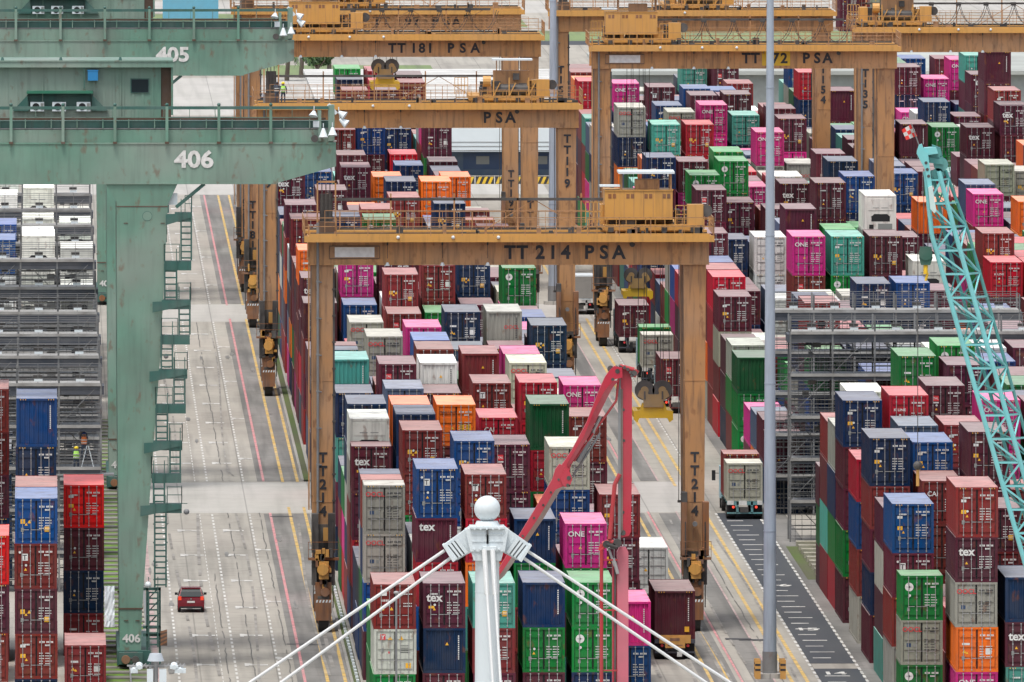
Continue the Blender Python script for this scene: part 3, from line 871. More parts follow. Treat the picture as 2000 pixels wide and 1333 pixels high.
C5 361.37h od+_gd+_rd+_rd+.
C5 367.68 td+_ud+_rd-_md-_
C5 380.18 rd+_md-_bd-_od-.
C5 392.68 md+_wd-_rd-_
C5 405.18 bd+_md+_od-_
C5 417.68 md+_md+_wd-_
C5 432.22 md+_pd+_Od+_Od+*
C5 444.66 md+_cd-_wd-_md-_
C5 457.16 md+_md-_md-_md-.
C5 469.66 ud+_Od-_Od-_bd-.
C5 482.16 rd+_gd+_gd-_md-.
C5 507.02 rd-_rd-_td-_ge-.ml+*
C5 519.46 bd+_md+_gd-_rd-.pd-.
C5 531.96 gd+_gd-_bd-_rd-.wd-.
C5 544.46 cd+_md-_md-_td-.
C5 556.96 sd+_pd-_od-_rd-.
C5 569.46 bd+_md+_md-_md-.
C5 581.96 rd+_bd+_md-_rd-.
C5 594.46 md+_cd-_gd-_md-.
C5 606.96 bd+_pd-_od-_
C5 627.58 td-_wd-_cd-_md-.rl-*
C5 640.02 ud+_td-_md-_bd-_md-.
A0 -73.15h ge-*oO-*ge-*
A0 -61.17 od+*rd+*mT-*ul+*
A0 -48.73 td-.md-.od-.ml-*
A0 -30.81 md+*bd-*ml-*rl-*bl+*
A0 -11.93 od+*rd+*ud+*cK-*
A0 8.58 md+*gd+*md-*md-*bl+*
A0 21.02 cd+.gd+.bd+.od+*
A0 33.46 cd+.td+.rd+.rd-*
A0 45.95h md-.gd-.md-.
A0 131.45 bd-*md-*
A0 143.95 bd+.md+*
A0 156.45 Od+.sd-*
A0 168.95 md-.pd-*
A0 192.93 ge-*gd-*Gb-*
A0 205.37 rd+.gd-.od-*
A0 217.87 bd-.md-.md-.
A0 232.99 cd-.rd-.ol-.ml-*
A0 245.43 rd+.rd+.cd+.cK-*
A0 258.23 od+.Od+.rd+.rd-*
A0 270.83 bd+.bd+.md+.ud-*
A0 283.27 od-.gd-.md-.md-.md-*
A0 295.71 gd+.rd+.md-.rd-.
A0 308.21 md+.md-.md-.
A0 320.71 md+.md-.cd-.
A0 333.21 rd+.pd-.ud-.
A0 345.71 md+.gd-.od-.
A0 358.21 rd+.rd-.
A0 370.71 wd-.ud-.
A0 383.21 bd+.cd-.
A0 405.77 cd+.bd+*gd+*md+*bl-*
A0 418.21 md+.ud+.Od-.rd-.Od-.
A0 430.71 gd-.md-.md-.pd-.
A0 443.21 rd+.cd-.md-.td-.
A0 455.71 ud+.wd+.od-.gd-.
A0 468.21 td-.md-.md-.sd-.
A0 485.52 rd-.rd-.md-.Od-.bd-*oO-*
A0 497.96 md-.md-.cd-.bd-.bb-.
A0 510.40 cd-.md-.bd-.ml-.
A0 522.84 wd+.md+.gd-.
A0 535.34 ud+.gd-.pd-.
A0 547.84 pd+.bd-.md-.
A0 562.88 md+.od+.bd-.ol-*
A0 575.32 td+.pd-.gd-.sd-.
A0 587.82 gd+.cd+.rd-.td-.
A0 600.32 gd+.rd+.md-.rd-.
A0 612.82 md+.md+.bd-.md-.cd-*
A0 625.32 gd+.ud-.ud-.gd-.Od-.
A0 637.82 Od+.gd+.bd-.gd-.rd-.
A0 650.32 sd+.bd+.gd-.cd-.rd-.
A0 662.82 md+.bd+.rd-.rd-.
A0 675.32 gd+.bd+.md+.md-.
A1 -79.76 pN-*Ol-*oO-*mt-*rl+*
A1 -67.32 rd+.cd-.
A1 -54.82 md+_md-.
A1 -36.34 pd+_rd+.rd+*rC-*
A1 -23.90 rd-_od-_wd-_ud-.ul-*
A1 -4.28 gd-_ud-_ud-_bd-_sl-*
A1 8.92 md+_rd+_rd+_md+_cK-*
A1 21.36 md+_md+_rd-_bd-_
A1 33.86 Od+_rd+_md-_od-_
A1 72.11 od+_td+_ud+_wd-.
A1 131.45 bd+*bd+*ud-*gd-*
A1 143.95 rd+_md+.bd+.md-*rd-*
A1 156.45 rd+_md+.od-.bd-.bd-*
A1 168.95 md+_rd-.gd-.
A1 181.45 Od+_ud+.gd-.
A1 193.95 md+_bd-.cd-.
A1 206.45 rd+_od-_rd-.
A1 218.95 rd-_ud-_
A1 231.45 ud+_gd-_
A1 243.95 sd+_gd-_
A1 256.45 bd+_od-.
A1 268.95 md+_wd-.
A1 281.45 rd-_md-.
A1 293.95 ud+_ud-.md-.
A1 306.45 wd+_pd-_md-.
A1 320.12 md+_od+_bd-.bd-*
A1 332.56 md+_Od+_ud-_
A1 345.06 cd+_gd+_cd-_
A1 367.98 od-_rd-_bd-_md-.mR-*
A1 383.36 cd+_rd+_rd-.mR-.ge-*
A1 400.51 md+_rd+_td+.
A1 412.95 gd+_td+.gd-.pd-.md-*
A1 425.45 ud-_rd-_md-_od-_cd-_
A1 437.95 ud+_md+_md-_td-_
A1 450.45 md+_od+_rd-_td-_
A1 462.95 rd+_wd+_rd-_rd-_
A1 482.16 ud+_md+_od+_td+.tl-*
A1 494.60 od+_rd+_Od-_gd-_ud-.
A1 507.10 rd+_rd-_ud-_md-_rd-_
A1 519.60 rd+_bd-_md-_md-_
A1 532.10 od+_gd+_md-_od-_
A1 544.60 md+_gd-_rd-_bd-_
A1 557.10 td+_cd+_md-_rd-_
A1 569.60 td+_rd+_bd+_rd-_
A1 582.10 gd+_gd+_sd-_bd-_
A1 596.97 bd+_md+_pd+_bd-.pN-*
A1 609.41 md-_bd-_gd-_sd-_rd-.
A1 621.91 wd+_md+_gd-_rd-.
A1 634.41 gd+_md-_md-_od-_
A1 646.91 cd+_rd-_cd-_gd-.
A1 659.41 md+_ud-_bd-_cd-.
A1 671.91 md+_md-_bd-_bd-.
A2 -80.08 td+*mt-*bb-*
A2 -67.64 md+_rd-_
A2 -49.13 rd-_rd-_rd-.ml-*
A2 -35.42 bd+_wd+_gd+_md-.ml+*
A2 -22.98 rd+_md-_bd-_
A2 -3.43 md-_rd-_rd-_md-.rl-*
A2 21.21 md+_rd+_bd+_md+_mR-*
A2 33.65 md-_cd-_gd-_md-_
A2 46.15 cd+_rd-_md-_bd-_
A2 60.31 cd+_gd+_bd+_gd-_gl+*
A2 99.45 sd+_ud-_ud-_md-.
A2 111.95 sd+_sd-_bd-_ud-.
A2 131.45 od+_pd+_rd+.bd-*
A2 143.95 bd+_od-_cd-_sd-.
A2 156.45 rd+_bd-_md-_ud-.
A2 168.95 md+_md+_md-_cd-.
A2 181.45 pd+_ud-_ud-_cd-.
A2 193.95 cd+_md+_cd+_md-.
A2 206.45 md+_ud+_cd-_wd-.
A2 218.95 md+_bd+_bd-_od-.
A2 240.53 gd+_gd+_od+.rR+*pN+*
A2 252.97 td+_md-_
A2 265.47 md+_od-.
A2 278.95 md+_bd-.wd-*
A2 293.06 od+_ud-.sd-.
A2 316.85 cd+_od-.wd+*wd+*
A2 329.29 od-_wd-_rd-.ud-.
A2 341.79 wd+_gd-_od-_
A2 354.29 md-_md-_cd-_
A2 366.79 Od+_od+_gd-_
A2 385.25 od+_wd+_bd-_ml+*
A2 397.69 md+_rd+_rd+_gd+.ge-*
A2 410.13 md+_md+_pd+_gd+_gd+.
A2 422.57 pd+_bd+_md-_od-_
A2 435.07 md+_md+_bd-_rd-_
A2 447.57 ud+_md+_gd-_md-_
A2 460.07 rd+_rd-_md-_rd-_
A2 482.09 md+_bd+_gd+_cd+.cl-*
A2 494.53 md+_md+_cd-_rd-.
A2 507.03 gd+_ud+_md-_md-.
A2 530.15 bd+_md+_Od-_gd-.oO-*
A2 542.59 rd+_od+_od-_od-_
A2 564.58 od-_Od-_cd-_ud-_ul-.
A2 587.08 ud+_od+_bd+_md-.mT-*
A2 599.52 cd+_gd-_Od-_md-_
A2 612.02 wd+_md-_Od-_pd-_
A2 624.52 md-_pd-_md-_gd-_
A2 637.02 cd+_cd+_cd-_md-.
A2 649.52 bd+_rd-_rd-_bd-.
A2 662.02 md+_rd+_md-_od-.
A2 674.52 ud-_md-_md-_td-_
A3 -29.09 rd-_od-_cd-.rd-*
A3 -16.65 gd+_gd-_bd-_
A3 -4.15 rd+_rd-_td-_
A3 8.95 gd+_bd+_md-_pd-.pN+*
A3 21.39 bd+_rd+_bd+_cd-_
A3 33.89 ud+_od-_bd-_od-_
A3 54.39 rd+_bd+_gd+_md-.ml-*
A3 68.17 bd+_gd+_gd+_gd+_ge+*
A3 80.61 bd+_gd+_md-_Od-_wd-.
A3 99.45 gd+_bd-_bd-_md-_
A3 111.95 bd+_gd-_bd-_bd-_
A3 131.45 md+_rd+_md-_sd-.
A3 143.95 md+_md+_gd-_od-.
A3 156.45 rd+_bd-_md-_md-.
A3 168.95 Od+_gd-_wd-_gd-.
A3 181.45 wd-_md-_od-_
A3 195.25 bd-_ud-_od-_bd-.bl-*
A3 207.69 bd+_wd-_rd-_md-.
A3 220.19 Od+_sd+_rd-_od-.
A3 240.46 bd+_bd+_od+_ge+*tl+*
A3 252.90 cd+_bd+_sd-_bd-_wd-_
A3 272.92 md+_ud+_sd-_
A3 285.36 rd+_md+_od-_ud-_
A3 297.86 md+_gd+_rd-_Od-_
A3 310.36 wd+_ud+_cd+_md-_
A3 329.59 od-_md-_cd-_md-_mb-*
A3 342.03 td+_gd+_rd+_sd-.
A3 354.47 od+_bd+_bd-_
A3 371.49 bd+_bd+_md+_mt-*
A3 383.93 md+_md-_md-_rd-.
A3 396.43 rd+_bd-_rd-_
A3 408.93 md-_bd-_sd-_
A3 421.43 bd+_gd+_bd-_
A3 433.93 ud+_bd-_bd-_pd-.
A3 446.43 ud+_cd-_md-_md-.
A3 458.93 od+_Od+_md-_cd-.
A3 471.43 Od+_bd+_rd-_td-.
A3 483.93 cd+_od+_md-_ud-_
A3 496.43 wd+_md-_gd-_md-_
A3 508.93 od-_Od-_ud-_md-_
A3 530.91 bd+_cd+_Od+_pl+.pN-*
A3 543.35 bd+_rd-_rd-_td-_
A3 556.02 gd+_od+_cd+_md+_md-.
A3 573.81 ud+_md+_bd+_ud+_ud-.
A3 586.25 pd+_od-_od-_md-_
A3 598.75 md+_wd+_wd-_bd-_
A3 611.25 md+_md+_bd-_ud-_
A3 623.75 sd+_bd-_cd-_bd-_
A3 636.25 md+_md+_bd-_bd-.
A3 648.75 td+_td-_gd-_rd-.
A3 661.25 od+_od-_rd-_
A3 673.75 bd+_cd+_wd-_rd-_
A4 -78.00 md+_cd+_rd-_md-_bd-_
A4 -65.50 md+_sd+_td-_pd-_cd-_
A4 -53.00 Od+_bd+_md-_rd-_cd-_
A4 -40.50 ud+_gd+_ud-_ud-_gd-_
A4 -28.00 rd+_bd+_bd-_wd-_
A4 -15.50 bd+_gd+_cd-_od-_
A4 -3.00 sd+_wd+_cd-_bd-_ud-_
A4 9.50 md+_bd+_md-_gd-.md-.
A4 22.00 bd+_gd-_md-_bd-_bd-.
A4 34.50 pd+_sd+_cd-_md-_gd-.
A4 47.00 pd+_td+_rd-_pd-_md-*
A4 59.50 md+_md+_pd-_Od-_
A4 72.00 Od+_cd-_ud-_od-_ud-*
A4 84.50 gd+_md+_sd-_ud-_wd-*
A4 99.45 md+_gd+_bd-_md-_gd-.
A4 111.95 ud+_bd+_sd-_bd-_
A4 131.45 md+_pd+_cd-_md-_
A4 143.95 ud+_md-_cd-_gd-.
A4 156.45 wd+_cd-_bd-_bd-.
A4 168.95 rd-_md-_gd-_bd-.
A4 181.45 bd+_wd-_rd-_
A4 196.53 md-_rd-_md-_bd-.ud-*
A4 208.97 md+_md-_bd-_wd-_
A4 221.47 md+_bd+_md-_rd-_
A4 241.04 cd+_ud+_od+_ml+.ml+*
A4 253.48 bd+_rd+_gd-_rd-_
A4 265.98 md-_rd-_Od-_md-_rd-_
A4 278.48 md+_od-_Od-_gd-_
A4 290.98 cd+_wd-_sd-_bd-_
A4 303.48 ud+_rd+_gd-_rd-_
A4 323.61 rd+_gd+_gd+_gd+.
A4 343.29 td+_gd+_gd+_ml+.md+*
A4 355.73 bd+_ud-_md-_rd-_
A4 368.23 bd+_od+_wd-_rd-_
A4 380.73 rd+_td-_rd-_wd-_
A4 393.23 md-_sd-_rd-_
A4 416.66 pd+_md+_md+_mt+*
A4 432.68 bd+_Od+_bd+_wd+*
A4 445.12 bd+_td+_gd-_cd-.
A4 457.62 sd+_rd-_md-_od-.
A4 471.96 bd+_md+_od-_oo-.pN+*
A4 484.40 rd+_sd-_bd-_rd-.
A4 496.90 cd+_md+_md-_sd-.
A4 509.40 sd+_bd-_wd-_pd-.
A4 530.65 rd+_bd-_rd-_bd-.td-*
A4 549.70 od+_Od+_md+_md+_ml+*
A4 562.14 bd+_gd+_gd+_ml-_mT-.
A4 574.58 pd+_bd-_gd-_gd-_
A4 587.02 gd+_wd+_md-_ud-_ud-.
A4 599.46 bd+_md-_md-_Od-_
A4 611.96 cd+_md+_td-_rd-_
A4 624.46 bd+_md-_pd-_gd-_
A4 636.96 gd+_gd+_rd-_sd-_
A4 649.46 rd+_gd+_md-_md-_
A4 668.51 cd-_bd-_md-_bd-.td-*
A4 680.95 gd+_od+_bd+_bd+.
A5 -78.00 md+_md+_md-_wd-_td-_
A5 -65.50 rd+_pd+_od-_sd-_
A5 -53.00 pd+_wd+_cd-_ud-_bd-_
A5 -40.50 cd+_od+_od-_md-_
A5 -28.00 Od+_rd+_gd-_md-_bd-_
A5 -15.50 wd+_ud+_md-_md-_md-_
A5 -3.00 bd+_Od+_gd-_rd-_md-_
A5 9.50 pd+_gd+_od-_md-_bd-_
A5 22.00 od+_cd+_gd-_md-_md-_
A5 34.50 od+_bd+_bd-_rd-_cd-_
A5 47.00 cd+_od+_cd-_md-_md-_
A5 59.50 cd+_pd+_od-_md-_rd-.
A5 72.00 bd+_rd+_gd-_wd-_
A5 84.50 ud+_gd+_od-_md-_md-*
A5 99.45 gd+_sd+_ud-_gd-_ud-.
A5 111.95 bd+_ud+_md-_bd-_md-.
A5 131.45 cd+_ud+_md+_Od-_ud-*
A5 143.95 Od+_bd+_md-_gd-_
A5 156.45 md+_gd+_cd-_Od-_
A5 168.95 Od+_Od-_Od-_
A5 181.45 cd+_md+_Od-_
A5 193.95 od-_md-_gd-_
A5 215.30 md+_bd+_md+.ml+*
A5 233.41 md-_md-_md-_md-_wf-*
A5 245.85 od+_wd-_ud-_gd-_
A5 258.35 bd+_ud-_md-_rd-.
A5 275.93 rd-_gd-_rd-_md-_ml-*
A5 288.37 rd+_td-_Od-_Od-_
A5 300.87 od+_rd+_bd-_td-_
A5 317.65 bd+_rd+_gd+_wd+.wf+*
A5 330.09 gd+_ud-_rd-_bd-_
A5 342.59 md+_td+_gd-_gd-.
A5 356.82 gd+_bd+_ud+_bd+.ul+*
A5 369.26 sd+_rd+_bd+_bl+_
A5 388.96 bd+_md+_cd+_bd+_bl+*
A5 401.40 td+_gd+_Od+_Ol+_
A5 413.84 td+_rd+_wd+_md+_md-*
A5 426.28 rd+_rd+_md-_td-_
A5 438.78 rd-_sd-_td-_md-_
A5 451.28 td+_Od-_bd-_
A5 463.78 md+_ud-_rd-_
A5 477.39 wd+_md+_bd-_oo-*
A5 496.18 rd+_bd+_od+_pd-.ml+*
A5 508.62 cd+_rd-_bd-_Od-_
A5 521.34 gd+_bd+_bd+_md+_md-*
A5 533.78 ud+_bd+_bd+_bd-_rd-.
A5 546.28 rd+_rd+_td-_bd-_
A5 558.78 od+_bd+_md-_md-_
A5 571.28 rd+_rd+_wd-_od-_
A5 583.78 bd+_bd-_ud-_md-_
A5 596.28 td+_bd+_bd-_cd-.
A5 608.78 cd+_rd+_gd-_wd-.
A5 623.99 md-_bd-_bd-_md-_rd-.
A5 636.43 cd+_td+_pd-_ud-_
A5 648.93 ud+_Od-_gd-_gd-_
A5 661.68 od+_md-_wd-_md-_mR-*
A5 674.12 md+_bd-_ud-_md-_md-.
B0 150.00 md+_bd+_ud-_rd-_md-_
B0 162.50 pd+_pd-_md-_bd-_
B0 175.00 bd+_bd+_sd-_bd-_
B0 187.50 cd+_bd+_bd-_wd-_
B0 200.00 wd+_bd+_gd-_gd-_rd-_
B0 212.50 bd+_wd-_md-_rd-.
B0 225.00 rd+_md-_md-_
B0 237.50 wd+_rd+_od-.
B0 250.00 md+_ud-_md-.
B0 270.40 bd+_ud+_md+.cK-*
B0 282.84 bd-_md-_cd-.rd-.rl-*
B0 295.28 ud+_rd+.gd+.gd-.
B0 307.72 gd+_Od+.pd-.rd-.
B0 320.22 pd+_gd+.cd-.md-.
B0 332.72 bd+_gd-_md-.ud-.
B0 345.22 md+_md-_gd-.
B0 357.72 rd+_ud-_md-.
B0 370.22 md+_md-_bd-.
B0 393.50 rd+_gd+_md-.Ob-*
B0 405.94 rd+_rd-_rd-.
B0 418.44 ud+_bd-_bd-.
B0 430.94 rd+_rd-_cd-.
B0 446.62 md+_rd+_ud+.ul-*
B0 459.06 md+_md+_mt+_
B0 471.50 md+_ud+_bd-_sd-*
B0 484.00 od+_pd+_md-_sd-.
B0 496.50 bd+_od+_gd-_md-.
B0 509.00 md+_md+_md-_rd-.
B0 521.50 gd+_rd-_ud-_md-.
B0 534.00 ud+_md+_bd-_md-.
B0 546.50 wd+_pd-_cd-_td-.
B0 559.00 ud+_od+_ud-_bd-.
B0 571.50 md+_md-_gd-_gd-.
B0 584.00 bd+_md-_ud-.
B0 596.50 bd+_gd-_ud-.
B0 609.00 bd+_td-_md-.
B0 621.50 md+_od+_od-.
B0 634.00 pd+_rd-_bd-.
B0 646.50 md+_wd-_ud-_bd-*cd-*
B0 659.00 rd+_rd+_wd-_gd-.
B0 671.50 bd+_bd+_pd-_od-.ud-*
B0 684.00 wd+_od+_wd-_td-.
B1 150.00 ud+_cd+_rd-_rd-_rd-_
B1 162.50 rd+_sd+_md-_ud-_
B1 175.00 od+_md+_pd-_pd-_
B1 187.50 od+_ud+_rd-_gd-_pd-_
B1 200.00 rd+_md+_pd-_md-_gd-_
B1 212.50 wd+_md+_rd-_ud-_td-_
B1 225.00 pd+_rd+_gd-_td-_bd-_
B1 237.50 md+_md+_bd-_td-_md-_
B1 250.00 bd+_md+_bd-_bd-_od-_
B1 262.50 gd+_od+_bd+_bd-_
B1 275.00 md+_ud+_md-_cd-.
B1 287.50 od+_bd+_md-_cd-.
B1 300.00 md+_ud+_rd-_gd-.
B1 312.50 rd+_cd+_md-_cd-.
B1 325.00 pd+_md-_ud-_bd-.
B1 337.50 rd-_ud-_od-_cd-_
B1 359.01 rd-_sd-_md-_rd-.pN-*
B1 371.45 od+_ud-_rd-_bd-.sd-*
B1 383.89 Od+_bd+_Od-_gd-.
B1 396.39 bd+_gd+_md+.cd-.
B1 408.89 md+_rd-_md-_gd-.
B1 421.39 rd+_wd-_rd-_rd-.
B1 433.89 od-_bd-_gd-_gd-.
B1 446.39 md+_bd-_cd-_
B1 458.89 ud+_wd+_ud-_md-*
B1 471.39 cd+_bd+_sd-_md-.
B1 483.89 rd+_md-_od-_md-.
B1 496.39 md+_md+_rd-_
B1 508.89 cd+_bd+_rd-_
B1 521.39 od+_ud+_wd-_
B1 533.89 sd+_od-_od-_
B1 546.39 md+_gd-_md-_
B1 558.89 bd+_pd-_cd-_rd-.ud-*
B1 571.39 gd+_ud+_rd-_wd-.
B1 583.89 od-_rd-_cd-_gd-.
B1 596.39 bd+_rd-_sd-_
B1 608.89 sd+_pd-_td-_
B1 621.39 ud+_od-_md-_
B1 644.30 bd+_bd+_md+.mb+*
B1 656.74 od+_bd+_rd-_cd-_
B1 669.24 rd+_bd-_md-_od-_
B1 681.74 rd+_od-_od-_
B2 150.00 rd+_sd+_Od-_rd-_bd-_
B2 162.50 md+_cd-_rd-_Od-_rd-_
B2 175.00 cd+_rd+_od+_rd-_ud-_
B2 187.50 pd+_bd-_gd-_md-_md-_
B2 200.00 wd+_rd+_bd-_md-_Od-_
B2 212.50 bd+_ud+_md+_od-_od-_
B2 225.00 od+_od+_td-_rd-_
B2 237.50 Od+_ud+_cd-_md-_sd-_
B2 250.00 md+_Od+_bd+_cd-_Od-_
B2 262.50 md+_wd+_sd-_bd-_pd-_
B2 275.00 md+_rd+_pd-_od-_
B2 287.50 pd+_td+_cd-_Od-_md-_
B2 300.00 rd+_md-_md-_cd-_
B2 312.50 ud+_gd+_gd+_ud-_od-_
B2 325.00 md+_Od+_wd-_gd-.
B2 343.79 md-_bd-_rd-_Od-.Od-*
B2 356.23 td+_pd-_wd-_sd-.
B2 368.73 rd+_Od-_md-_md-.
B2 381.23 gd+_sd+_sd-_sd-.
B2 397.93 pd+_md+_bd+_md-.od-*
B2 410.37 bd-_md-_gd-_rd-_rl-.
B2 422.81 rd-_md-_bd-_md-_md-.
B2 435.31 bd+_od-_gd-_
B2 447.81 md+_od-_ud-_
B2 460.31 bd+_md-_bd-_
B2 472.81 gd+_cd+_md-_
B2 485.31 md+_bd-_od-_
B2 497.81 rd+_od-_wd-.
B2 510.31 md-_wd-_od-_
B2 522.81 rd+_td+_ud-_
B2 535.31 md+_od+_ud-_
B2 555.53 md+_md+_md+.mb+*
B2 567.97 ud-_md-_rd-_cd-_
B2 580.47 rd+_cd-_md-_ud-_
B2 592.97 wd+_td+_md-_
B2 605.47 Od+_md+_sd+_
B2 617.97 sd+_od-_td-_
B2 630.47 cd+_md-_pd-_od-.
B2 642.97 bd+_Od+_bd-_sd-.
B2 655.47 bd+_gd+_md-_gd-.
B2 667.97 od-_md-_bd-_md-_
B2 680.47 pd+_cd-_bd-_
B3 150.00 rd+_rd+_bd-_pd-_bd-_
B3 162.50 bd+_wd+_md-_ud-_bd-_
B3 175.00 rd+_ud+_gd-_pd-_od-_
B3 187.50 pd+_gd+_bd-_md-_sd-_
B3 200.00 rd+_ud+_cd-_td-_gd-_
B3 212.50 md+_pd+_md-_ud-_sd-_
B3 225.00 bd+_md+_rd+_md-_pd-_
B3 237.50 ud+_bd+_md-_bd-_md-_
B3 250.00 rd+_ud-_bd-_cd-_
B3 262.50 gd+_md+_gd-_Od-_
B3 275.00 md+_od+_cd-_rd-_bd-_
B3 287.50 rd+_rd+_gd-_md-_gd-_
B3 300.00 cd+_md+_rd-_gd-_cd-_
B3 312.50 rd+_rd+_gd-_od-_cd-_
B3 325.00 rd+_md+_rd-_rd-_md-_
B3 337.50 td+_wd+_md-_od-_gd-_
B3 350.00 bd+_od-_md-_cd-_cd-_
B3 362.50 md+_gd+_rd+_md-_gd-_
B3 375.00 ud+_md+_rd-_md-_
B3 387.50 wd+_md-_pd-_gd-_
B3 407.51 gd-_ud-_ud-_bd-_ol-.
B3 422.73 rd-_md-_ud-_ud-_
B3 435.17 bd+_ud+_gd-_md-_
B3 447.67 md+_md+_gd-_md-_
B3 460.17 pd+_sd-_rd-_gd-_
B3 472.67 od+_bd-_bd-_md-_
B3 491.10 wd+_sd+_wd-_md-.mt-*
B3 508.89 cd-_bd-_md-_mR-.
B3 521.33 cd+_pd-_bd-.
B3 533.83 rd+_bd-_td-.
B3 556.23 ud+_Od+_gd+.ge-*
B3 573.42 rd-_md-_bd-_bd-_bd-*
B3 591.87 wd+_od+_md+_wd-.
B3 604.31 gd+_td-_md-_
B3 620.98 md-_pd-_md-_pN-.
B3 633.42 md+_sd+_md+_bd+.md-*
B3 645.86 md-_sd-_od-_bd-_bd-.
B3 658.30 Od+_cd+_rd-_od-.gd-.
B3 670.80 sd+_wd+_rd-_rd-.gd-.
B3 683.30 rd+_pd+_bd-_od-.cd-.
B4 150.00 ud+_rd+_Od-_bd-_
B4 162.50 bd+_pd+_bd-_bd-_
B4 175.00 md+_md+_bd-_rd-_od-_
B4 187.50 gd+_rd-_bd-_md-_
B4 200.00 bd+_wd+_md-_md-_gd-_
B4 212.50 md+_bd+_bd-_wd-_bd-_
B4 225.00 md+_md+_gd+_gd-_
B4 237.50 md+_gd+_bd-_md-_bd-_
B4 250.00 bd+_pd+_gd-_rd-_ud-_
B4 262.50 wd+_wd-_md-_rd-_gd-_
B4 275.00 md+_rd+_md-_ud-_wd-_
B4 287.50 pd+_gd+_rd-_wd-_cd-_
B4 300.00 cd+_md+_wd-_rd-_rd-_
B4 312.50 gd+_rd+_Od-_rd-_md-_
B4 325.00 md+_bd+_cd-_md-_
B4 337.50 ud+_gd+_cd-_ud-_md-_
B4 350.00 Od+_rd+_cd-_bd-_wd-_
B4 362.50 rd+_rd+_bd-_ud-_
B4 375.00 cd+_md+_Od-_od-_sd-_
B4 387.50 rd+_md-_md-_rd-_md-_
B4 400.00 rd+_md+_ud-_bd-_
B4 412.50 Od+_od+_gd-_md-_
B4 425.00 rd+_bd-_bd-_md-_md-_
B4 437.50 gd+_gd+_od-_gd-_bd-.
B4 450.00 md+_ud+_pd-_md-_Od-.
B4 462.50 rd+_gd-_gd-_rd-_
B4 475.00 gd+_bd-_od-_md-.
B4 489.22 bd-_Od-_rd-_cd-_md-*mt-*
B4 510.15 bd-_sd-_md-_md-_
B4 522.59 rd+_Od+_cd-_gd-_
B4 535.09 gd+_Od-_bd-_ud-_
B4 547.59 gd+_gd-_td-_bd-_
B4 560.09 gd+_gd+_rd-_wd-.
B4 575.09 pd+_md+_md+_md+.
B4 587.53 gd+_od-_wd-_wd-_
B4 600.03 cd+_ud-_td-_bd-_
B4 612.53 md+_sd-_ud-_
B4 637.09 rd-_ud-_cd-_ud-_pN-*
B4 649.53 od+_bd+_md-_Od-_
B4 662.03 md+_wd-_rd-_bd-_
B4 674.57 md+_md-_md-_ml-_
B4 687.01 od+_pd-_rd-_md-_ud-.
B5 150.00 wd+_od+_cd+_md-_
B5 162.50 rd+_cd-_md-_bd-_md-_
B5 175.00 md+_md+_td-_bd-_bd-_
B5 187.50 rd+_md+_md+_rd-_md-_
B5 200.00 rd+_cd+_md-_rd-_rd-_
B5 212.50 sd+_rd-_md-_od-_bd-_
B5 225.00 rd+_rd-_md-_wd-_od-_
B5 237.50 md+_cd+_md+_td-_gd-_
B5 250.00 pd+_md+_ud-_gd-_od-_
B5 262.50 md+_md+_rd-_bd-_cd-_
B5 275.00 cd+_md+_cd-_rd-_
B5 287.50 gd+_md+_ud-_ud-_md-_
B5 300.00 bd+_rd+_bd-_bd-_
B5 312.50 gd+_Od+_gd-_bd-_md-_
B5 325.00 rd+_md+_cd-_md-_md-_
B5 337.50 gd+_rd+_rd-_td-_rd-_
B5 350.00 md+_md+_rd-_md-_ud-_
B5 362.50 pd+_md+_rd-_bd-_
B5 375.00 wd+_bd+_ud-_od-_md-_
B5 387.50 gd+_md+_Od-_bd-_wd-_
B5 400.00 ud+_cd+_md+_bd-_od-_
B5 412.50 cd+_md+_md-_md-_
B5 425.00 rd+_rd+_md-_ud-_
B5 437.50 cd+_sd+_sd-_cd-_ud-_
B5 450.00 Od+_rd+_sd-_bd-_rd-_
B5 462.50 md+_md-_cd-_gd-_td-_
B5 475.00 bd+_gd+_rd-_rd-_
B5 487.50 bd+_rd+_gd+_bd-_md-_
B5 500.00 md+_md+_md-_bd-_
B5 512.50 gd+_od+_cd-_sd-_wd-_
B5 534.36 bd+_bd+_mb+_mb-_
B5 546.80 bd+_gd+_gd+_gd+_
B5 559.24 cd+_rd+_od+_md+.rl+*
B5 578.29 td+_md+_gd+_rd+.md+.mb+*
B5 602.77 rd+_cd+_md+_ml+.mT+*
B5 615.59 ud+_Od-_md-_td-.md-.td-*
B5 633.10 md+_Od-_md-_bl-.
B5 645.56 bd+_bd+_cd+_md+.pN+*
B5 664.30 bd+_rd+_md+_mR+_
B5 676.74 cd+_md+_ud-_rd-_md-.
L0 -53.69 rl-*
L0 -22.60 rl-*bd-*md-*vl-*
L0 230.60 wf+*wf+*wf+*wf-*
L0 243.20 wf+_wf+_wf-_wf-_wf-*
L0 258.60 wd-_wf-_wf-_
L0 271.20 ul-_wf-_ul-_wf-.
L0 292.60 ul+.ul+.wf+.wf+.
L0 305.20 ul-_wf-_wf-_wf-_wf-*
L0 322.60 wf+_wf-_ul-_wf-_
L0 335.20 wf+_ul+_wd+_wf-_
L0 353.60 wf+_wd+_wf-_
L0 366.20 wd+_wd+_wf+_wf-.
L1 -84.75 bd-.rl-*ml-*rT-*ul-*
L1 -72.31 bd-_ud-_rd-_md-_rd-*
L1 -33.69 cd-_rd-_sd-_bd-_bd+*ub+*
L1 44.60 bf+_
L1 81.60 od+_bf+_sd+_
L1 125.20 bd+_bd-_bf-_
L1 158.20 bf+_
L1 184.60 sd+_
L1 197.20 od-_
L1 230.60 ul-_wd-*wf-*
L1 243.20 ul+_wf+_wd+*wf+*wf+*
L1 258.60 wf-_ul-_wf-_
L1 271.20 wd+_wf+_ul-_wf-_wf-.
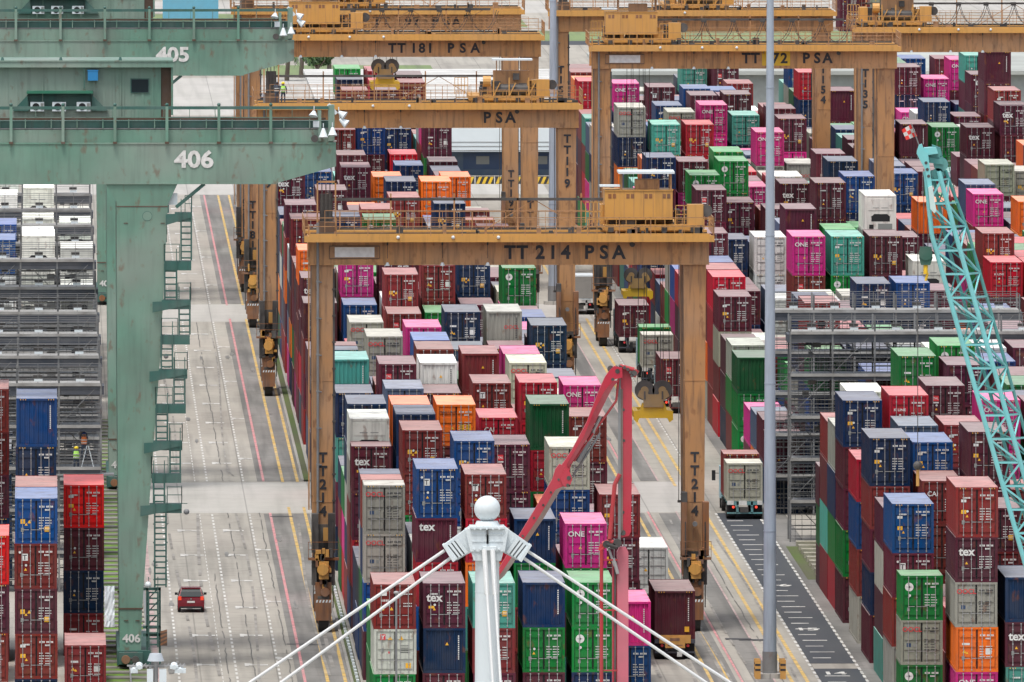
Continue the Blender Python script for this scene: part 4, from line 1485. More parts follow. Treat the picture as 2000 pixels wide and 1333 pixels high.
L1 292.60 wd+_wf+_wf+_ul-_
L1 305.20 wf+_wd-_wf-_ul-_wf-*
L1 322.60 wf+_wf+_wd-_wf-_
L1 335.20 ul+_wf+_wf+_ul+_wf+*
L1 353.60 wf+_wd+_wd+_wd-_
L1 366.20 wf-_wd-_ul-_ul-_wf-_
L2 -47.10 rd+*md+*vd+*
L2 -28.32 rd+.rd+.bd+.md-.rd-.rd-*
L2 57.20 bf+.bd+.bd-.
L2 81.60 bf+.bf-.bf-.
L2 145.60 od-.
L2 158.20 sd-.
L2 230.60 wd+.wd+*wd-*
L2 243.20 wf+.wd+.wf+.wf+*ul-*
L2 258.60 wf+_wd+_wf+.ul+.
L2 271.20 wf+_wf+_wd+_ul+_ul-.
L2 292.60 ul+.ul+.wf-_wd-_
L2 305.20 wf+.ul-.ul-.ul-.
L2 322.60 ul+_wf+_wf-_wf-.
L2 335.20 wd+_wd+_wd+_ul-_wf-*
L2 353.60 wf+.wf+.wd+.wf+.
L2 366.20 ul+_ul+_wf-.wf-.wf-.
L3 94.20 od+_bf+_bd-_
L3 145.60 sd+_
L3 158.20 sd+_bf+_od+_
L3 184.60 bd-_sd-_bd-_
L3 230.60 wf-_wf-_wf-_
L3 243.20 wf+_wd+_wf+_wf+_wd-_
L3 258.60 wf+_wf+_wf+_ul-_
L3 271.20 ul-_wf-_wd-_wd-_wf-_
L3 292.60 wf+_wd-_wf-_ul-_
L3 305.20 wf+_wd+_wf+_wf+_wf-_
L3 322.60 wd-_wf-_wf-_
L3 335.20 wf+_wf+_wf+_wf-_wf-_
L3 353.60 wf+_wf+_wf+_wf-_
L3 366.20 wf+_wf+_wf+_wd+_
"""
mass = MB(); n_ind = 0; seen_lab = {}
rowno = {}
for ln in STACKS.strip().splitlines():
    p = ln.split(); b = p[0][0]; c = int(p[0][1]); half = p[1].endswith('h'); Y = float(p[1].rstrip('h')); L = 6.06 if half else 12.19
    rowno[(b, c)] = rowno.get((b, c), 0) + 1; rw = rowno[(b, c)]
    tk = [p[2][i:i + 4] for i in range(0, len(p[2]), 4)]; n = len(tk); Z = 0.0
    for t, k in enumerate(tk):
        H = 2.896 if k[2] == '+' else 2.591; X = colx(b, c) + R.uniform(-.03, .03)
        col, kind, vis = k[0], k[1], k[3]
        if vis == '*':
            side = ('nearest the road' if b == 'L' else 'leftmost') if c == 0 else ordi(c + 1) + (' from the road' if b == 'L' else ' from left')
            lab = '%s container with %s' % (CN[col], KD[kind])
            pos = '%s, row %s, %s back, %s' % (tiername(t + 1, n), side, ordi(rw), BN[b])
            full = lab + ', ' + pos
            if len(full.split()) > 16:
                full = '%s container, %s' % (CN[col], pos)
            make_container(X, Y, Z, L, H, col, kind, full, 'containers stacked in the yard blocks', rods=(Y < 20))
            n_ind += 1
        else:
            r = random.Random(hash((b, c, rw, t)) & 0xffff if False else (ord(b) * 7919 + c * 104729 + rw * 1299709 + t * 15485863) & 0xffffff)
            cc = vary(col, r); mass.col = cc
            end = 'b' if kind in 'boxyk' else 'f' if kind == 'f' else 'd'
            h = CW / 2
            if vis == '.':
                body_mb(mass, L, H, end, False, 0, 1, 2, X + h, Y, Z)
                q = MB()
                if end == 'd':
                    for s in (-1, 1): door_mb(q, s, H, True, 0, 3)
                if end == 'f': reefer_unit(q, H, 0, 3, 2)
                for i, m_ in enumerate(q.m):
                    if m_ == 1 and end == 'f': q.m[i] = 3
                merge(mass, q, X + h, Y, Z)
                if kind != 'f':
                    q = MB(); marks_mb(q, kind, H, is_dark(col), r.randint(0, 5)); merge(mass, q, X + h, Y, Z, 4)
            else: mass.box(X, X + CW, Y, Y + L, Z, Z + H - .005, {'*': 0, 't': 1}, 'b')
        Z += H + .004
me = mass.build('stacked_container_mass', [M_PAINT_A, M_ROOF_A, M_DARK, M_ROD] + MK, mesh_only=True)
ca = me.color_attributes.new('Col', 'FLOAT_COLOR', 'CORNER')
buf = []
for f, cc in zip(mass.f, mass.c): buf.extend(list(cc) * len(f))
ca.data.foreach_set('color', buf)
o = bpy.data.objects.new('stacked_containers', me); COL.objects.link(o); o['kind'] = 'stuff'
o['label'] = 'remaining shipping containers stacked behind and between the nearer ones'
del mass, buf
# ------------------------------------------------------------------ rubber tyred gantry cranes
def sY(s): return 38000.0 / s - 1200.0
def railing(mb, x0, x1, y, z, h=1.1, step=1.55, m=0, t=.045, mid=True):
    n = max(1, int(round(abs(x1 - x0) / step)))
    for i in range(n + 1):
        x = x0 + (x1 - x0) * i / n; mb.box(x - t / 2, x + t / 2, y - t / 2, y + t / 2, z, z + h, m)
    mb.box(x0, x1, y - t / 2, y + t / 2, z + h - t, z + h, m)
    if mid: mb.box(x0, x1, y - t / 2, y + t / 2, z + h * .5, z + h * .5 + t, m)
def railing_y(mb, x, y0, y1, z, h=1.1, step=1.5, m=0, t=.045):
    n = max(1, int(round(abs(y1 - y0) / step)))
    for i in range(n + 1):
        y = y0 + (y1 - y0) * i / n; mb.box(x - t / 2, x + t / 2, y - t / 2, y + t / 2, z, z + h, m)
    for k in (h - t, h * .5): mb.box(x - t / 2, x + t / 2, y0, y1, z + k, z + k + t, m)
WD = 24.75; LW = 1.38
def rtg(X0, Y, hb, ht, label, house_x, house='full', girder_txt=(), leg_txt=None, leg_z=(17, .85), sign=None, festoon=False, rear_txt=None, legc=M_YB, cab=True):
    t = thing('yard_gantry_crane', label, 'gantry crane', (X0, Y, 0), 'yellow gantry cranes over the container blocks')
    yr = 7.4                                   # rear frame
    for yy in (0, yr):
        for k, xx in enumerate((.18, WD - .18 - LW)):
            b = MB(); w0 = .13
            pts = [(xx + w0, 3.0), (xx + LW - w0, 3.0), (xx + LW, hb), (xx, hb)]
            b.prism(pts, yy + .12, yy + 1.0)
            for z in (hb * .35, hb * .68, hb - .12): b.box(xx - .02 + w0 * (1 - z / hb), xx + LW + .02 - w0 * (1 - z / hb), yy + .10, yy + 1.02, z, z + .05)
            b.build('leg', legc, t)
        b = MB(); b.box(0, WD, yy, yy + 1.1, hb, ht - .06)
        b.box(-.12, WD + .12, yy - .18, yy + 1.3, ht - .06, ht + .12, 1)
        b.box(-.02, WD + .02, yy - .05, yy + 1.15, hb - .07, hb, 0)
        for i in range(1, 12): b.box(i * WD / 12 - .02, i * WD / 12 + .02, yy - .02, yy, hb, ht - .06)
        b.box(.1, WD - .1, yy + .45, yy + .65, ht + .12, ht + .26, 2)
        b.build('girder', [M_YG, M_YM, M_GRIME], t)
    for x in (.1, WD - 1.2):
        b = MB(); b.box(x, x + 1.1, 1.1, yr, ht - 1.0, ht - .1); b.build('end_beam', M_YB, t)
    # walkway and railing over the front girder
    b = MB(); b.box(-.3, WD + .3, -1.0, -.18, ht + .02, ht + .10, 1)
    b.box(-.3, WD + .3, -1.02, -1.0, ht - .28, ht + .10, 1)
    railing(b, -.25, WD + .25, -.98, ht + .1, 1.15, 2.0); railing(b, 0, WD, yr + 1.35, ht + .1, 1.15, 2.0)
    for xx in (-.28, WD + .28): railing_y(b, xx, -.98, yr + 1.3, ht + .1)
    b.box(0, WD, -1.0, -.96, ht + .1, ht + .25, 1)
    rr = random.Random(int(Y) + 9)
    for i in range(22):
        cx = rr.uniform(.5, WD - .5); w = rr.uniform(.1, .5); b.box(cx, cx + w, -.9, -.4, ht + .12, ht + .12 + rr.uniform(.15, .7), 2 if i % 3 else 0)
    railing(b, 1.0, WD - 1.0, .9, ht + .12, 1.5, .9, 0, .03)
    for i in range(8): b.bar((1.5 + i * 3.1, -1.0, ht - .02), (1.5 + i * 3.1, 0, ht - .5), .07, .07)
    b.build('walkway', [M_YB, M_YM, M_GRIME], t)
    # running gear
    for k, xx in enumerate((.18 + LW / 2, WD - .18 - LW / 2)):
        b = MB(); b.box(xx - .42, xx + .42, -1.6, yr + 2.6, 2.25, 3.05); b.box(xx - .5, xx + .5, -1.62, -1.45, 1.2, 3.1); b.build('sill_beam', M_ORNG, t)
        for yy in (-.9, yr + .9):
            b = MB(); b.box(xx - .36, xx + .36, yy - .9, yy + 1.5, 1.0, 2.25); b.box(xx - .48, xx + .48, yy - 1.0, yy - .86, .75, 2.05, 1)
            for i in range(5): b.quad([(xx - .48 + i * .2, yy - 1.004, 1.86), (xx - .38 + i * .2, yy - 1.004, 1.86), (xx - .33 + i * .2, yy - 1.004, 2.02), (xx - .43 + i * .2, yy - 1.004, 2.02)], 2)
            bo = b.build('bogie', [M_GRIME, M_ORNG, M_WPAINT], t)
            for q in (-.15, 1.25):
                w = MB(); w.tube((xx - .3, yy + q, .76), (xx + .3, yy + q, .76), .76, n=20); w.tube((xx - .33, yy + q, .76), (xx + .33, yy + q, .76), .36, n=12, m=1); w.build('wheel', [M_TYRE, M_ORNG], bo)
        b = MB()                                        # drive motors, hoses, boxes
        rr = random.Random(k + int(Y))
        for i in range(16):
            cx = xx + rr.uniform(-.5, .5); cz = rr.uniform(2.6, 4.8); w = rr.uniform(.12, .38)
            b.box(cx - w / 2, cx + w / 2, -1.75, -1.1 - rr.random() * .4, cz, cz + rr.uniform(.15, .6), rr.choice((0, 0, 1, 2)))
        for sx in (-.72, .42): b.box(xx + sx, xx + sx + .3, -1.3, -.2, 2.9, 4.6, 0)
        b.box(xx - .5, xx + .5, -.9, -.1, 2.9, 4.7, 0)
        b.tube((xx - .05, -2.0, 3.9), (xx + .12, -1.3, 3.9), .36, n=12, m=2); b.box(xx - .28, xx + .32, -1.9, -1.5, 3.3, 4.4, 2)
        b.tube((xx + .1, -1.9, 2.5), (xx + .1, -1.3, 2.5), .28, n=12, m=1)
        for sx in (-.62, .6): b.tube((xx + sx, -1.3, 1.5), (xx + sx, -1.3, 6.8), .035, n=6, m=0)
        b.build('drive_unit', [M_GRIME, M_ORNG, M_YM], t)
        b = MB()                                        # electrical housing with its platform
        if k == 0:
            b.box(xx - .72, xx - .30, -1.1, .1, 4.9, 7.3, 0); b.box(xx + .30, xx + .74, -1.1, .1, 4.9, 7.3, 0); b.box(xx - .30, xx + .30, -.15, .1, 4.9, 6.6, 0); b.box(xx + .0, xx + .34, -.4, -.1, 5.6, 6.4, 2)
        else:
            b.box(xx - .86, xx - .52, -1.2, .4, 4.7, 8.0, 1); b.box(xx + .46, xx + .84, -1.2, .4, 4.7, 8.0, 1); b.box(xx - .86, xx + .84, -.3, .1, 4.6, 4.9, 0); b.box(xx - .86, xx - .5, -1.2, .4, 8.0, 8.6, 0)
            b.tube((xx, -.35, 6.6), (xx, -.05, 6.6), .16, n=10, m=3)
        b.box(xx - .95, xx + .98, -1.5, -.9, 4.45, 4.6, 1)
        railing(b, xx - .93, xx + .96, -1.5, 4.6, 1.0, 1.8, 1, .035)
        b.build('equipment_housing', [M_GRIME, M_ORNG, M_YM, M_STEEL], t)
    # cable pipe, brackets and ladder on the legs
    b = MB(); x = .55; b.tube((x, -.12, 7.3), (x, -.12, ht + .9), .085, n=8)
    for i in range(7): z = 8 + i * (hb - 8) / 6.5; b.tube((x, -.12, z), (x + .22, .05, z), .05, n=6); b.box(x - .11, x + .11, -.2, 0, z, z + .1)
    b.box(-.05, .04, -.05, .06, 7.5, ht + .8, 1); b.box(.10, .16, -.02, .06, 7.5, hb, 2)
    b.box(LW + .1, LW + .22, .1, .3, 6.0, hb - .3, 2)
    for i in range(9): z = 8 + i * (hb - 8) / 9; b.box(LW + .06, LW + .28, .05, .2, z, z + .12, 2)
    b.build('cable_pipe', [M_STEEL, M_YB, M_GRIME], t)
    b = MB(); x = WD - LW - .25; b.box(x - .05, x, .3, .36, 3, hb, 2); b.box(x - .25, x - .2, .3, .36, 8, hb, 2); b.box(x - .3, x + .02, .25, .4, 7.9, 8.05, 2)
    b.build('hose_line', [M_STEEL, M_YB, M_GRIME], t)
    # trolley and machinery house
    hx = house_x; tr = MB(); tr.box(hx - 2.2, hx + 3.6, -.1, yr + 1.2, ht + .4, ht + .75, 0)
    for xx in (-1.9, -.3, 1.4, 3.2): tr.box(hx + xx, hx + xx + .35, -.2, .3, ht + .3, ht + .7, 1)
    rr = random.Random(int(Y) + 3)
    for i in range(26):
        cx = hx + rr.uniform(-2.2, 3.6); w = rr.uniform(.2, .8); tr.box(cx - w / 2, cx + w / 2, rr.uniform(.2, 3), 3.4, ht + .75, ht + .75 + rr.uniform(.3, 1.2), rr.choice((0, 1, 1, 2)))
    tro = tr.build('trolley', [M_YM, M_GRIME, M_YB], t)
    if house == 'full':
        b = MB(); x0, x1 = hx - 2.1, hx + 2.1; z0, z1 = ht + 1.05, ht + 2.85
        b.box(x0, x1, .1, 3.4, z0, z1)
        for i in range(1, 7): b.box(x0 + i * .6 - .012, x0 + i * .6 + .012, .09, .1, z0 + .05, z1 - .05, 2)
        for i in range(4):
            for j in range(2): b.box(x0 + .22 + i * 1.12 + j * .28, x0 + .42 + i * 1.12 + j * .28, .085, .1, z1 - .48, z1 - .2, 1)
        b.box(x0 - .03, x1 + .03, .05, 3.45, z1, z1 + .05)
        b.build('machinery_house', [M_YM, M_ORNG, M_YB], tro)
        b = MB(); z = z1 + .05
        for xx in (x0 + 1.0, x1 - .15): 
            for yy in (.2, 3.0): b.box(xx, xx + .1, yy, yy + .1, z, z + 1.0, 1)
        b.box(x0 + .85, x1 + .12, -.1, 3.4, z + 1.0, z + 1.14, 0); b.box(x0 + 1.9, x1 - .8, .6, 2.2, z, z + .62, 1); b.box(x0 - .3, x0 + .95, .2, 1.8, z + .18, z + .28, 0)
        b.build('awning', [M_WPAINT, M_YB], tro)
    else:
        b = MB(); z = ht + .75
        b.tube((hx - .2, .6, z + .45), (hx + 2.4, .6, z + .45), .45, n=14, m=1); b.tube((hx - 1.1, .4, z + 1.1), (hx - .5, .4, z + 1.1), .42, n=12, m=0)
        b.box(hx - .3, hx + 2.5, 1.2, 2.4, z, z + 1.9, 2); b.box(hx + 1.2, hx + 1.7, .9, 1.2, z + 1.2, z + 1.7, 1)
        for xx in (hx - .3, hx + .9, hx + 2.4): b.bar((xx, .1, z), (xx, .1, z + 1.4), .1, .1, 0); b.bar((xx, .1, z), (xx + .5, .1, z + 1.0), .08, .08, 0)
        b.build('winch', [M_YM, M_GRIME, M_YB], tro)
        b = MB()
        for xx in (hx - .1, hx + 2.3): b.box(xx, xx + .08, .9, .98, z + 1.9, z + 2.7, 1)
        b.box(hx - .4, hx + 2.7, .5, 2.6, z + 2.7, z + 2.82, 0); b.build('awning', [M_WPAINT, M_YB], tro)
    b = MB(); railing(b, hx - 3.2, hx + 4.6, -.7, ht + .1, 1.05, .6, 0, .04); railing(b, hx - 3.3, hx - 2.3, -.5, ht + .9, 1.3, .25, 0, .05); railing(b, hx + 2.3, hx + 4.4, .3, ht + .75, 1.2, .5, 0, .05)
    b.box(hx + 3.0, hx + 4.0, 0, 1, ht + .7, ht + 2.0, 0); b.tube((hx + 4.2, .2, ht + 1.6), (hx + 4.2, .5, ht + 1.6), .38, n=14, m=1)
    b.build('trolley_railing', [M_YM, M_GRIME], tro)
    # access frame at the far end from the trolley
    b = MB(); fx = 1.0 if hx > 8 else WD - 1.5
    if house_x > 8:
        for dx in (-.5, .62): b.box(fx + dx, fx + dx + .1, 1.6, 1.7, ht, ht + 3.4)
        b.box(fx - .5, fx + .72, 1.6, 1.7, ht + 3.3, ht + 3.42); b.box(fx - .3, fx + .5, 2.0, 2.1, ht + .3, ht + 2.6, 1)
        for i in range(3): b.box(fx - .2 + i * .25, fx - .14 + i * .25, 1.7, 1.76, ht + .4, ht + 3.2, 1)
        b.box(fx - .4, fx + .62, 1.4, 2.2, ht, ht + .9, 2)
        b.build('cable_reel_frame', [M_YB, M_GRIME, M_BROWND], t)
    # power cable line along the girder
    b = MB(); b.box(1.2, WD - 4, yr + .2, yr + .32, ht + 1.95, ht + 2.12, 0)
    for i in range(6): b.box(1.2 + i * (WD - 5) / 5, 1.3 + i * (WD - 5) / 5, yr + .2, yr + .3, ht, ht + 2.4, 1)
    for i in range(3): b.bar((WD * .45 + i * 3, yr + .3, ht + 2.0 if i % 2 else ht + .2), (WD * .45 + i * 3 + 3, yr + .3, ht + .2 if i % 2 else ht + 2.0), .05, .05, 1)
    if festoon:
        n = 7; w = (WD - 8) / n; z0 = ht + 2.0
        for i in range(n):
            x = 4.5 + i * w if house_x < 12 else 1.5 + i * w
            pts = [(x + w * j / 8, z0 - 1.75 * (1 - ((j - 4) / 4.0) ** 2) ** .8 if abs(j - 4) < 4 else z0) for j in range(9)]
            for (a, c), (d, e) in zip(pts, pts[1:]):
                b.bar((a, yr, c), (d, yr, e), .09, .05, 0); b.bar((a + .15, yr - .2, c - .1), (d + .15, yr - .2, e - .1), .06, .05, 0)
            b.box(x - .2, x + .25, yr - .1, yr + .1, z0 - .15, z0 + .15, 0)
    b.build('power_cable', [M_GRIME, M_YB], t)
    b = MB(); rr = random.Random(5)
    for i in range(3):
        x = (4.8, 8.2, 11.0)[i]; b.box(x, x + .1, -.3, -.1, ht - .5, ht - .3, 0); b.tube((x + .05, -.25, ht - .5), (x + .05, -.3, hb + .35), .02, n=5, m=0); b.tube((x + .05, -.28, hb + .1), (x + .05, -.28, hb - .1), .07, .16, n=10, m=1)
        b.sphere((x + .7, -1.06, ht + .02), .11, 8, 6, 1)
    b.tube((20.0, -.35, ht - .45), (20.0, -.05, ht - .45), .17, n=12, m=0)
    b.build('girder_lamp', [M_GRIME, M_WPAINT], t)
    if girder_txt or leg_txt:
        b = MB()
        for s, x, z, size, sq_ in girder_txt: b.text(s, size, (x, -.03, z), 0, .045, sq_)
        if leg_txt:
            for xx in (.18 + LW / 2, WD - .18 - LW / 2):
                b.vtext(leg_txt, leg_z[1], xx, .09, leg_z[0], leg_z[1] * 1.34, 0, .05)
        b.build('lettering', M_BLACKL, t)
    if sign:
        b = MB(); x0, x1 = sign; zz = (hb + ht) / 2 - .1; b.box(x0, x1, -.1, -.02, zz - .36, zz + .36, 0); b.box(x0 + .3, x1 - .3, -.13, -.1, zz - .31, zz + .31, 1)
        b.box(x0 - .03, x1 + .03, -.09, -.021, zz - .40, zz + .40, 2); b.build('sign_board', [M_YB, mat('faded_sign_white', (.88, .90, .90), noise=.2, scale=3), M_GRIME], t)
    return t
def letters(txt, x0, x1, z, size):            # letters spread from x0 to x1
    out = []; n = len(txt)
    for i, ch in enumerate(txt):
        if ch != ' ': out.append((ch, x0 + (x1 - x0) * i / (n - 1), z, size, 1.0))
    return out
def gt(s, px_list, X0, z, size): return [(ch, (px - 88) / s - X0, z, size, 1.0) for ch, px in px_list]
XC, XA = 16.25, 44.3
s = 31.62
rtg(XC, sY(s), 22.72, 24.38, 'nearest yellow gantry crane, over the centre block, with dark rain streaks on its girder', 20.4, 'full',
    gt(s, list(zip('TT214PSA', (995, 1019, 1054, 1079, 1104, 1151, 1179, 1208))), XC, 23.05, .84), 'TT214', (10.45, .62), (1.30, 4.35))
s = 25.4
rtg(XC, sY(s), 20.65, 22.3, 'second yellow gantry crane over the centre block, with an open winch trolley', 18.5, 'open',
    gt(s, list(zip('PSA', (951, 974, 996))), XC, 21.0, .84), 'TT119', (19.45, .64))
s = 23.6
rtg(XC, sY(s), 22.45, 24.05, 'third yellow gantry crane over the centre block, with housing beside the green beam tip', 6.0, 'full',
    gt(s, list(zip('TT181PSA', (765, 783, 807, 823, 839, 880, 903, 927))), XC, 22.75, .80), 'TT181', (9.85, .62), festoon=True)
s = 22.66
rtg(XC, sY(s), 22.6, 24.2, 'farthest yellow gantry crane over the centre block, its lettering behind black cable loops', 9.0, 'full',
    gt(s, list(zip('TT197PSA', (735, 752, 778, 796, 812, 850, 872, 890))), XC, 22.9, .80), 'TT197', (9.85, .62), festoon=False)
s = 24.1
rtg(XA, sY(s), 22.55, 24.2, 'yellow gantry crane over the right block with a faded white sign on its girder', 3.2, 'full',
    gt(s, list(zip('TT172PSA', (1457, 1475, 1500, 1515, 1531, 1575, 1596, 1616))), XA, 22.95, .84), None, sign=(1.1, 4.2), festoon=True)
s = 22.29
rtg(XA, sY(s), 21.6, 23.2, 'farthest yellow gantry crane over the right block, its legs marked T154', 12.0, 'open', (), 'T154', (17.9, .66))
s = 22.5
rtg(70.35, sY(s), 20.3, 22.2, 'yellow gantry crane over the far right block, its left leg marked T135', 2.6, 'open', (), 'T135', (18.1, .68), festoon=True)
def patch(x0, x1, z0, z1, Y, name='paint_patch'):
    b = MB(); b.box(x0, x1, Y - .026, Y - .006, z0, z1); return b
pb = patch((1488 - 88) / 24.1, (1543 - 88) / 24.1, 22.72, 24.05, sY(24.1))
for o in COL.objects:
    if o.name.startswith('yard_gantry_crane') and 'faded white sign' in o.get('label', ''):
        po = pb.build('paint_patch', M_YS, o); po.location = (-o.location.x, 0, 0)
        for v in po.data.vertices: v.co.y -= o.location.y

# ------------------------------------------------------------------ spreaders hanging on ropes
def spreader(px, py, s, ht, label, dark=False):
    Y = sY(s) + 3.5; X, Z = onY(px, py, Y)      # middle of the yellow beam
    t = thing('container_spreader', label, 'spreader', (X, Y, Z), 'spreaders hanging under the gantry cranes')
    b = MB(); pts = [(-1.22, .25), (-.82, .32), (-.70, .75), (-.62, .75), (-.58, .55), (.58, .55), (.62, .75), (.70, .75), (.82, .32), (1.22, .25), (1.22, -.28), (1.0, -.45), (.86, -.18), (-.86, -.18), (-1.0, -.45), (-1.22, -.28)]
    b.prism(pts, -.3, .3); b.box(-1.2, -.9, -.2, 6.0, -.2, .2); b.box(.9, 1.2, -.2, 6.0, -.2, .2); b.box(-1.1, 1.1, 5.8, 6.2, -.2, .2)
    b.build('spreader_frame', M_YS, t)
    b = MB()
    for sx in (-1, 1): b.tube((sx * .55, -.35, 1.55), (sx * .55, -.15, 1.55), .62, n=20, m=0); b.tube((sx * .55, -.37, 1.55), (sx * .55, -.14, 1.55), .25, n=14, m=1)
    b.prism([(-1.0, 1.2), (-.85, 1.55), (-.45, 1.55), (-.3, 1.3), (.3, 1.3), (.45, 1.55), (.85, 1.55), (1.0, 1.2), (.62, .95), (.62, .5), (-.62, .5), (-.62, .95)], -.45, .1, 1)
    for sx in (-.55, .55): b.box(sx - .05, sx + .05, -.5, -.45, 1.0, 1.5, 0)
    b.build('head_block', [M_GRIME, mat('ochre_steel', (.36, .22, .07), noise=.3)], t)
    b = MB(); H = ht - Z
    for x in (-1.0, -.62, -.45, .1, .45, .62, 1.0):
        for y in (-.3,): b.tube((x, y, 1.6), (x * .9, y, H), .022, n=5)
    b.build('rope', M_GRIME, t)
    return t
spreader(1276, 811, 31.62, 24.3, 'bright yellow spreader with two black sheaves hanging over the truck lane')
spreader(752, 166, 23.6, 24.0, 'small far spreader hanging in front of a row of containers')
spreader(1246, 575, 24.1, 24.1, 'shaded spreader hanging over a dark container in the right truck lane')

# ------------------------------------------------------------------ green rail cranes on the left
def green_crane(Y, num, label):
    t = thing('rail_gantry_crane', label, 'gantry crane', (0, Y, 0), 'green rail gantry cranes on the left')
    s0 = 32.6; X = lambda px: (px - 88) / s0; Z = lambda py: HC - (py + 1112) / s0
    b = MB(); pts = [(-36, Z(358)), (X(538), Z(358)), (X(590), Z(343)), (X(655), Z(325)), (X(655), Z(279)), (-36, Z(279))]
    b.prism(pts, 0, 1.6)
    b.box(-36, X(655), -.05, 0, Z(281), Z(278)); b.box(-36, X(540), -.06, 0, Z(359.5), Z(357))
    for px in (60, 155, 250, 345, 440, 530, 600): b.box(X(px) - .014, X(px) + .014, -.01, 0, Z(357 if px < 540 else 342), Z(281))
    b.build('girder', M_GREEN, t)
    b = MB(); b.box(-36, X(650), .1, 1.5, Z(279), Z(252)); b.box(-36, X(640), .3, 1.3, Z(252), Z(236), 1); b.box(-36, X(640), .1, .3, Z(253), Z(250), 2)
    b.box(-36, X(635), .15, .3, Z(234), Z(230), 3)
    for i in range(24):
        px = 20 + 50.5 * i - 600
        if px < 640: b.box(X(px + 22) - .03, X(px + 22) + .03, .02, .12, Z(250), Z(232))
    b.build('rail_box', [M_GREEN, M_GREEND, M_STEEL, M_BROWND], t)
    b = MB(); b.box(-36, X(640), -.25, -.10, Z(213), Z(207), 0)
    for i in range(-6, 6):
        px = 20 + 101.5 * i
        if px <= 640:
            x = X(px); b.box(x - .085, x + .085, -.28, -.06, Z(279), Z(207), 1); b.box(x - .12, x + .12, -.3, -.04, Z(280), Z(276), 2); b.sphere((x, -.15, Z(204)), .11, 8, 6, 0)
    railing(b, -36, X(620), 1.5, Z(250), 1.15, 1.55, 1, .035)
    b.build('cable_rail', [M_GREEND, M_GREEN, M_BROWND], t)
    # lamps and gear at the tip
    b = MB(); x = X(648)
    b.box(X(620), X(626), -.3, -.1, Z(275), Z(215), 0); b.box(X(640), X(652), -.1, 1.2, Z(275), Z(205), 0); b.box(X(610), X(622), -.35, -.3, Z(248), Z(236), 2)
    b.bar((X(640), 0, Z(203)), (X(656), 0, Z(222)), .14, .2, 2)
    b.tube((X(613), -.3, Z(270)), (X(613), -.5, Z(270)), .22, n=12, m=1)
    bo = b.build('tip_bracket', [M_GREEN, M_GRIME, M_WPAINT], t)
    for a, c, e, f in ((630, 250, 630, 268), (648, 248, 648, 264), (660, 218, 672, 226), (662, 232, 676, 242), (612, 216, 610, 226)):
        w = MB(); w.tube((X(a), -.4, Z(c)), (X(e), -.5, Z(f)), .08, .28, n=14); w.tube((X(a), -.3, Z(c) + .05), (X(a), -.3, Z(c) + .3), .03, n=6); w.build('floodlight', M_WPAINT, bo)
    # house of the rear girder
    b = MB(); y0, y1 = 9.0, 15.0; ZZ = lambda py: Z(py) + .18; XX = lambda px: X(px) + .08
    b.box(-20, XX(312), y0, y1, ZZ(262), ZZ(146)); n = 46
    for i in range(n): x = -20 + i * (XX(312) + 20) / n; b.box(x, x + .14, y0 - .035, y0, ZZ(260), ZZ(147))
    b.box(-20.2, XX(336), y0 - .5, y1 + .3, ZZ(146), ZZ(133)); b.box(-20.2, XX(336), y0 - .55, y0 - .5, ZZ(134.5), ZZ(132))
    b.box(XX(312), XX(332), y0 + .1, y0 + .4, ZZ(262), ZZ(146), 1); b.box(XX(332), XX(336), y0 - .3, y0 + .4, ZZ(240), ZZ(146))
    for a in (XX(50), XX(200)):
        pass
    b.box(XX(48), XX(178), y0 - .9, y0 - .04, ZZ(197), ZZ(192), 2); b.box(XX(51), XX(175), y0 - .06, y0 - .036, ZZ(230), ZZ(198), 3)
    b.prism([(XX(20), ZZ(232)), (XX(50), ZZ(200)), (XX(52), ZZ(232))], y0 - .3, y0 - .04, 3); b.prism([(XX(176), ZZ(200)), (XX(208), ZZ(232)), (XX(176), ZZ(232))], y0 - .3, y0 - .04, 3)
    for px in (78, 232): b.box(XX(px), XX(px) + .07, y0 - .1, y0 - .04, ZZ(262), ZZ(150), 0)
    ho = b.build('machinery_house', [M_GREEN, M_BROWND, mat('awning_green', (.02, .17, .10), noise=.1), M_GREEND], t)
    w = MB(); w.box(XX(252), XX(289), y0 - .07, y0 - .04, ZZ(197), ZZ(168), 1); w.box(XX(254), XX(287), y0 - .09, y0 - .07, ZZ(195), ZZ(170), 0); w.build('window', [M_GLASS, M_GREEND], ho)
    w = MB(); w.box(XX(168), XX(188), y0 - .5, y0 - .04, ZZ(172), ZZ(152)); w.box(XX(167), XX(189), y0 - .52, y0 - .04, ZZ(153), ZZ(151)); w.build('blue_box', mat('blue_plastic', (.02, .22, .50), noise=.05), ho)
    for px in (55, 98, 146):
        w = MB(); w.box(XX(px), XX(px + 27), y0 - .7, y0 - .06, ZZ(232), ZZ(214), 0); w.tube((XX(px + 11), y0 - .72, ZZ(223)), (XX(px + 11), y0 - .70, ZZ(223)), .22, n=14, m=1); w.box(XX(px + 20), XX(px + 26), y0 - .715, y0 - .7, ZZ(230), ZZ(216), 2); w.build('air_conditioner', [M_WPAINT, M_DARK, M_GREYS], ho)
    w = MB()
    for px in (0, 115, 232): w.tube((XX(px), y0 - .2, ZZ(133)), (XX(px), y0 - .2, ZZ(126)), .12, .06, n=8)
    w.box(XX(112), XX(162), y0 - .45, y0 - .4, ZZ(133), ZZ(132)); w.box(XX(112), XX(114), y0 - .45, y0 - .4, ZZ(149), ZZ(133)); w.box(XX(160), XX(162), y0 - .45, y0 - .4, ZZ(190), ZZ(133)); w.build('roof_vent', M_GREEND, ho)
    # rear girder
    b = MB(); b.box(-36, 16.6, 17.2, 18.8, Z(330), Z(262)); b.build('girder', M_GREEND, t)
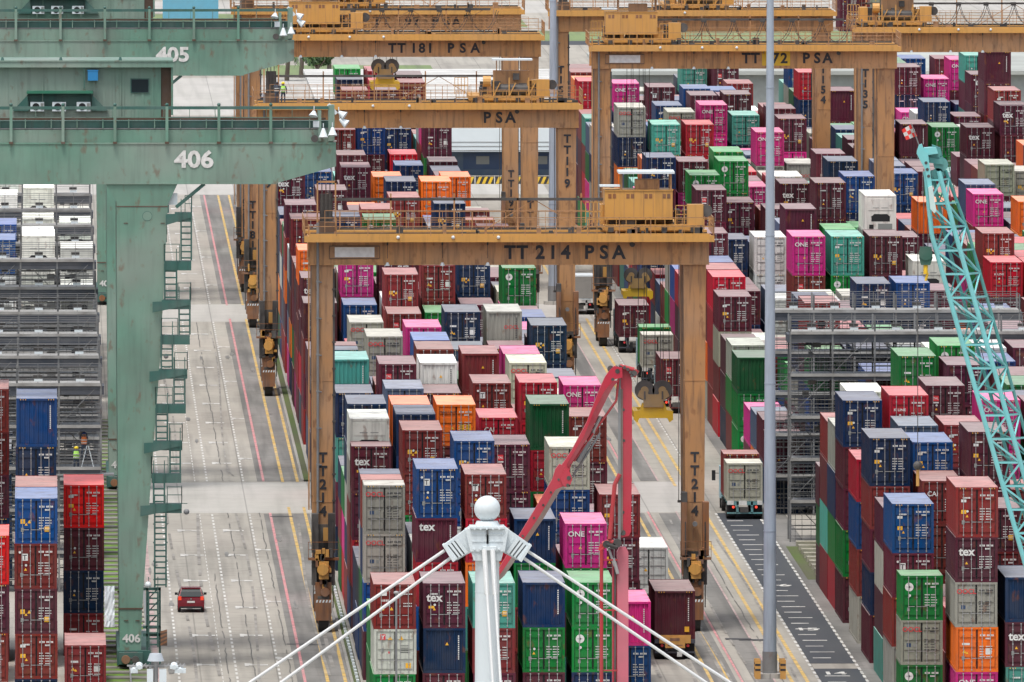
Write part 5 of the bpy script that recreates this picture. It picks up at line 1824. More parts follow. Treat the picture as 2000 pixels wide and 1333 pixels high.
    b = MB(); b.box(10.5, 11.5, 1.6, 17.2, Z(330), Z(300)); b.box(-3, -2, 1.6, 17.2, Z(330), Z(280)); b.build('cross_beam', M_GREEND, t)
    # leg with its bevelled left face
    for yy, nm in ((0.05, 1), (17.25, 0)):
        b = MB(); pts = [(X(231), Z(1190)), (X(275.5), Z(1190)), (X(292), Z(950)), (X(311), Z(700)), (X(326), Z(405)), (X(326), Z(400)), (X(345), Z(359)), (X(205), Z(359)), (X(226), Z(395)), (X(227), Z(760)), (X(230), Z(1100))]
        b.prism(pts, yy, yy + 1.4)
        b.prism([(X(231), Z(1272)), (X(273), Z(1272)), (X(275), Z(1190)), (X(231), Z(1190))], yy + .02, yy + 1.38)
        b.box(X(226.5), X(326), yy - .02, yy, Z(404), Z(402), 1)
        b.box(X(229), X(277), yy - .02, yy, Z(1192), Z(1189), 1)
        for px, py in ((240, 435), (312, 435), (240, 1213), (262, 1213)): b.box(X(px), X(px + 8), yy - .03, yy, Z(py + 1.5), Z(py), 1)
        b.build('leg', [M_GREEN, M_BROWND], t)
    b = MB(); b.tube((X(286), .045, Z(422)), (X(286), .05, Z(422)), .30, n=20, m=1); b.tube((X(286), .035, Z(422)), (X(286), .045, Z(422)), .27, n=20); b.build('hatch', [M_GREEN, M_GREEND], t)
    # travelling gear
    b = MB(); b.box(X(226), X(292), -.4, 19, Z(1300), Z(1272), 0)
    for yy in (-1.2, 16.5):
        b.box(X(230), X(276), yy, yy + 3.6, .3, 1.0, 0)
        for q in (.4, 1.5, 2.6): b.tube((X(240), yy + q, .62), (X(266), yy + q, .62), .42, n=14, m=1)
        b.tube((X(243), yy - .3, .6), (X(243), yy, .6), .26, n=12, m=2); b.tube((X(262), yy - .3, .6), (X(262), yy, .6), .22, n=12, m=1)
    b.build('travel_gear', [M_GREEND, M_GRIME, M_ORNG], t)
    # zigzag stairs
    ys = [415, 510, 586, 655, 722, 790, 862, 926, 985]
    lx = [(340, 373), (319, 372), (314, 371), (314, 369), (308, 364), (302, 361), (297, 354), (294, 352), (290, 353)]
    for i, (py, (xa, xb)) in enumerate(zip(ys, lx)):
        b = MB()
        z = Z(py); x0, x1 = X(xa), X(xb); b.box(x0, x1, -.2, 1.0, z - .55, z, 0)
        mid = (x0 + x1) / 2 + .1
        if i % 2 == 0: b.prism([(X(xa - 18), z - .1), (x1, z), (x1, z - .28), (X(xa - 18), z - .75)], -.25, -.2, 0)
        ra = (mid, x1) if i % 2 == 0 else (x0, mid)
        railing(b, ra[0], ra[1], -.2, z, 1.05, .8, 1, .045); railing_y(b, ra[1] if i % 2 == 0 else ra[0], -.2, 1.0, z, 1.05, 1.2, 1, .045)
        b.box(X(xa - 20), x0 + .1, .3, .5, z - .3, z - .1, 0)
        b.build('landing', [M_GREEND, M_GREEND], t)
    lad = [(352, 372, 420, 505), (320, 343, 518, 582), (348, 369, 592, 650), (313, 335, 660, 718), (338, 359, 730, 785), (303, 325, 800, 858), (330, 350, 868, 922), (298, 319, 932, 982), (300, 322, 1000, 1145), (288, 306, 1160, 1262)]
    for (xa, xb, ya, yb) in lad:
        b = MB(); x0, x1 = X(xa), X(xb); z0, z1 = Z(yb), Z(ya)
        for x in (x0, x1): b.bar((x, -.1, z0 - .1), (x, -.1, z1 + .1), .10, .12); b.bar((x, -.3, z0 + .3), (x, -.3, z1 + 1.0), .05, .05)
        n = int((z1 - z0) / .34)
        for k in range(n + 1): z = z0 + (z1 - z0) * k / n; b.box(x0, x1, -.14, .1, z, z + .085)
        if ya > 990:
            for k in range(4): z = z0 + (z1 - z0) * (k + .3) / 4; b.box(x0 - .1, x0 - .06, -.4, .3, z, z + .06); b.box(x1 + .06, x1 + .1, -.4, .3, z, z + .06)
        b.build('ladder', M_GREEND, t)
    b = MB()
    for py in (1150, 1225, 1240): b.box(X(277), X(312), .2, .9, Z(py + 5), Z(py), 0)
    for px in (283, 308): b.box(X(px), X(px) + .12, .2, .35, Z(1300), Z(1150), 0)
    for k in range(3): b.bar((X(284), .25, Z(1225 - k * 25)), (X(308), .25, Z(1200 - k * 25)), .07, .07)
    b.box(X(311), X(324), -.5, -.4, Z(1262), Z(1233), 1)
    for k in range(4): b.quad([(X(311), -.505, Z(1262 - k * 8)), (X(311), -.505, Z(1258 - k * 8)), (X(324), -.505, Z(1251 - k * 7)), (X(324), -.505, Z(1255 - k * 7))], 2)
    b.bar((X(342), 0.2, Z(405)), (X(398), 0.2, Z(359)), .22, .2, 0); b.box(X(328), X(345), .3, .8, Z(400), Z(378), 3)
    b.sphere((X(287), -.3, Z(1143)), .2, 10, 8, 3); b.sphere((X(362), -.3, Z(1000)), .18, 10, 8, 4); b.bar((X(353), -.2, Z(984)), (X(364), -.3, Z(984)), .04, .04)
    b.build('brace_frame', [M_GREEND, M_BROWND, M_ORNG, M_WPAINT, M_STEEL], t)
    b = MB(); k = 1.0
    b.text(num, 1.02, ((X(377)) , -.05, Z(326)), 0, .045, 1.12)
    b.text(num, .50, (X(254), .02, Z(1256)), 0, .04, 1.05)
    b.build('lettering', M_WHITE, t)
    return t
green_crane(sY(32.6), '406', 'nearest green gantry crane with 406 on its girder, beside the road with the red car')
green_crane(sY(27.9), '405', 'green gantry crane with 405 on its girder, behind the nearest green one')
green_crane(sY(23.0), '404', 'farthest green gantry crane on the left, only a slice of its leg showing')

# ------------------------------------------------------------------ reefer racks
def rack(X0, X1, Y, h, label, name='reefer_rack', bays=None):
    t = thing(name, label, 'steel rack', (X0, Y, 0), 'steel access racks for refrigerated containers')
    w = X1 - X0; n = max(2, int(round(w / PITCH))); st = w / n; D = 3.6
    b = MB()
    for i in range(n + 1):
        for yy in (0, D - .12): b.box(i * st - .06, i * st + .06, yy, yy + .12, 0, h + 1.0)
    b.build('frame', M_RACK, t)
    L = 5; Mp = mat('pale_galvanised', (.34, .34, .33), noise=.6, scale=1.2); Mdk = mat('dark_decking', (.05, .06, .08), noise=.2)
    for k in range(1, L + 1):
        z = h * k / L
        b = MB(); b.box(0, w, -.05, D, z - .10, z - .03, 0 if k < L else 1); b.box(0, w, -.07, -.05, z - .20, z, 1); b.box(0, w, .02, .12, z - .42, z - .20, 2)
        if k == L: b.box(-.2, w + .2, .05, D - .1, z - .75, z - .2, 2)
        b.build('walkway_deck', [M_RACK, Mp, Mdk], t)
        b = MB()
        for yy in (-.06, D - .05):
            railing(b, 0, w, yy, z, 1.1, st / 2, 0, .035); b.box(0, w, yy - .02, yy + .02, z + .78, z + .81); b.box(0, w, yy - .02, yy + .02, z + .28, z + .31)
        b.build('railing', M_RACK, t)
    b = MB(); rr = random.Random(int(Y))
    for i in range(n):
        for k in range(L):
            z0 = h * k / L; z1 = h * (k + 1) / L
            if (i + k) % 2: b.bar((i * st, .06, z0), ((i + 1) * st, .06, z1), .05, .05)
            else: b.bar((i * st, D - .1, z1), ((i + 1) * st, D - .1, z0), .05, .05)
            for q in range(1, 8): zz = z0 + (z1 - z0) * q / 8 + rr.uniform(-.1, .1); b.box(i * st + .06, (i + 1) * st - .06, 1.7 + q * .1, 1.73 + q * .1, zz, zz + rr.choice((.03, .05, .09)), rr.choice((0, 0, 1, 2)))
            for q in range(1, 6): xx = i * st + st * q / 6 + rr.uniform(-.15, .15); b.box(xx, xx + .03, 1.6, 1.63, z0, z1)
            for q in range(3):
                if rr.random() < .75: xx = i * st + rr.uniform(.1, st - .7); zz = rr.uniform(z0 + .2, z1 - .7); b.box(xx, xx + rr.uniform(.2, .6), 2.1, 2.3, zz, zz + rr.uniform(.1, .4), rr.choice((0, 1, 2)))
    b.build('brace', [M_RACK, Mp, Mdk], t)
    for i in range(n):
        b = MB(); z = h; x = i * st + st * .5; b.box(x - .25, x + .3, -.1, .5, z + .1, z + .25, 0); b.box(x - .3, x + .3, .1, .5, z + .32, z + .5, 1)
        b.build('power_socket', [M_WPAINT, M_GRIME], t)
    return t
def rmk(name, X0, X1, Y, h, label): return rack(X0, X1, Y, h, label)
rack(49.7, 66.6, 97, 14.1, 'nearer dark steel rack across the right block, its lower levels open')
rack(49.7, 66.6, 129, 14.1, 'farther dark steel rack across the right block, only its top walkway clear')
LRY = [42, 79, 110, 143, 182, 228, 256, 290, 320, 351]
base = rack(-12.6, 3.5, LRY[0], 13.4, 'front steel rack of the left block, with two workers inside it')
kids(base)
for i, y in enumerate(LRY[1:]):
    copy_tree(base, None, '%s steel rack of the left block counted from the front, seen over the one before' % ordi(i + 2), (-12.6, y, 0))
HAZE = 0.0
# ------------------------------------------------------------------ tall grey light masts between the blocks
def high_mast(x, y, h, label, r0=.41, r1=.19, foot=False):
    t = thing('light_mast', label, 'light mast', (x, y, 0), 'tall grey light masts')
    b = MB(); segs = 5
    for i in range(segs):
        z0 = h * i / segs; z1 = h * (i + 1) / segs; a = r0 + (r1 - r0) * i / segs; c = r0 + (r1 - r0) * (i + 1) / segs
        b.tube((0, 0, z0), (0, 0, z1), a, c, n=28); b.tube((0, 0, z1 - .05), (0, 0, z1 + .02), c + .02, n=28)
    b.build('pole', M_POLE, t, smooth=False)
    b = MB(); b.tube((0, 0, h), (0, 0, h + .5), 1.2, 1.2, n=20)
    for i in range(8): a = i * math.pi / 4; b.box(1.2 * math.cos(a) - .2, 1.2 * math.cos(a) + .2, 1.2 * math.sin(a) - .2, 1.2 * math.sin(a) + .2, h - .4, h)
    b.build('lamp_ring', M_STEEL, t)
    b = MB(); b.tube((0, 0, 0), (0, 0, 1.6), r0 + .03, n=24, m=0); b.tube((0, 0, 0), (0, 0, .3), .8, n=20, m=1); b.build('pole_base', [M_STEEL, M_LIGHT], t)
    return t
high_mast(43.05, -44.6, 44.0, 'nearest tall grey light mast, crossing the picture between crane leg and asphalt lane')
high_mast(43.07, 451, 43.0, 'far tall grey light mast rising behind the second yellow crane')
for i, (dx, dy) in enumerate(((-.75, -.6), (.75, -.6), (-.75, .9), (.75, .9))):
    b = MB(); b.box(-.17, .17, -.1, .1, 0, 1.15, 0); b.box(-.16, .16, -.11, -.1, .5, .62, 1); b.box(-.16, .16, -.11, -.1, .8, .92, 1)
    o = b.build('bollard', [M_YM, M_BLACKL], None, (43.05 + dx, -45.0 + dy, 0))
    tag(o, 'yellow bollard at the %s of the nearest grey light mast' % ('front left', 'front right', 'back left', 'back right')[i], 'bollard', 'yellow bollards round the light mast')

# ------------------------------------------------------------------ red hatchback on the left road
def car(x, y):
    t = thing('parked_car' if False else 'hatchback_car', 'red hatchback car driving away on the left road', 'car', (x, y, 0))
    Mr = mat('car_red', (.17, .003, .014), rough=.25, noise=.03)
    prof = [(0, .32, .30, .80), (.02, .32, .62, .82), (.06, .30, .92, .83), (.22, .30, 1.02, .83), (.45, .26, 1.02, .84), (1.2, .22, .98, .845), (2.4, .22, .95, .845), (3.0, .24, .92, .83), (3.6, .3, .72, .78), (3.82, .36, .55, .66)]
    b = MB(); rings = []
    for yy, zb, zt, hw in prof:
        r = [(-hw * .9, yy, zb), (-hw, yy, zb + .12), (-hw, yy, zt - .18), (-hw * .95, yy, zt), (hw * .95, yy, zt), (hw, yy, zt - .18), (hw, yy, zb + .12), (hw * .9, yy, zb)]
        rings.append(r)
    k = 0
    for r in rings: b.v += r
    n = 8
    for i in range(len(rings) - 1):
        for j in range(n):
            a = i * n + j; c = i * n + (j + 1) % n; b.f.append((a, a + n, c + n, c)); b.m.append(0); b.c.append(b.col)
    b.f.append(tuple(range(n))); b.m.append(0); b.c.append(b.col); e = (len(rings) - 1) * n; b.f.append(tuple(reversed(range(e, e + n)))); b.m.append(0); b.c.append(b.col)
    g = [(.12, 1.0, .76), (.30, 1.30, .67), (.48, 1.50, .62), (.9, 1.54, .62), (1.8, 1.52, .62), (2.45, 1.28, .66), (3.0, .93, .75)]
    k = len(b.v)
    for yy, z, hw in g: b.v += [(-.79, yy if yy > .3 else yy, min(z, .99)), (-hw, yy, z), (hw, yy, z), (.79, yy, min(z, .99))]
    for i in range(len(g) - 1):
        for j in range(3):
            a = k + i * 4 + j; b.f.append((a, a + 4, a + 5, a + 1)); b.m.append(0); b.c.append(b.col)
    b.f.append((k, k + 1, k + 2, k + 3)); b.m.append(0); b.c.append(b.col)
    b.box(-.80, .80, -.05, .1, .36, .60, 0); b.box(-.7, .7, -.06, 0, .28, .40, 1); b.build('body', [Mr, M_DARK], t)
    b = MB(); b.quad([(-.70, .085, 1.0), (.70, .085, 1.0), (.62, .265, 1.3), (-.62, .265, 1.3)]); b.quad([(-.62, .265, 1.3), (.62, .265, 1.3), (.57, .385, 1.44), (-.57, .385, 1.44)]); b.build('rear_window', M_GLASS, t)
    b = MB(); b.quad([(-.6, 1.9, 1.53), (.6, 1.9, 1.53), (.74, 3.0, .96), (-.74, 3.0, .96)]); b.build('windscreen', M_GLASS, t)
    for s in (-1, 1):
        b = MB(); b.quad([(s * .69, .6, 1.42), (s * .69, 2.2, 1.4), (s * .80, 2.7, 1.02), (s * .80, .5, 1.02)][::s]); b.build('side_window', M_GLASS, t)
        b = MB(); b.box(s * .60, s * .80, .0, .12, .78, 1.02); b.build('tail_light', mat('tail_light_red', (.7, .03, .01), rough=.3, noise=0, emit=(1.0, .12, .05, .25)), t)
        b = MB(); b.box(s * .82, s * 1.0, 2.35, 2.5, .98, 1.13); b.box(s * .8, s * .84, 2.4, 2.45, .98, 1.02); b.build('wing_mirror', M_DARK, t)
        for yy in (.62, 3.1):
            b = MB(); b.tube((s * .64, yy, .30), (s * .83, yy, .30), .30, n=18, m=0); b.tube((s * .62, yy, .30), (s * .845, yy, .30), .17, n=12, m=1); b.build('wheel', [M_TYRE, M_STEEL], t)
    b = MB(); b.box(-.24, .24, -.075, -.05, .62, .74); b.build('number_plate', M_WHITE, t)
    b = MB(); b.box(-.05, .05, .0, .05, .82, .9); b.tube((0, 1.0, 1.54), (0, .8, 1.75), .01, n=5); b.build('badge', M_STEEL, t)
    b = MB(); b.quad([(-.6, .5, 1.546), (.6, .5, 1.546), (.6, 1.75, 1.548), (-.6, 1.75, 1.548)]); b.box(-.58, .58, .36, .52, 1.485, 1.53); b.build('roof_spoiler', Mr, t)
X_, Y_ = onZ(373, 1197); car(X_, Y_)

# ------------------------------------------------------------------ terminal trucks with trailers
def truck(x, y, label, colr=(.10, .28, .30), light=True, cabc=(.35, .55, .62), L=12.4, yel=False, cab=True):
    t = thing('terminal_truck', label, 'truck', (x, y, 0), 'terminal trucks with container trailers')
    Mc = mat('trailer_%d' % int(colr[0] * 1000), colr, rough=.5, noise=.25); Mk = mat('cab_%d' % int(cabc[0] * 1000), cabc, rough=.4, noise=.1)
    b = MB()
    for s in (-1, 1): b.box(s * .42, s * .56, 0, L, .92, 1.22, 0)
    b.box(-1.22, 1.22, 0, .14, 1.0, 1.24, 0); b.box(-1.22, 1.22, .05, .12, .40, .50, 0)
    for s in (-1, 1): b.box(s * .42, s * .58, .05, .14, .45, 1.0, 0)
    for k in range(5): b.box(-1.2, 1.2, 1 + k * 2.6, 1.15 + k * 2.6, 1.05, 1.24, 0)
    b.build('trailer_frame', Mc, t)
    if yel:
        b = MB(); b.box(-.95, .95, -.10, 0, 1.0, 1.5, 0); b.box(-.6, .6, -.18, -.1, .72, 1.38, 0); b.box(-.3, .28, -.19, -.18, 1.15, 1.32, 1); b.box(-.45, .45, -.19, -.18, .86, .92, 1); b.build('rear_guard', [M_YM, M_ORNG], t)
        b = MB(); b.box(.12, .42, -.19, -.18, .2, .5); b.build('speed_plate', M_WHITE, t)
    else:
        b = MB(); b.box(-1.2, -.75, -.04, 0, 1.02, 1.3); b.box(-.4, .15, -.04, 0, 1.0, 1.3); b.box(.85, 1.2, -.04, 0, 1.02, 1.3); b.build('reflector_plate', M_WHITE, t)
        b = MB(); b.box(-.32, .25, .0, .05, .5, .86); b.build('number_plate', M_GRIME, t)
    for s in (-1, 1):
        b = MB(); b.tube((s * .78, -.02, .86), (s * .78, .05, .86), .09, n=10); b.build('tail_light', mat('truck_tail_light', (.7, .02, .01), noise=0, emit=(1, .08, .04, .8)) if light else M_REDL, t)
        for yy in (1.1, 2.4, L - 1.4):
            b = MB(); b.tube((s * .62, yy, .5), (s * 1.2, yy, .5), .5, n=20, m=0); b.tube((s * .6, yy, .5), (s * 1.22, yy, .5), .24, n=12, m=1); b.build('wheel', [M_TYRE, M_GRIME], t)
        b = MB(); b.box(s * .62, s * 1.2, .4, .44, .25, .95); b.build('mudguard', M_DARK, t)
    if cab:
        b = MB(); y0 = L + .7; b.box(-1.25, 1.25, y0, y0 + 2.0, .75, 1.4, 0); b.box(-1.25, .35, y0 + .2, y0 + 1.7, 1.4, 2.95, 0); b.box(-1.15, .25, y0 + .17, y0 + .2, 1.8, 2.7, 1)
        b.box(-.5, .5, L - 1.2, y0, .6, .9, 2)
        for s in (-1, 1): b.tube((s * .8, y0 + 1.3, .5), (s * 1.2, y0 + 1.3, .5), .5, n=18, m=3)
        cb = b.build('cab', [Mk, M_GLASS, M_GRIME, M_TYRE], t)
        b = MB(); b.bar((-1.25, y0 + 1.5, 2.4), (-1.62, y0 + 1.5, 2.4), .04, .04); b.box(-1.75, -1.5, y0 + 1.45, y0 + 1.55, 1.9, 2.6); b.build('mirror', M_DARK, cb)
    return t
GR = 'containers carried on trucks in the lanes'
lx = 46.4
def on_x(px, X):
    d = ray(px, 900); return CY + X / d[0] * d[1]
Y_ = sY(28.7); truck(lx + 1.22, Y_, 'teal trailer truck with lit tail light, carrying two short containers beside the crane leg')
make_container(lx, Y_ + .05, 1.26, 6.06, 2.591, 'o', 'O', 'short pale grey container with red capitals, rear one on the teal truck', GR, True)
make_container(lx, Y_ + 6.25, 1.26, 6.06, 2.896, 'r', 'd', 'short reddish container in front of the pale grey one on the teal truck', GR)
Y_ = sY(32.4); truck(36.75 + 1.22, Y_, 'truck with yellow rear guard carrying a plain maroon container, bottom of the picture', (.02, .03, .06), False, yel=True)
make_container(36.75, Y_ + .05, 1.26, 12.19, 2.896, 'm', 'b', 'plain maroon container on the truck with the yellow rear guard', GR, True)
Y_ = sY(31.3); truck(36.75 + 1.22, Y_ + 10, 'dark truck carrying a grey white container, behind the plain maroon one', (.03, .04, .06), False)
make_container(36.75, Y_ + 10.05, 1.26, 12.19, 2.591, 'w', 'h', 'grey white container with black door bars on a truck behind the plain maroon one', GR)
Y_ = sY(25.9); truck(lx + 1.22, Y_, 'red framed trailer truck under the bright yellow spreader, right truck lane', (.22, .03, .03), True)
make_container(lx, Y_ + .05, 1.26, 12.19, 2.896, 'm', 'R', 'maroon container with a red plate on the red framed trailer', GR)
Y_ = sY(25.12); truck(lx + 1.22, Y_, 'truck carrying a pale grey and a green container under the black ropes', (.05, .07, .10), True)
make_container(lx, Y_ + .05, 1.26, 6.06, 2.591, 'o', 'O', 'short pale grey container with dark streaks behind the black ropes', GR)
make_container(lx, Y_ + 6.25, 1.26, 6.06, 2.896, 'g', 'b', 'short green container in front of the pale grey one on the truck', GR)
Y_ = sY(24.3); truck(46.1 + 1.22, Y_, 'dark truck carrying a purple maroon container under the shaded spreader', (.03, .04, .06), False)
make_container(46.1, Y_ + .05, 1.26, 12.19, 2.591, 'm', 'l', 'purple maroon container with stickers on the dark truck under the shaded spreader', GR)
Y_ = sY(23.2); truck(44.9, Y_ - 6, 'small white lorry behind the crane leg at the far end of the right lane', (.5, .5, .5), False, (.7, .7, .7), L=5.0)
b = MB(); b.box(-1.1, 1.1, 0, 5.0, 1.26, 3.3); b.box(-1.0, 1.0, -.03, 0, 1.4, 3.2, 1)
tag(b.build('cargo_box', [M_WPAINT, M_LIGHT], None, (44.9, Y_ - 6, 0)), 'white cargo box on the small white lorry', 'cargo box')

# ------------------------------------------------------------------ white mast with ball and stay cables (foreground)
YM = sY(58.5)
def PM(px, py, Y=YM): return onY(px, py, Y)
def pr(mb, pts, y0, y1, m=0, Y=YM, cx=0, inv=False):
    q = [PM(x, y, Y) for x, y in pts]; mb.prism([(x - cx, z) for x, z in q], y0, y1, m)
mx, mz = PM(951.5, 994)
t = thing('stay_mast', 'white stay mast topped by a ball, in front of the centre block', 'mast', (mx, YM, 0))
b = MB(); b.sphere((0, 0, mz), 25.6 / 58.5, 36, 22); b.build('ball', M_WPAINT, t, smooth=True)
b = MB()
for a, c, r0, r1 in ((1018, 1026, 21, 24), (1026, 1030, 27, 27)):
    b.tube((0, 0, PM(951, c)[1]), (0, 0, PM(951, a)[1]), r1 / 58.5, r0 / 58.5, n=32)
b.build('neck_ring', M_WPAINT, t, smooth=False)
b = MB(); pr(b, [(917, 1030), (984, 1030), (992, 1034), (985, 1076), (918, 1076), (908, 1034)], -.5, .5, cx=mx)
pr(b, [(917, 1027), (985, 1027), (985, 1031), (917, 1031)], -.6, .6, cx=mx)
pr(b, [(919, 1074), (983, 1074), (978, 1094), (925, 1094)], -.46, .46, cx=mx); pr(b, [(942, 1066), (968, 1066), (968, 1073), (942, 1073)], -.75, -.4, cx=mx)
for k in range(4):
    b.box(-.03 - k * .0, .03, -.56, -.5, PM(0, 1062)[1], PM(0, 1032)[1])
pr(b, [(951, 1033), (953, 1033), (953, 1043), (951, 1043)], -.57, -.555, 1, cx=mx)
for px in (926, 938, 950, 962, 974):
    for py in (1031.5, 1071): q = PM(px, py); b.tube((q[0] - mx, -.66, q[1]), (q[0] - mx, -.5, q[1]), .035, n=6, m=0)
for py in (1044, 1058): b.box(-.52, .52, -.53, -.5, PM(0, py)[1], PM(0, py)[1] + .02)
b.build('mast_head', [M_WPAINT, M_GREYS], t)
for s in (-1, 1):
    q = [(916, 1028), (905, 1037), (868, 1063), (872, 1070), (887, 1094), (893, 1094), (913, 1082), (925, 1076), (925, 1028)]
    if s > 0: q = [(2 * 951 - x, y) for x, y in q]
    b = MB(); pr(b, q, -.22, .22, cx=mx)
    q2 = [(868, 1062), (889, 1094), (884, 1097), (864, 1065)]
    if s > 0: q2 = [(2 * 951 - x, y) for x, y in q2]
    pr(b, q2, -.42, .42, cx=mx)
    for k in range(4):
        a0 = (872 + k * 6, 1066 - k * 4.3); a1 = (892 + k * 6, 1091 - k * 3.5); 
        if s > 0: a0 = (1902 - a0[0], a0[1]); a1 = (1902 - a1[0], a1[1])
        A = PM(*a0); B = PM(*a1); b.bar((A[0] - mx, -.3, A[1]), (B[0] - mx, -.3, B[1]), .05, .16)
    b.build('cable_bracket', M_WPAINT, t)
b = MB(); ztop = PM(0, 1094)[1]; b.tube((0, 0, 0), (0, 0, ztop), .50, .40, n=48)
for k in range(7): b.tube((0, 0, ztop - 1.1 - k * 3.0), (0, 0, ztop - 1.08 - k * 3.0), .412 + k * .008, n=48)
b.build('shaft', M_WPAINT, t, smooth=False)
Mcab = mat('white_cable', (.70, .72, .72), rough=.45, noise=.05)
def stay(p0, p1, y0, lab, r=.055):
    A = PM(*p0); B = PM(*p1); k = A[1] / (A[1] - B[1]); ex = A[0] + (B[0] - A[0]) * k
    b = MB(); N = 24; P = [(A[0] + (ex - A[0]) * i / N, y0, A[1] * (1 - i / N) - .9 * math.sin(math.pi * i / N) * .35) for i in range(N + 1)]
    for u, v in zip(P, P[1:]): b.tube((u[0] - mx, u[1], u[2]), (v[0] - mx, v[1], v[2]), r, n=10)
    o = b.build('stay_cable', Mcab, None, (mx, YM, 0)); tag(o, lab, 'cable', 'white stay cables of the mast')
stay((868, 1075), (478, 1333), -.2, 'white stay cable running down left from the mast, outer of the two'); stay((882, 1088), (540, 1333), -.2, 'white stay cable running down left from the mast, inner of the two')
stay((1030, 1076), (1436, 1333), -.2, 'white stay cable running down right from the mast, outer of the two'); stay((1020, 1088), (1388, 1333), -.2, 'white stay cable running down right from the mast, inner of the two')
for i, (a, c) in enumerate((((945, 1072), (960, 1333)), ((961, 1072), (975, 1333)))):
    A = PM(*a); B = PM(*c); k = A[1] / (A[1] - B[1]); ex = A[0] + (B[0] - A[0]) * k
    b = MB(); b.tube((A[0] - mx, -.72, A[1]), (ex - mx, -14, 0), .045, n=10); b.tube((A[0] - mx, -.72, A[1]), (A[0] + (ex - A[0]) * .04 - mx, -1.1, A[1] * .96), .085, n=10)
    tag(b.build('stay_cable', Mcab, None, (mx, YM, 0)), 'white stay cable running down the front of the mast, %s one' % ('left', 'right')[i], 'cable', 'white stay cables of the mast')

# ------------------------------------------------------------------ red concrete pump boom
YP = sY(47.5); P = lambda px, py: onY(px, py, YP)
Mpk = mat('faded_red_paint', (.50, .014, .045), rough=.4, noise=.2, scale=.5, rust=.2); Mpk2 = mat('pinkish_red_paint', (.62, .13, .19), rough=.45, noise=.4, scale=.5)
bx_, bz_ = P(1214, 1333)
t = thing('pump_boom', 'red folding concrete pump boom reaching up in front of the centre block', 'pump boom', (bx_, YP, 0))
def arm(name, pts, y0, y1, m, holes=()):
    b = MB(); b.prism([(P(x, y)[0] - bx_, P(x, y)[1]) for x, y in pts], y0, y1, 0)
    for x, y, r in holes: q = P(x, y); b.tube((q[0] - bx_, y0 - .02, q[1]), (q[0] - bx_, y0, q[1]), r, n=10, m=1)
    return b.build(name, [m, M_GRIME], t)
lowz = P(1214, 1333)[1]
b = MB(); q = [(1205, 1333), (1227, 1333), (1227, 1078), (1222, 1068), (1210, 1068), (1205, 1078)]; pts = [(P(x, y)[0] - bx_, P(x, y)[1]) for x, y in q]; pts[0] = (pts[0][0], 0); pts[1] = (pts[1][0], 0)
b.prism(pts, -.3, .3, 0); b.box(P(1196, 0)[0] - bx_, P(1205, 0)[0] - bx_, -.2, .3, 0, P(0, 1095)[1], 1); b.box(P(1199.5, 0)[0] - bx_, P(1203, 0)[0] - bx_, -.26, -.2, 0, P(0, 1095)[1], 2)
b.box(-1.3, 1.3, -1.5, 4, 0, 1.6, 0)
b.build('lower_arm', [Mpk2, Mpk, M_GRIME], t)
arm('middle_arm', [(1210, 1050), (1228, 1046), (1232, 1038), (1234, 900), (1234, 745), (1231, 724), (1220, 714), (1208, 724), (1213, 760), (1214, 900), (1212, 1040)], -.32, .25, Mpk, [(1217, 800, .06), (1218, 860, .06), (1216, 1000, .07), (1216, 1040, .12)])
b = MB(); b.box(P(1207, 0)[0] - bx_, P(1212, 0)[0] - bx_, -.42, -.2, P(0, 1056)[1], P(0, 735)[1]); b.build('hose', M_STEEL, t)
arm('upper_arm', [(1190, 722), (1199, 714), (1214, 717), (1215, 736), (1200, 740), (1186, 760), (1168, 810), (1150, 850), (1116, 905), (1108, 924), (1098, 923), (1096, 908), (1115, 880), (1145, 824), (1171, 757), (1181, 735)], -.7, -.25, Mpk, [(1205, 724, .1), (1196, 740, .07), (1112, 905, .06), (1104, 918, .06)])
arm('boom_tip', [(1092, 905), (1112, 915), (1106, 945), (1092, 958), (1060, 1012), (985, 1122), (968, 1138), (962, 1128), (1040, 1000), (1078, 935), (1084, 915)], -.75, -.35, Mpk, [(1075, 960, .05), (1060, 985, .05), (1042, 1010, .05), (1090, 935, .05), (1100, 940, .06), (1020, 1045, .05)])
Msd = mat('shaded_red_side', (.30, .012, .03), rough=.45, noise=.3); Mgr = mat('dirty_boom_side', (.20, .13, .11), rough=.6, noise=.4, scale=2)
arm('arm_side_band', [(1208, 742), (1197, 754), (1187, 772), (1166, 814), (1150, 848), (1116, 902), (1108, 912), (1106, 905), (1140, 850), (1160, 800), (1180, 762), (1196, 742)], -.74, -.68, Msd)  # darker red band: shade on the arm's side painted as colour
arm('arm_side_band', [(1106, 945), (1092, 958), (1060, 1012), (985, 1122), (972, 1134), (972, 1126), (1048, 1014), (1084, 955)], -.80, -.74, Mgr)
arm('arm_side_band', [(1207, 760), (1216, 760), (1216, 1035), (1209, 1046)], -.36, -.31, Mgr)
arm('knuckle_plate', [(1102, 914), (1112, 920), (1117, 934), (1113, 945), (1104, 950), (1098, 946), (1094, 935)], -.82, -.76, Mpk, [(1110, 932, .09), (1108, 946, .07)])
b = MB()
def pb_(a, c, w, y, m, mb=None):
    A = P(*a); B = P(*c); (mb or b).tube((A[0] - bx_, y, A[1]), (B[0] - bx_, y, B[1]), w, n=12, m=m)
pb_((1128, 902), (1150, 862), .11, -.5, 0); pb_((1150, 862), (1172, 812), .07, -.5, 1); pb_((1118, 930), (1172, 845), .05, -.4, 0)
b.build('hydraulic_cylinder', [M_STEEL, M_ROD], t)
b = MB()
pb_((1158, 845), (1203, 782), .05, -.5, 0); pb_((1203, 782), (1207, 740), .05, -.5, 0); pb_((1120, 900), (1158, 845), .05, -.55, 0)
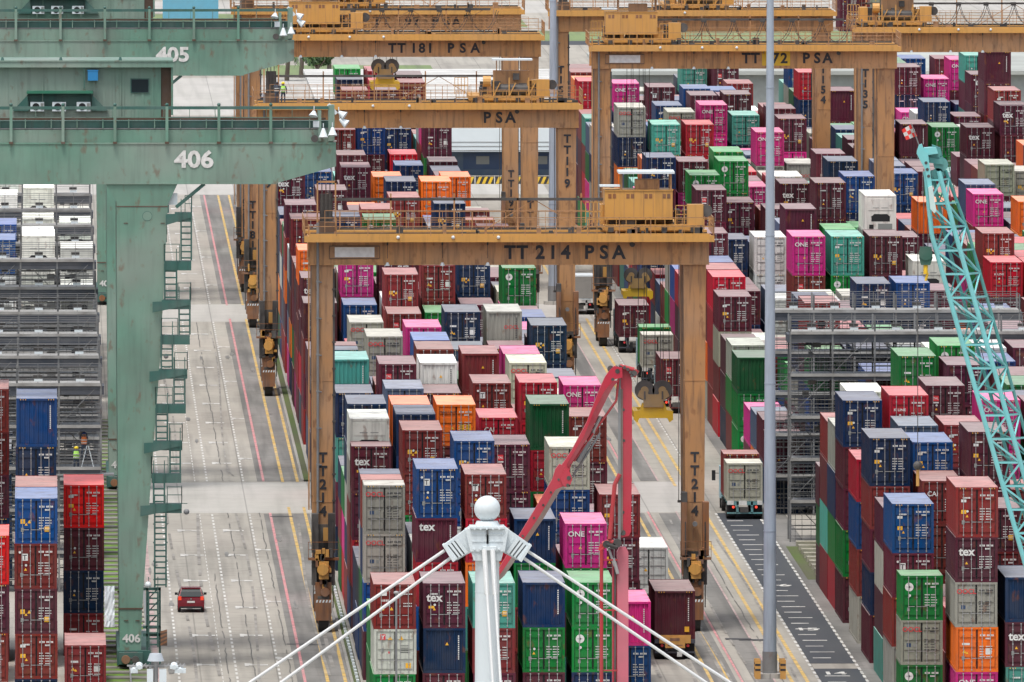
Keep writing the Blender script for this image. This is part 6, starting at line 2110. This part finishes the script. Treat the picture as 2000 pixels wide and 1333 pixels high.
pb_((1190, 1052), (1200, 945), .09, -.5, 0); pb_((1200, 945), (1210, 925), .09, -.5, 0); pb_((1172, 1075), (1190, 1058), .07, -.5, 0)
A = P(1174, 1075); b.tube((A[0] - bx_, -.5, 0), (A[0] - bx_, -.5, A[1]), .075, n=12); A = P(1182, 1060)
for (u, v) in (((1172, 1075), (1176, 1062)), ((1176, 1062), (1190, 1056)), ((1190, 1056), (1204, 1062)), ((1236, 735), (1244, 722)), ((1210, 715), (1238, 722))): pb_(u, v, .1, -.45, 0)
b.box(P(1172, 0)[0] - bx_, P(1206, 0)[0] - bx_, -.45, -.4, P(0, 1096)[1], P(0, 1093)[1]); b.box(P(1172, 0)[0] - bx_, P(1206, 0)[0] - bx_, -.45, -.4, P(0, 1194)[1], P(0, 1191)[1]); b.box(P(1172, 0)[0] - bx_, P(1206, 0)[0] - bx_, -.45, -.4, P(0, 1312)[1], P(0, 1309)[1])
b.build('delivery_pipe', mat('pipe_red', (.45, .02, .03), rough=.4, noise=.2), t)
b = MB(); 
for i in range(9): a = math.pi * (.05 + i * .11); q = P(1212 - 22 * math.cos(a), 738 - 22 * math.sin(a)); b.tube((q[0] - bx_, -.6, q[1]), (q[0] - bx_, .3, q[1]), .07, n=8)
for px, py, r in ((1184, 1062, .16), (1196, 1066, .13), (1205, 1060, .18), (1192, 720, .14), (1238, 728, .12)): q = P(px, py); b.tube((q[0] - bx_, -.6, q[1]), (q[0] - bx_, -.35, q[1]), r, n=12)
pb_((1184, 1062), (1205, 1068), .08, -.55, 0); pb_((1198, 1090), (1206, 1120), .07, -.4, 1); pb_((1188, 1070), (1200, 1105), .05, -.4, 1)
b.build('elbow_joint', [M_GRIME, M_ROD], t)

# ------------------------------------------------------------------ turquoise lattice crane boom, hook and flag
YT = sY(44.7); Q = lambda px, py: onY(px, py, YT)
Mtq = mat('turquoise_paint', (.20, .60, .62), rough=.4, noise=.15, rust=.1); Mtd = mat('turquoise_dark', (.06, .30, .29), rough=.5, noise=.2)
tx, tz = Q(1840, 400)
t = thing('lattice_crane_boom', 'turquoise lattice crane boom leaning across the right block', 'crane boom', (tx, YT, 0))
def left_edge(py): return 1820 + (py - 460) * .284 if py > 460 else 1808 + (py - 340) * .10
def chord(py, k):
    off = (0, 28, 47, 75)[k]; f = 1 if py > 460 else .5 + .5 * (py - 320) / 140
    q = Q(left_edge(py) + off * f, py); return Vector((q[0] - tx, (0, .0, 1.25, 1.25)[k] if k in (0, 2) else 0, q[1]))
CHY = (0.0, 1.3, 0.0, 1.3)
def ch(py, k):
    off = (0, 28, 47, 75)[k]; f = 1 if py > 460 else .5 + .5 * (py - 320) / 140
    q = Q(left_edge(py) + off * f, py); return Vector((q[0] - tx, CHY[k], q[1]))
ys = [335, 360, 400, 460, 520, 580, 640, 700, 760, 820, 880, 940, 1000, 1060, 1120, 1180, 1240, 1300, 1400, 1500]
for k in range(4):
    b = MB()
    for a, c in zip(ys, ys[1:]): b.tube(ch(a, k), ch(c, k), .105 if k in (0, 2) else .075, n=8)
    e = ch(1500, k); sl = (ch(1500, k) - ch(1400, k)).normalized(); kk = -e.z / sl.z; b.tube(e, e + sl * kk, .085, n=8)
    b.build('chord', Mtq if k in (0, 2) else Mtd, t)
b = MB(); step = 46
py = 352; i = 0
while py < 1400:
    n = py + step
    for (u, v, m, w) in ((0, 2, 0, .085), (1, 3, 1, .07), (0, 1, 1, .06), (2, 3, 0, .07)):
        b.bar(ch(py, u), ch(py, v), w, w, m)
        b.bar(ch(py, u if i % 2 else v), ch(n, v if i % 2 else u), w, w, m)
        if u == 0 and v == 2: b.bar(ch(py + step / 2, u), ch(n, v), .045, .045, 1)
    py = n; i += 1
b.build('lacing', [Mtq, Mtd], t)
b = MB(); f = lambda pts, y0, y1, m=0: b.prism([(Q(x, y)[0] - tx, Q(x, y)[1]) for x, y in pts], y0, y1, m)
f([(1794, 284), (1800, 281), (1804, 292), (1812, 300), (1822, 380), (1814, 382), (1806, 330), (1796, 312), (1790, 300)], -.3, 0); f([(1822, 284), (1838, 290), (1845, 318), (1846, 345), (1836, 360), (1830, 340), (1826, 310)], .5, 1.2, 1)
f([(1800, 290), (1828, 288), (1832, 300), (1804, 304)], -.2, 1.0, 0); f([(1806, 306), (1840, 312), (1842, 322), (1810, 318)], .0, 1.0, 1)
for px, py_, r in ((1826, 300, .28), (1838, 322, .32), (1832, 340, .25), (1800, 296, .2)): q = Q(px, py_); b.tube((q[0] - tx, .1, q[1]), (q[0] - tx, .4, q[1]), r, n=14, m=1)
f([(1812, 366), (1820, 362), (1828, 412), (1824, 416), (1816, 408)], -.5, -.2, 2)
for i in range(3): q = Q(1808 + i * 2.5, 318 + i * 13); b.tube((q[0] - tx, -.32, q[1]), (q[0] - tx, -.3, q[1]), .07, n=10, m=3)
b.build('boom_head', [Mtq, Mtd, mat('pale_cylinder', (.55, .72, .70), noise=.1), M_GRIME], t)
b = MB()
for d in (0, .25, -.3): b.tube((Q(1838, 300)[0] - tx + d, 1.6, Q(0, 300)[1]), (Q(2010, 1000)[0] - tx + d, 1.9, Q(0, 1000)[1]), .018, n=5)
b.build('hoist_rope', M_GRIME, t)
q = Q(1793, 330); o = thing('hoist_hook', 'dark hook ball on a long rope below the turquoise boom tip', 'crane hook', (q[0], YT, 0))
z2 = Q(0, 912)[1]; b = MB(); b.tube((0, 0, z2), (0, 0, q[1] - .3), .02, n=5); b.build('rope', M_GRIME, o)
b = MB(); b.sphere((0, 0, z2), .2, 14, 10, 0); b.tube((0, 0, z2 - .9), (0, 0, z2 - .15), .07, n=8, m=1); b.build('hook_ball', [M_GRIME, M_YM], o)
q = Q(1808, 330); o = thing('hook_block', 'dark green hook block with yellow hook hanging beside the turquoise boom', 'crane hook', (q[0], YT, 0))
z1 = Q(0, 484)[1]; b = MB(); b.tube((-.08, 0, z1), (-.08, 0, q[1]), .02, n=5); b.tube((.1, 0, z1), (.1, 0, q[1]), .02, n=5); b.build('rope', M_GRIME, o)
b = MB(); b.prism([(-.25, z1), (.25, z1), (.3, z1 - .5), (.2, z1 - .8), (-.2, z1 - .8), (-.28, z1 - .5)], -.15, .15, 0); b.tube((0, -.05, z1 - 1.2), (0, .0, z1 - .8), .1, n=8, m=1); b.tube((0, -.05, z1 - 1.5), (.08, -.05, z1 - 1.15), .06, n=8, m=1)
b.tube((0, -.2, z1 - .3), (0, .2, z1 - .3), .3, n=14, m=0); b.build('block', [mat('hook_dark_green', (.02, .10, .07), noise=.2), M_YS], o)
o = thing('checkered_flag', 'red and white checkered flag flying at the turquoise boom tip', 'flag', (Q(1790, 285)[0], YT, 0))
A = Q(1797, 290); B = Q(1780, 242); fx = o.location.x
b = MB(); b.tube((A[0] - fx, 0, A[1]), (B[0] - fx, 0, B[1]), .03, n=6); b.build('flagpole', M_STEEL, o)
b = MB(); nn = 12; rows = 4
Pg = {}
for i in range(nn + 1):
    for j in range(nn + 1):
        u = i / nn; v = j / nn
        px = 1761 + (1781 - 1761) * u + (1770 - 1761) * v + (1791 - 1781 - 9) * u * v; py = 254 + (242 - 254) * u + (274 - 254) * v + 4 * u * v
        z = Q(px, py); Pg[i, j] = (z[0] - fx, .10 * math.sin(u * 7 + v * 3), z[1])
for i in range(nn):
    for j in range(nn):
        b.quad([Pg[i, j + 1], Pg[i + 1, j + 1], Pg[i + 1, j], Pg[i, j]], ((i * 3 // nn) + (j * 3 // nn)) % 2)
b.build('flag_cloth', [mat('flag_red', (.75, .05, .04), noise=0), M_WHITE], o)

# ------------------------------------------------------------------ floodlight post at the lower left, thin pole in front of the stacks
YF = sY(38.0); F = lambda px, py: onY(px, py, YF)
fx = F(303, 0)[0]
t = thing('floodlight_post', 'post with grey cap and white floodlights at the lower left edge', 'lamp post', (fx, YF, 0))
b = MB(); zc = F(0, 1277)[1]; zb = F(0, 1292)[1]; b.tube((0, 0, zb), (0, 0, zc), .44, .30, n=20); b.build('cap', mat('cap_grey', (.45, .50, .55), noise=.1), t)
b = MB(); b.tube((0, 0, 0), (0, 0, zb), .12, n=12); b.build('pole', M_ROD, t)
b = MB(); za = F(0, 1301)[1]; b.box(F(247, 0)[0] - fx, F(362, 0)[0] - fx, -.08, .08, za - .04, za + .04, 0)
for i in range(14): x = -1.3 + i * .2; b.bar((x, -.2, za - .1), (x + .2, .3, za + .1), .03, .03, 0)
b.tube((-1.0, -.3, za - .2), (-1.0, .3, za - .2), .1, n=8)
b.build('cross_arm', M_ROD, t)
for px, py, w, h in ((293, 1320, 12, 26), (318, 1320, 14, 26), (262, 1310, 14, 9), (272, 1303, 12, 7), (340, 1303, 16, 7), (352, 1310, 22, 9)):
    q = F(px, py); b = MB(); b.box(q[0] - fx - w / 76, q[0] - fx + w / 76, -.35, .1, q[1] - h / 76, q[1] + h / 76)
    if h < 12: b.tube((q[0] - fx, -.4, q[1]), (q[0] - fx, .2, q[1] + .05), .12, .2, n=12)
    b.build('floodlight', M_WPAINT, t)
YG = sY(35.0); gx, gz = onY(774, 1158, YG)
t = thing('lamp_pole', 'thin grey pole with small round cap in front of the brownish red container', 'pole', (gx, YG, 0))
b = MB(); b.tube((0, 0, 0), (0, 0, gz - .1), .07, .055, n=12); b.build('pole', M_STEEL, t)
b = MB(); b.sphere((0, 0, gz), .16, 12, 8, 0, .6); b.build('cap', M_ROD, t)

# ------------------------------------------------------------------ workers
def person(x, y, z, label, vest=(.45, .85, .15), helmet=(.85, .65, .02), legs=(.03, .05, .09), bend=0.0, arms=0, h=1.72):
    k = h / 1.72
    J = {'pel': (0, 0, .93), 'chest': (0, bend * .3, 1.32), 'neck': (0, bend * .45, 1.48), 'head': (0, bend * .5 + .01, 1.60), 'top': (0, bend * .5 + .01, 1.70)}
    for s, n in ((-1, 'l'), (1, 'r')):
        J['hip' + n] = (s * .10, 0, .90); J['kn' + n] = (s * .12, .03 * s, .49); J['an' + n] = (s * .13, -.02, .09); J['to' + n] = (s * .14, .15, .03)
        J['sh' + n] = (s * .19, bend * .38, 1.40)
        if arms: J['el' + n] = (s * .25, .25, 1.28); J['wr' + n] = (s * .16, .48, 1.40 + arms * .1); J['ha' + n] = (s * .14, .57, 1.43 + arms * .1)
        else: J['el' + n] = (s * .27, .0, 1.12); J['wr' + n] = (s * .28, .10, .88); J['ha' + n] = (s * .27, .13, .79)
    E = [('pel', 'chest'), ('chest', 'neck'), ('neck', 'head'), ('head', 'top')]
    for n in 'lr': E += [('pel', 'hip' + n), ('hip' + n, 'kn' + n), ('kn' + n, 'an' + n), ('an' + n, 'to' + n), ('chest', 'sh' + n), ('sh' + n, 'el' + n), ('el' + n, 'wr' + n), ('wr' + n, 'ha' + n)]
    rad = {'pel': .14, 'chest': .16, 'neck': .06, 'head': .095, 'top': .07, 'hip': .095, 'kn': .06, 'an': .045, 'to': .04, 'sh': .065, 'el': .045, 'wr': .032, 'ha': .038}
    names = list(J); me = bpy.data.meshes.new('person'); me.from_pydata([tuple(c * k for c in J[n]) for n in names], [(names.index(a), names.index(c)) for a, c in E], [])
    o = bpy.data.objects.new('person', me); COL.objects.link(o); o.location = (x, y, z); tag(o, label, 'person', 'dock workers in safety vests')
    me.materials.append(mat('work_clothes_%d' % int(legs[2] * 1000), legs, noise=.1))
    md = o.modifiers.new('skin', 'SKIN'); sv = me.skin_vertices[0].data
    for i, n in enumerate(names):
        r = rad.get(n) or rad[n[:-1]]; sv[i].radius = (r * k, r * k * (.75 if n in ('chest', 'pel') else 1))
    sv[0].use_root = True
    md2 = o.modifiers.new('sub', 'SUBSURF'); md2.levels = 1; md2.render_levels = 1
    b = MB(); cy = bend * .3
    for z0, z1, r0, r1 in ((.95, 1.2, .185, .20), (1.2, 1.44, .20, .17)):
        n = 14; q = len(b.v)
        for zz, r in ((z0, r0), (z1, r1)):
            for i in range(n): a = 2 * math.pi * i / n; b.v.append((r * math.cos(a) * k, (cy * (zz - .9) * 2 + r * .75 * math.sin(a)) * k, zz * k))
        for i in range(n): j = (i + 1) % n; b.f.append((q + i, q + j, q + n + j, q + n + i)); b.m.append(0); b.c.append(b.col)
    for zz in (1.02, 1.2): b.tube((0, cy * .5, zz * k), (0, cy * .5, (zz + .05) * k), .206, n=14, m=1)
    v = b.build('safety_vest', [mat('vest_%d' % int(vest[0] * 1000), vest, rough=.7, noise=.05), M_WHITE]); v.parent = o
    b = MB(); b.sphere((0, bend * .5 * k, 1.64 * k), .135 * k, 14, 8, 0, .8); b.tube((0, bend * .5 * k, 1.61 * k), (0, bend * .5 * k, 1.63 * k), .17 * k, n=14); v = b.build('helmet', mat('helmet_%d' % int(helmet[0] * 1000 + helmet[2] * 7), helmet, rough=.4, noise=0)); v.parent = o
    b = MB(); b.sphere((0, (bend * .5 - .02) * k, 1.57 * k), .10 * k, 12, 8, 0, 1.1); b.box(-.015, .015, (bend * .5 + .07) * k, (bend * .5 + .12) * k, 1.53 * k, 1.57 * k); v = b.build('face', mat('skin', (.28, .15, .10), noise=0)); v.parent = o
    return o
zr = 13.4 * 3 / 5
YL = 42 + 1.2
X1, Z1 = onY(149, 916, YL); zfl = 13.4 * 2 / 5
for o in (person(X1, YL - .9, onY(149, 925, YL - .9)[1], 'person in lime safety vest and yellow helmet standing in the left steel rack', arms=1),
          person(onY(163, 0, YL)[0], YL - .6, onY(163, 897, YL - .6)[1], 'person in dark clothes and orange vest standing on the stepladder', (.75, .20, .05), (.03, .06, .2), bend=.1, arms=2)): pass
zf = onY(149, 925, YL - .9)[1]
b = MB(); b.box(-2.6, 2.4, -1.6, .3, zf - .12, zf - .01); o = b.build('plank_platform', M_STEEL, None, (X1, YL, 0)); tag(o, 'grey platform the two workers and their stepladder stand on', 'platform')
t = thing('stepladder', 'white open stepladder in the front left rack', 'ladder', (onY(170, 0, YL)[0], YL - .8, zf))
for s, nm in ((-1, 'a'), (1, 'b')):
    b = MB()
    for yy in (-.0, .4): b.bar((s * .48, yy, 0), (s * .05, yy * .7 + .05, 1.75), .05, .05)
    for kx in range(5): f_ = kx / 5; b.bar((s * (.48 - .43 * f_), 0, 1.75 * f_ + .1), (s * (.48 - .43 * f_), .38, 1.75 * f_ + .1), .035, .05)
    b.build('ladder_side', M_WPAINT, t)
Yc = sY(25.4); pX, pZ = onY(553, 192, Yc - .5); person(pX, Yc - .5, 22.3 + .12, 'person in lime vest standing on the second crane walkway', arms=0)
pX, pZ = onY(541, 192, Yc - .5); person(pX, Yc - .5, 22.3 + .12, 'person in dark clothes bending on the second crane walkway', (.03, .04, .06), (.02, .02, .03), bend=.5, arms=1)

# ------------------------------------------------------------------ warehouse, barriers, trees beyond the yard
t = thing('warehouse', 'low white roofed warehouse with dark openings behind the centre block', 'warehouse', (50, 737, 0))
b = MB(); b.box(-21, 9, 1.5, 178, 0, 4.4, 0); b.build('wall', mat('warehouse_wall', (.05, .09, .15), noise=.2), t)
b = MB(); b.box(-22, 10, 0, 180, 4.4, 4.75); 
for i in range(24): b.box(-22, 10, 3 + i * 7.4, 3.4 + i * 7.4, 4.75, 4.80)
b.build('roof', mat('white_metal_roof', (.66, .66, .64), noise=.3, scale=.2), t)
b = MB(); b.box(-22.05, 10.05, -.12, 0, 2.4, 4.7, 0)
for i in range(3): b.box(-22.05, 10.05, -.16, -.12, 2.5 + i * .42, 2.56 + i * .42, 1)
b.build('fascia', [M_WPAINT, M_STEEL], t)
for i in range(5):
    x = -20 + i * 5.8; b = MB(); b.box(x, x + 4.2, 1.46, 1.5, .6, 2.2, 0); b.box(x + 1.3, x + 2.6, 1.44, 1.46, 1.1, 1.9, 1); b.build('loading_door', [M_NAVYS, M_GREYS], t)
t = thing('warehouse', 'long grey roofed shed beyond the right block, upper right', 'warehouse', (90, 860, 0))
b = MB(); b.box(-30, 60, 0, 60, 0, 6, 0); b.build('wall', mat('shed_wall', (.30, .33, .32), noise=.2), t); b = MB(); b.box(-31, 61, -1, 61, 6, 6.4); b.build('roof', mat('shed_roof', (.46, .49, .46), noise=.35, scale=.1), t)
Mbk = mat('barrier_black', (.03, .03, .035), noise=.1); Mby = mat('barrier_yellow', (.80, .52, .03), noise=.2)
nb = 0
def barrier_row(x0, x1, y, n, z0=0, word='cross road behind the centre block', curve=0):
    global nb
    for i in range(n):
        w = (x1 - x0) / n; b = MB(); b.prism([(-w / 2 + .05, 0), (w / 2 - .05, 0), (w / 2 - .05, .75), (-w / 2 + .05, .75)], -.25, .25, 0)
        for k in range(3): q = -w / 2 + .1 + k * (w - .2) / 3; b.prism([(q, .03), (q + (w - .2) / 6, .03), (q + (w - .2) / 6 + .3, .72), (q + .3, .72)], -.27, -.25, 1)
        nb += 1
        tag(b.build('road_barrier', [Mbk, Mby], None, (x0 + w * (i + .5), y + curve * math.sin(i * .6), z0)), '%s black and yellow barrier from the left, %s' % (ordi(i + 1), word), 'barrier', 'black and yellow barriers, ' + word)
barrier_row(9.5, 17.5, 726, 5, word='at the far end of the left road')
barrier_row(36.5, 50, 716, 7, word='in front of the low warehouse')
barrier_row(40, 55, 1005, 6, word='on the far curved road', curve=6)
def leaf_cloud(mb, c, rx, ry, rz, n, size, rr, clumps=9):
    cl = [(rr.uniform(-.7, .7) * rx, rr.uniform(-.7, .7) * ry, rr.uniform(-.6, .8) * rz, rr.uniform(.3, .55)) for _ in range(clumps)]
    for i in range(n):
        q = cl[rr.randrange(clumps)]; d = Vector((rr.gauss(0, 1), rr.gauss(0, 1), rr.gauss(0, 1))).normalized() * (rr.random() ** .4) * q[3]
        p = Vector((c[0] + q[0] + d.x * rx, c[1] + q[1] + d.y * ry, c[2] + q[2] + d.z * rz)); a = Vector((rr.gauss(0, 1), rr.gauss(0, 1), rr.gauss(0, 1))).normalized() * size; e = a.cross(Vector((rr.gauss(0, 1), rr.gauss(0, 1), rr.gauss(0, 1)))).normalized() * size * .6
        mb.quad([p - a, p + e, p + a, p - e], rr.randrange(2))
ML1 = mat('leaf_green', (.09, .19, .04), rough=.6, noise=.2); ML2 = mat('leaf_dark_green', (.04, .10, .03), rough=.6, noise=.2); MTR = mat('trunk_bark', (.12, .09, .06), noise=.3)
def palm(px, py, h, lab, n=20):
    X, Y = onZ(px, py); rr = random.Random(px); t = thing('palm_tree', lab, 'tree', (X, Y, 0), 'trees beyond the yard')
    b = MB(); b.tube((0, 0, 0), (.3, 0, h), .28, .18, n=8); b.build('trunk', MTR, t)
    b = MB()
    for i in range(n):
        a = 2 * math.pi * i / n + rr.random() * .3; up = rr.uniform(-.2, 1.0); Lf = rr.uniform(2.2, 3.2); prev = Vector((.3, 0, h))
        for k in range(1, 7):
            f_ = k / 6; p = Vector((.3 + math.cos(a) * Lf * f_, math.sin(a) * Lf * f_, h + up * 1.6 * f_ - 2.3 * f_ * f_)); 
            for s in (-1, 1):
                for w_ in range(3):
                    m_ = prev + (p - prev) * (w_ / 3); side = Vector((-math.sin(a), math.cos(a), 0)) * s * (.75 - .4 * f_); b.quad([m_, m_ + (p - prev) * .25, m_ + side + (p - prev) * .6 - Vector((0, 0, .35))], rr.randrange(2))
            prev = p
    b.build('crown', [ML1, ML2], t)
def tree(px, py, h, r, lab):
    X, Y = onZ(px, py); rr = random.Random(px + 1); t = thing('leafy_tree', lab, 'tree', (X, Y, 0), 'trees beyond the yard')
    b = MB(); b.tube((0, 0, 0), (0, 0, h * .5), .3, .2, n=8)
    for i in range(5): a = i * 1.26; b.tube((0, 0, h * .35), (math.cos(a) * r * .6, math.sin(a) * r * .6, h * .75), .12, .04, n=6)
    b.build('trunk', MTR, t)
    b = MB(); leaf_cloud(b, (0, 0, h * .68), r, r, h * .4, 2600, .22, rr); b.build('crown', [ML1, ML2], t)
palm(588, 152, 5.5, 'small palm tree beyond the third yellow crane, left of the leafy tree'); palm(560, 158, 4.0, 'low palm tree beside the tip of the green girder')
tree(643, 150, 6.0, 3.0, 'bright green leafy tree beyond the third yellow crane'); tree(620, 156, 3.5, 2.0, 'low bush between the small palm and the leafy tree')
tree(345, 22, 7.0, 4.0, 'far leafy tree above the upper green girder, upper left')
# far sheds, a sheeted stack and the red canopy at the top right
X, Y = onZ(1985, 185); t = thing('red_canopy', 'red domed canopy among the far containers at the right edge', 'canopy', (88.6, 640, 0))
b = MB(); b.sphere((0, 0, 12.6), 1.5, 20, 10, 0, .6); b.build('dome', mat('canopy_red', (.75, .12, .08), noise=.1), t)
b = MB(); b.tube((0, 0, 0), (0, 0, 12.6), .12, n=8); b.build('post', M_STEEL, t)
rr = random.Random(3)
for i, (px, py, n, cc) in enumerate(((1640, 62, 2, 'm'), (1668, 60, 2, 'r'), (1700, 60, 2, 'o'))):
    X, Y = onZ(px, py); Z = 0
    for k in range(n): make_container(X, Y, Z, 12.19, 2.591, cc, 'd', '%s container in the lone far stacks behind the crane winch, %s' % (CN[cc], ('lower', 'upper')[k]), 'lone far containers at the top'); Z += 2.6
X, Y = onZ(318, 40); b = MB(); b.box(0, 7, 0, 3, 0, 2.6); tag(b.build('blue_cabin', mat('cabin_blue', (.15, .42, .62), noise=.1), None, (X, Y, 0)), 'light blue site cabin far beyond the upper green girder', 'cabin')
# people standing far away are too small to read; white tarpaulin by the left stacks
b = MB(); rr = random.Random(9); pts = [[(i * .12, rr.uniform(-.1, .1), j * .35) for i in range(6)] for j in range(8)]
for j in range(7):
    for i in range(5): b.quad([pts[j][i], pts[j][i + 1], pts[j + 1][i + 1], pts[j + 1][i]])
X, Z = onY(204, 1225, -44.0); tag(b.build('torn_tarpaulin', M_WPAINT, None, (X, -44.0, Z)), 'torn white tarpaulin hanging at the side of the left stacks', 'tarpaulin')

# ------------------------------------------------------------------ the air over the yard
b = MB(); b.box(-900, 900, -1290, 2600, -1.0, 120.0)
hz = bpy.data.materials.new('yard_haze'); hz.use_nodes = True; n = hz.node_tree; n.nodes.remove(n.nodes['Principled BSDF'])
pv = n.nodes.new('ShaderNodeVolumePrincipled'); pv.inputs['Density'].default_value = HAZE; pv.inputs['Color'].default_value = (.85, .9, .95, 1); pv.inputs['Anisotropy'].default_value = .2
n.links.new(pv.outputs[0], n.nodes['Material Output'].inputs['Volume'])
if HAZE > 0:
    o = b.build('haze', hz); o['kind'] = 'stuff'; o['label'] = 'thin haze in the air over the container yard'
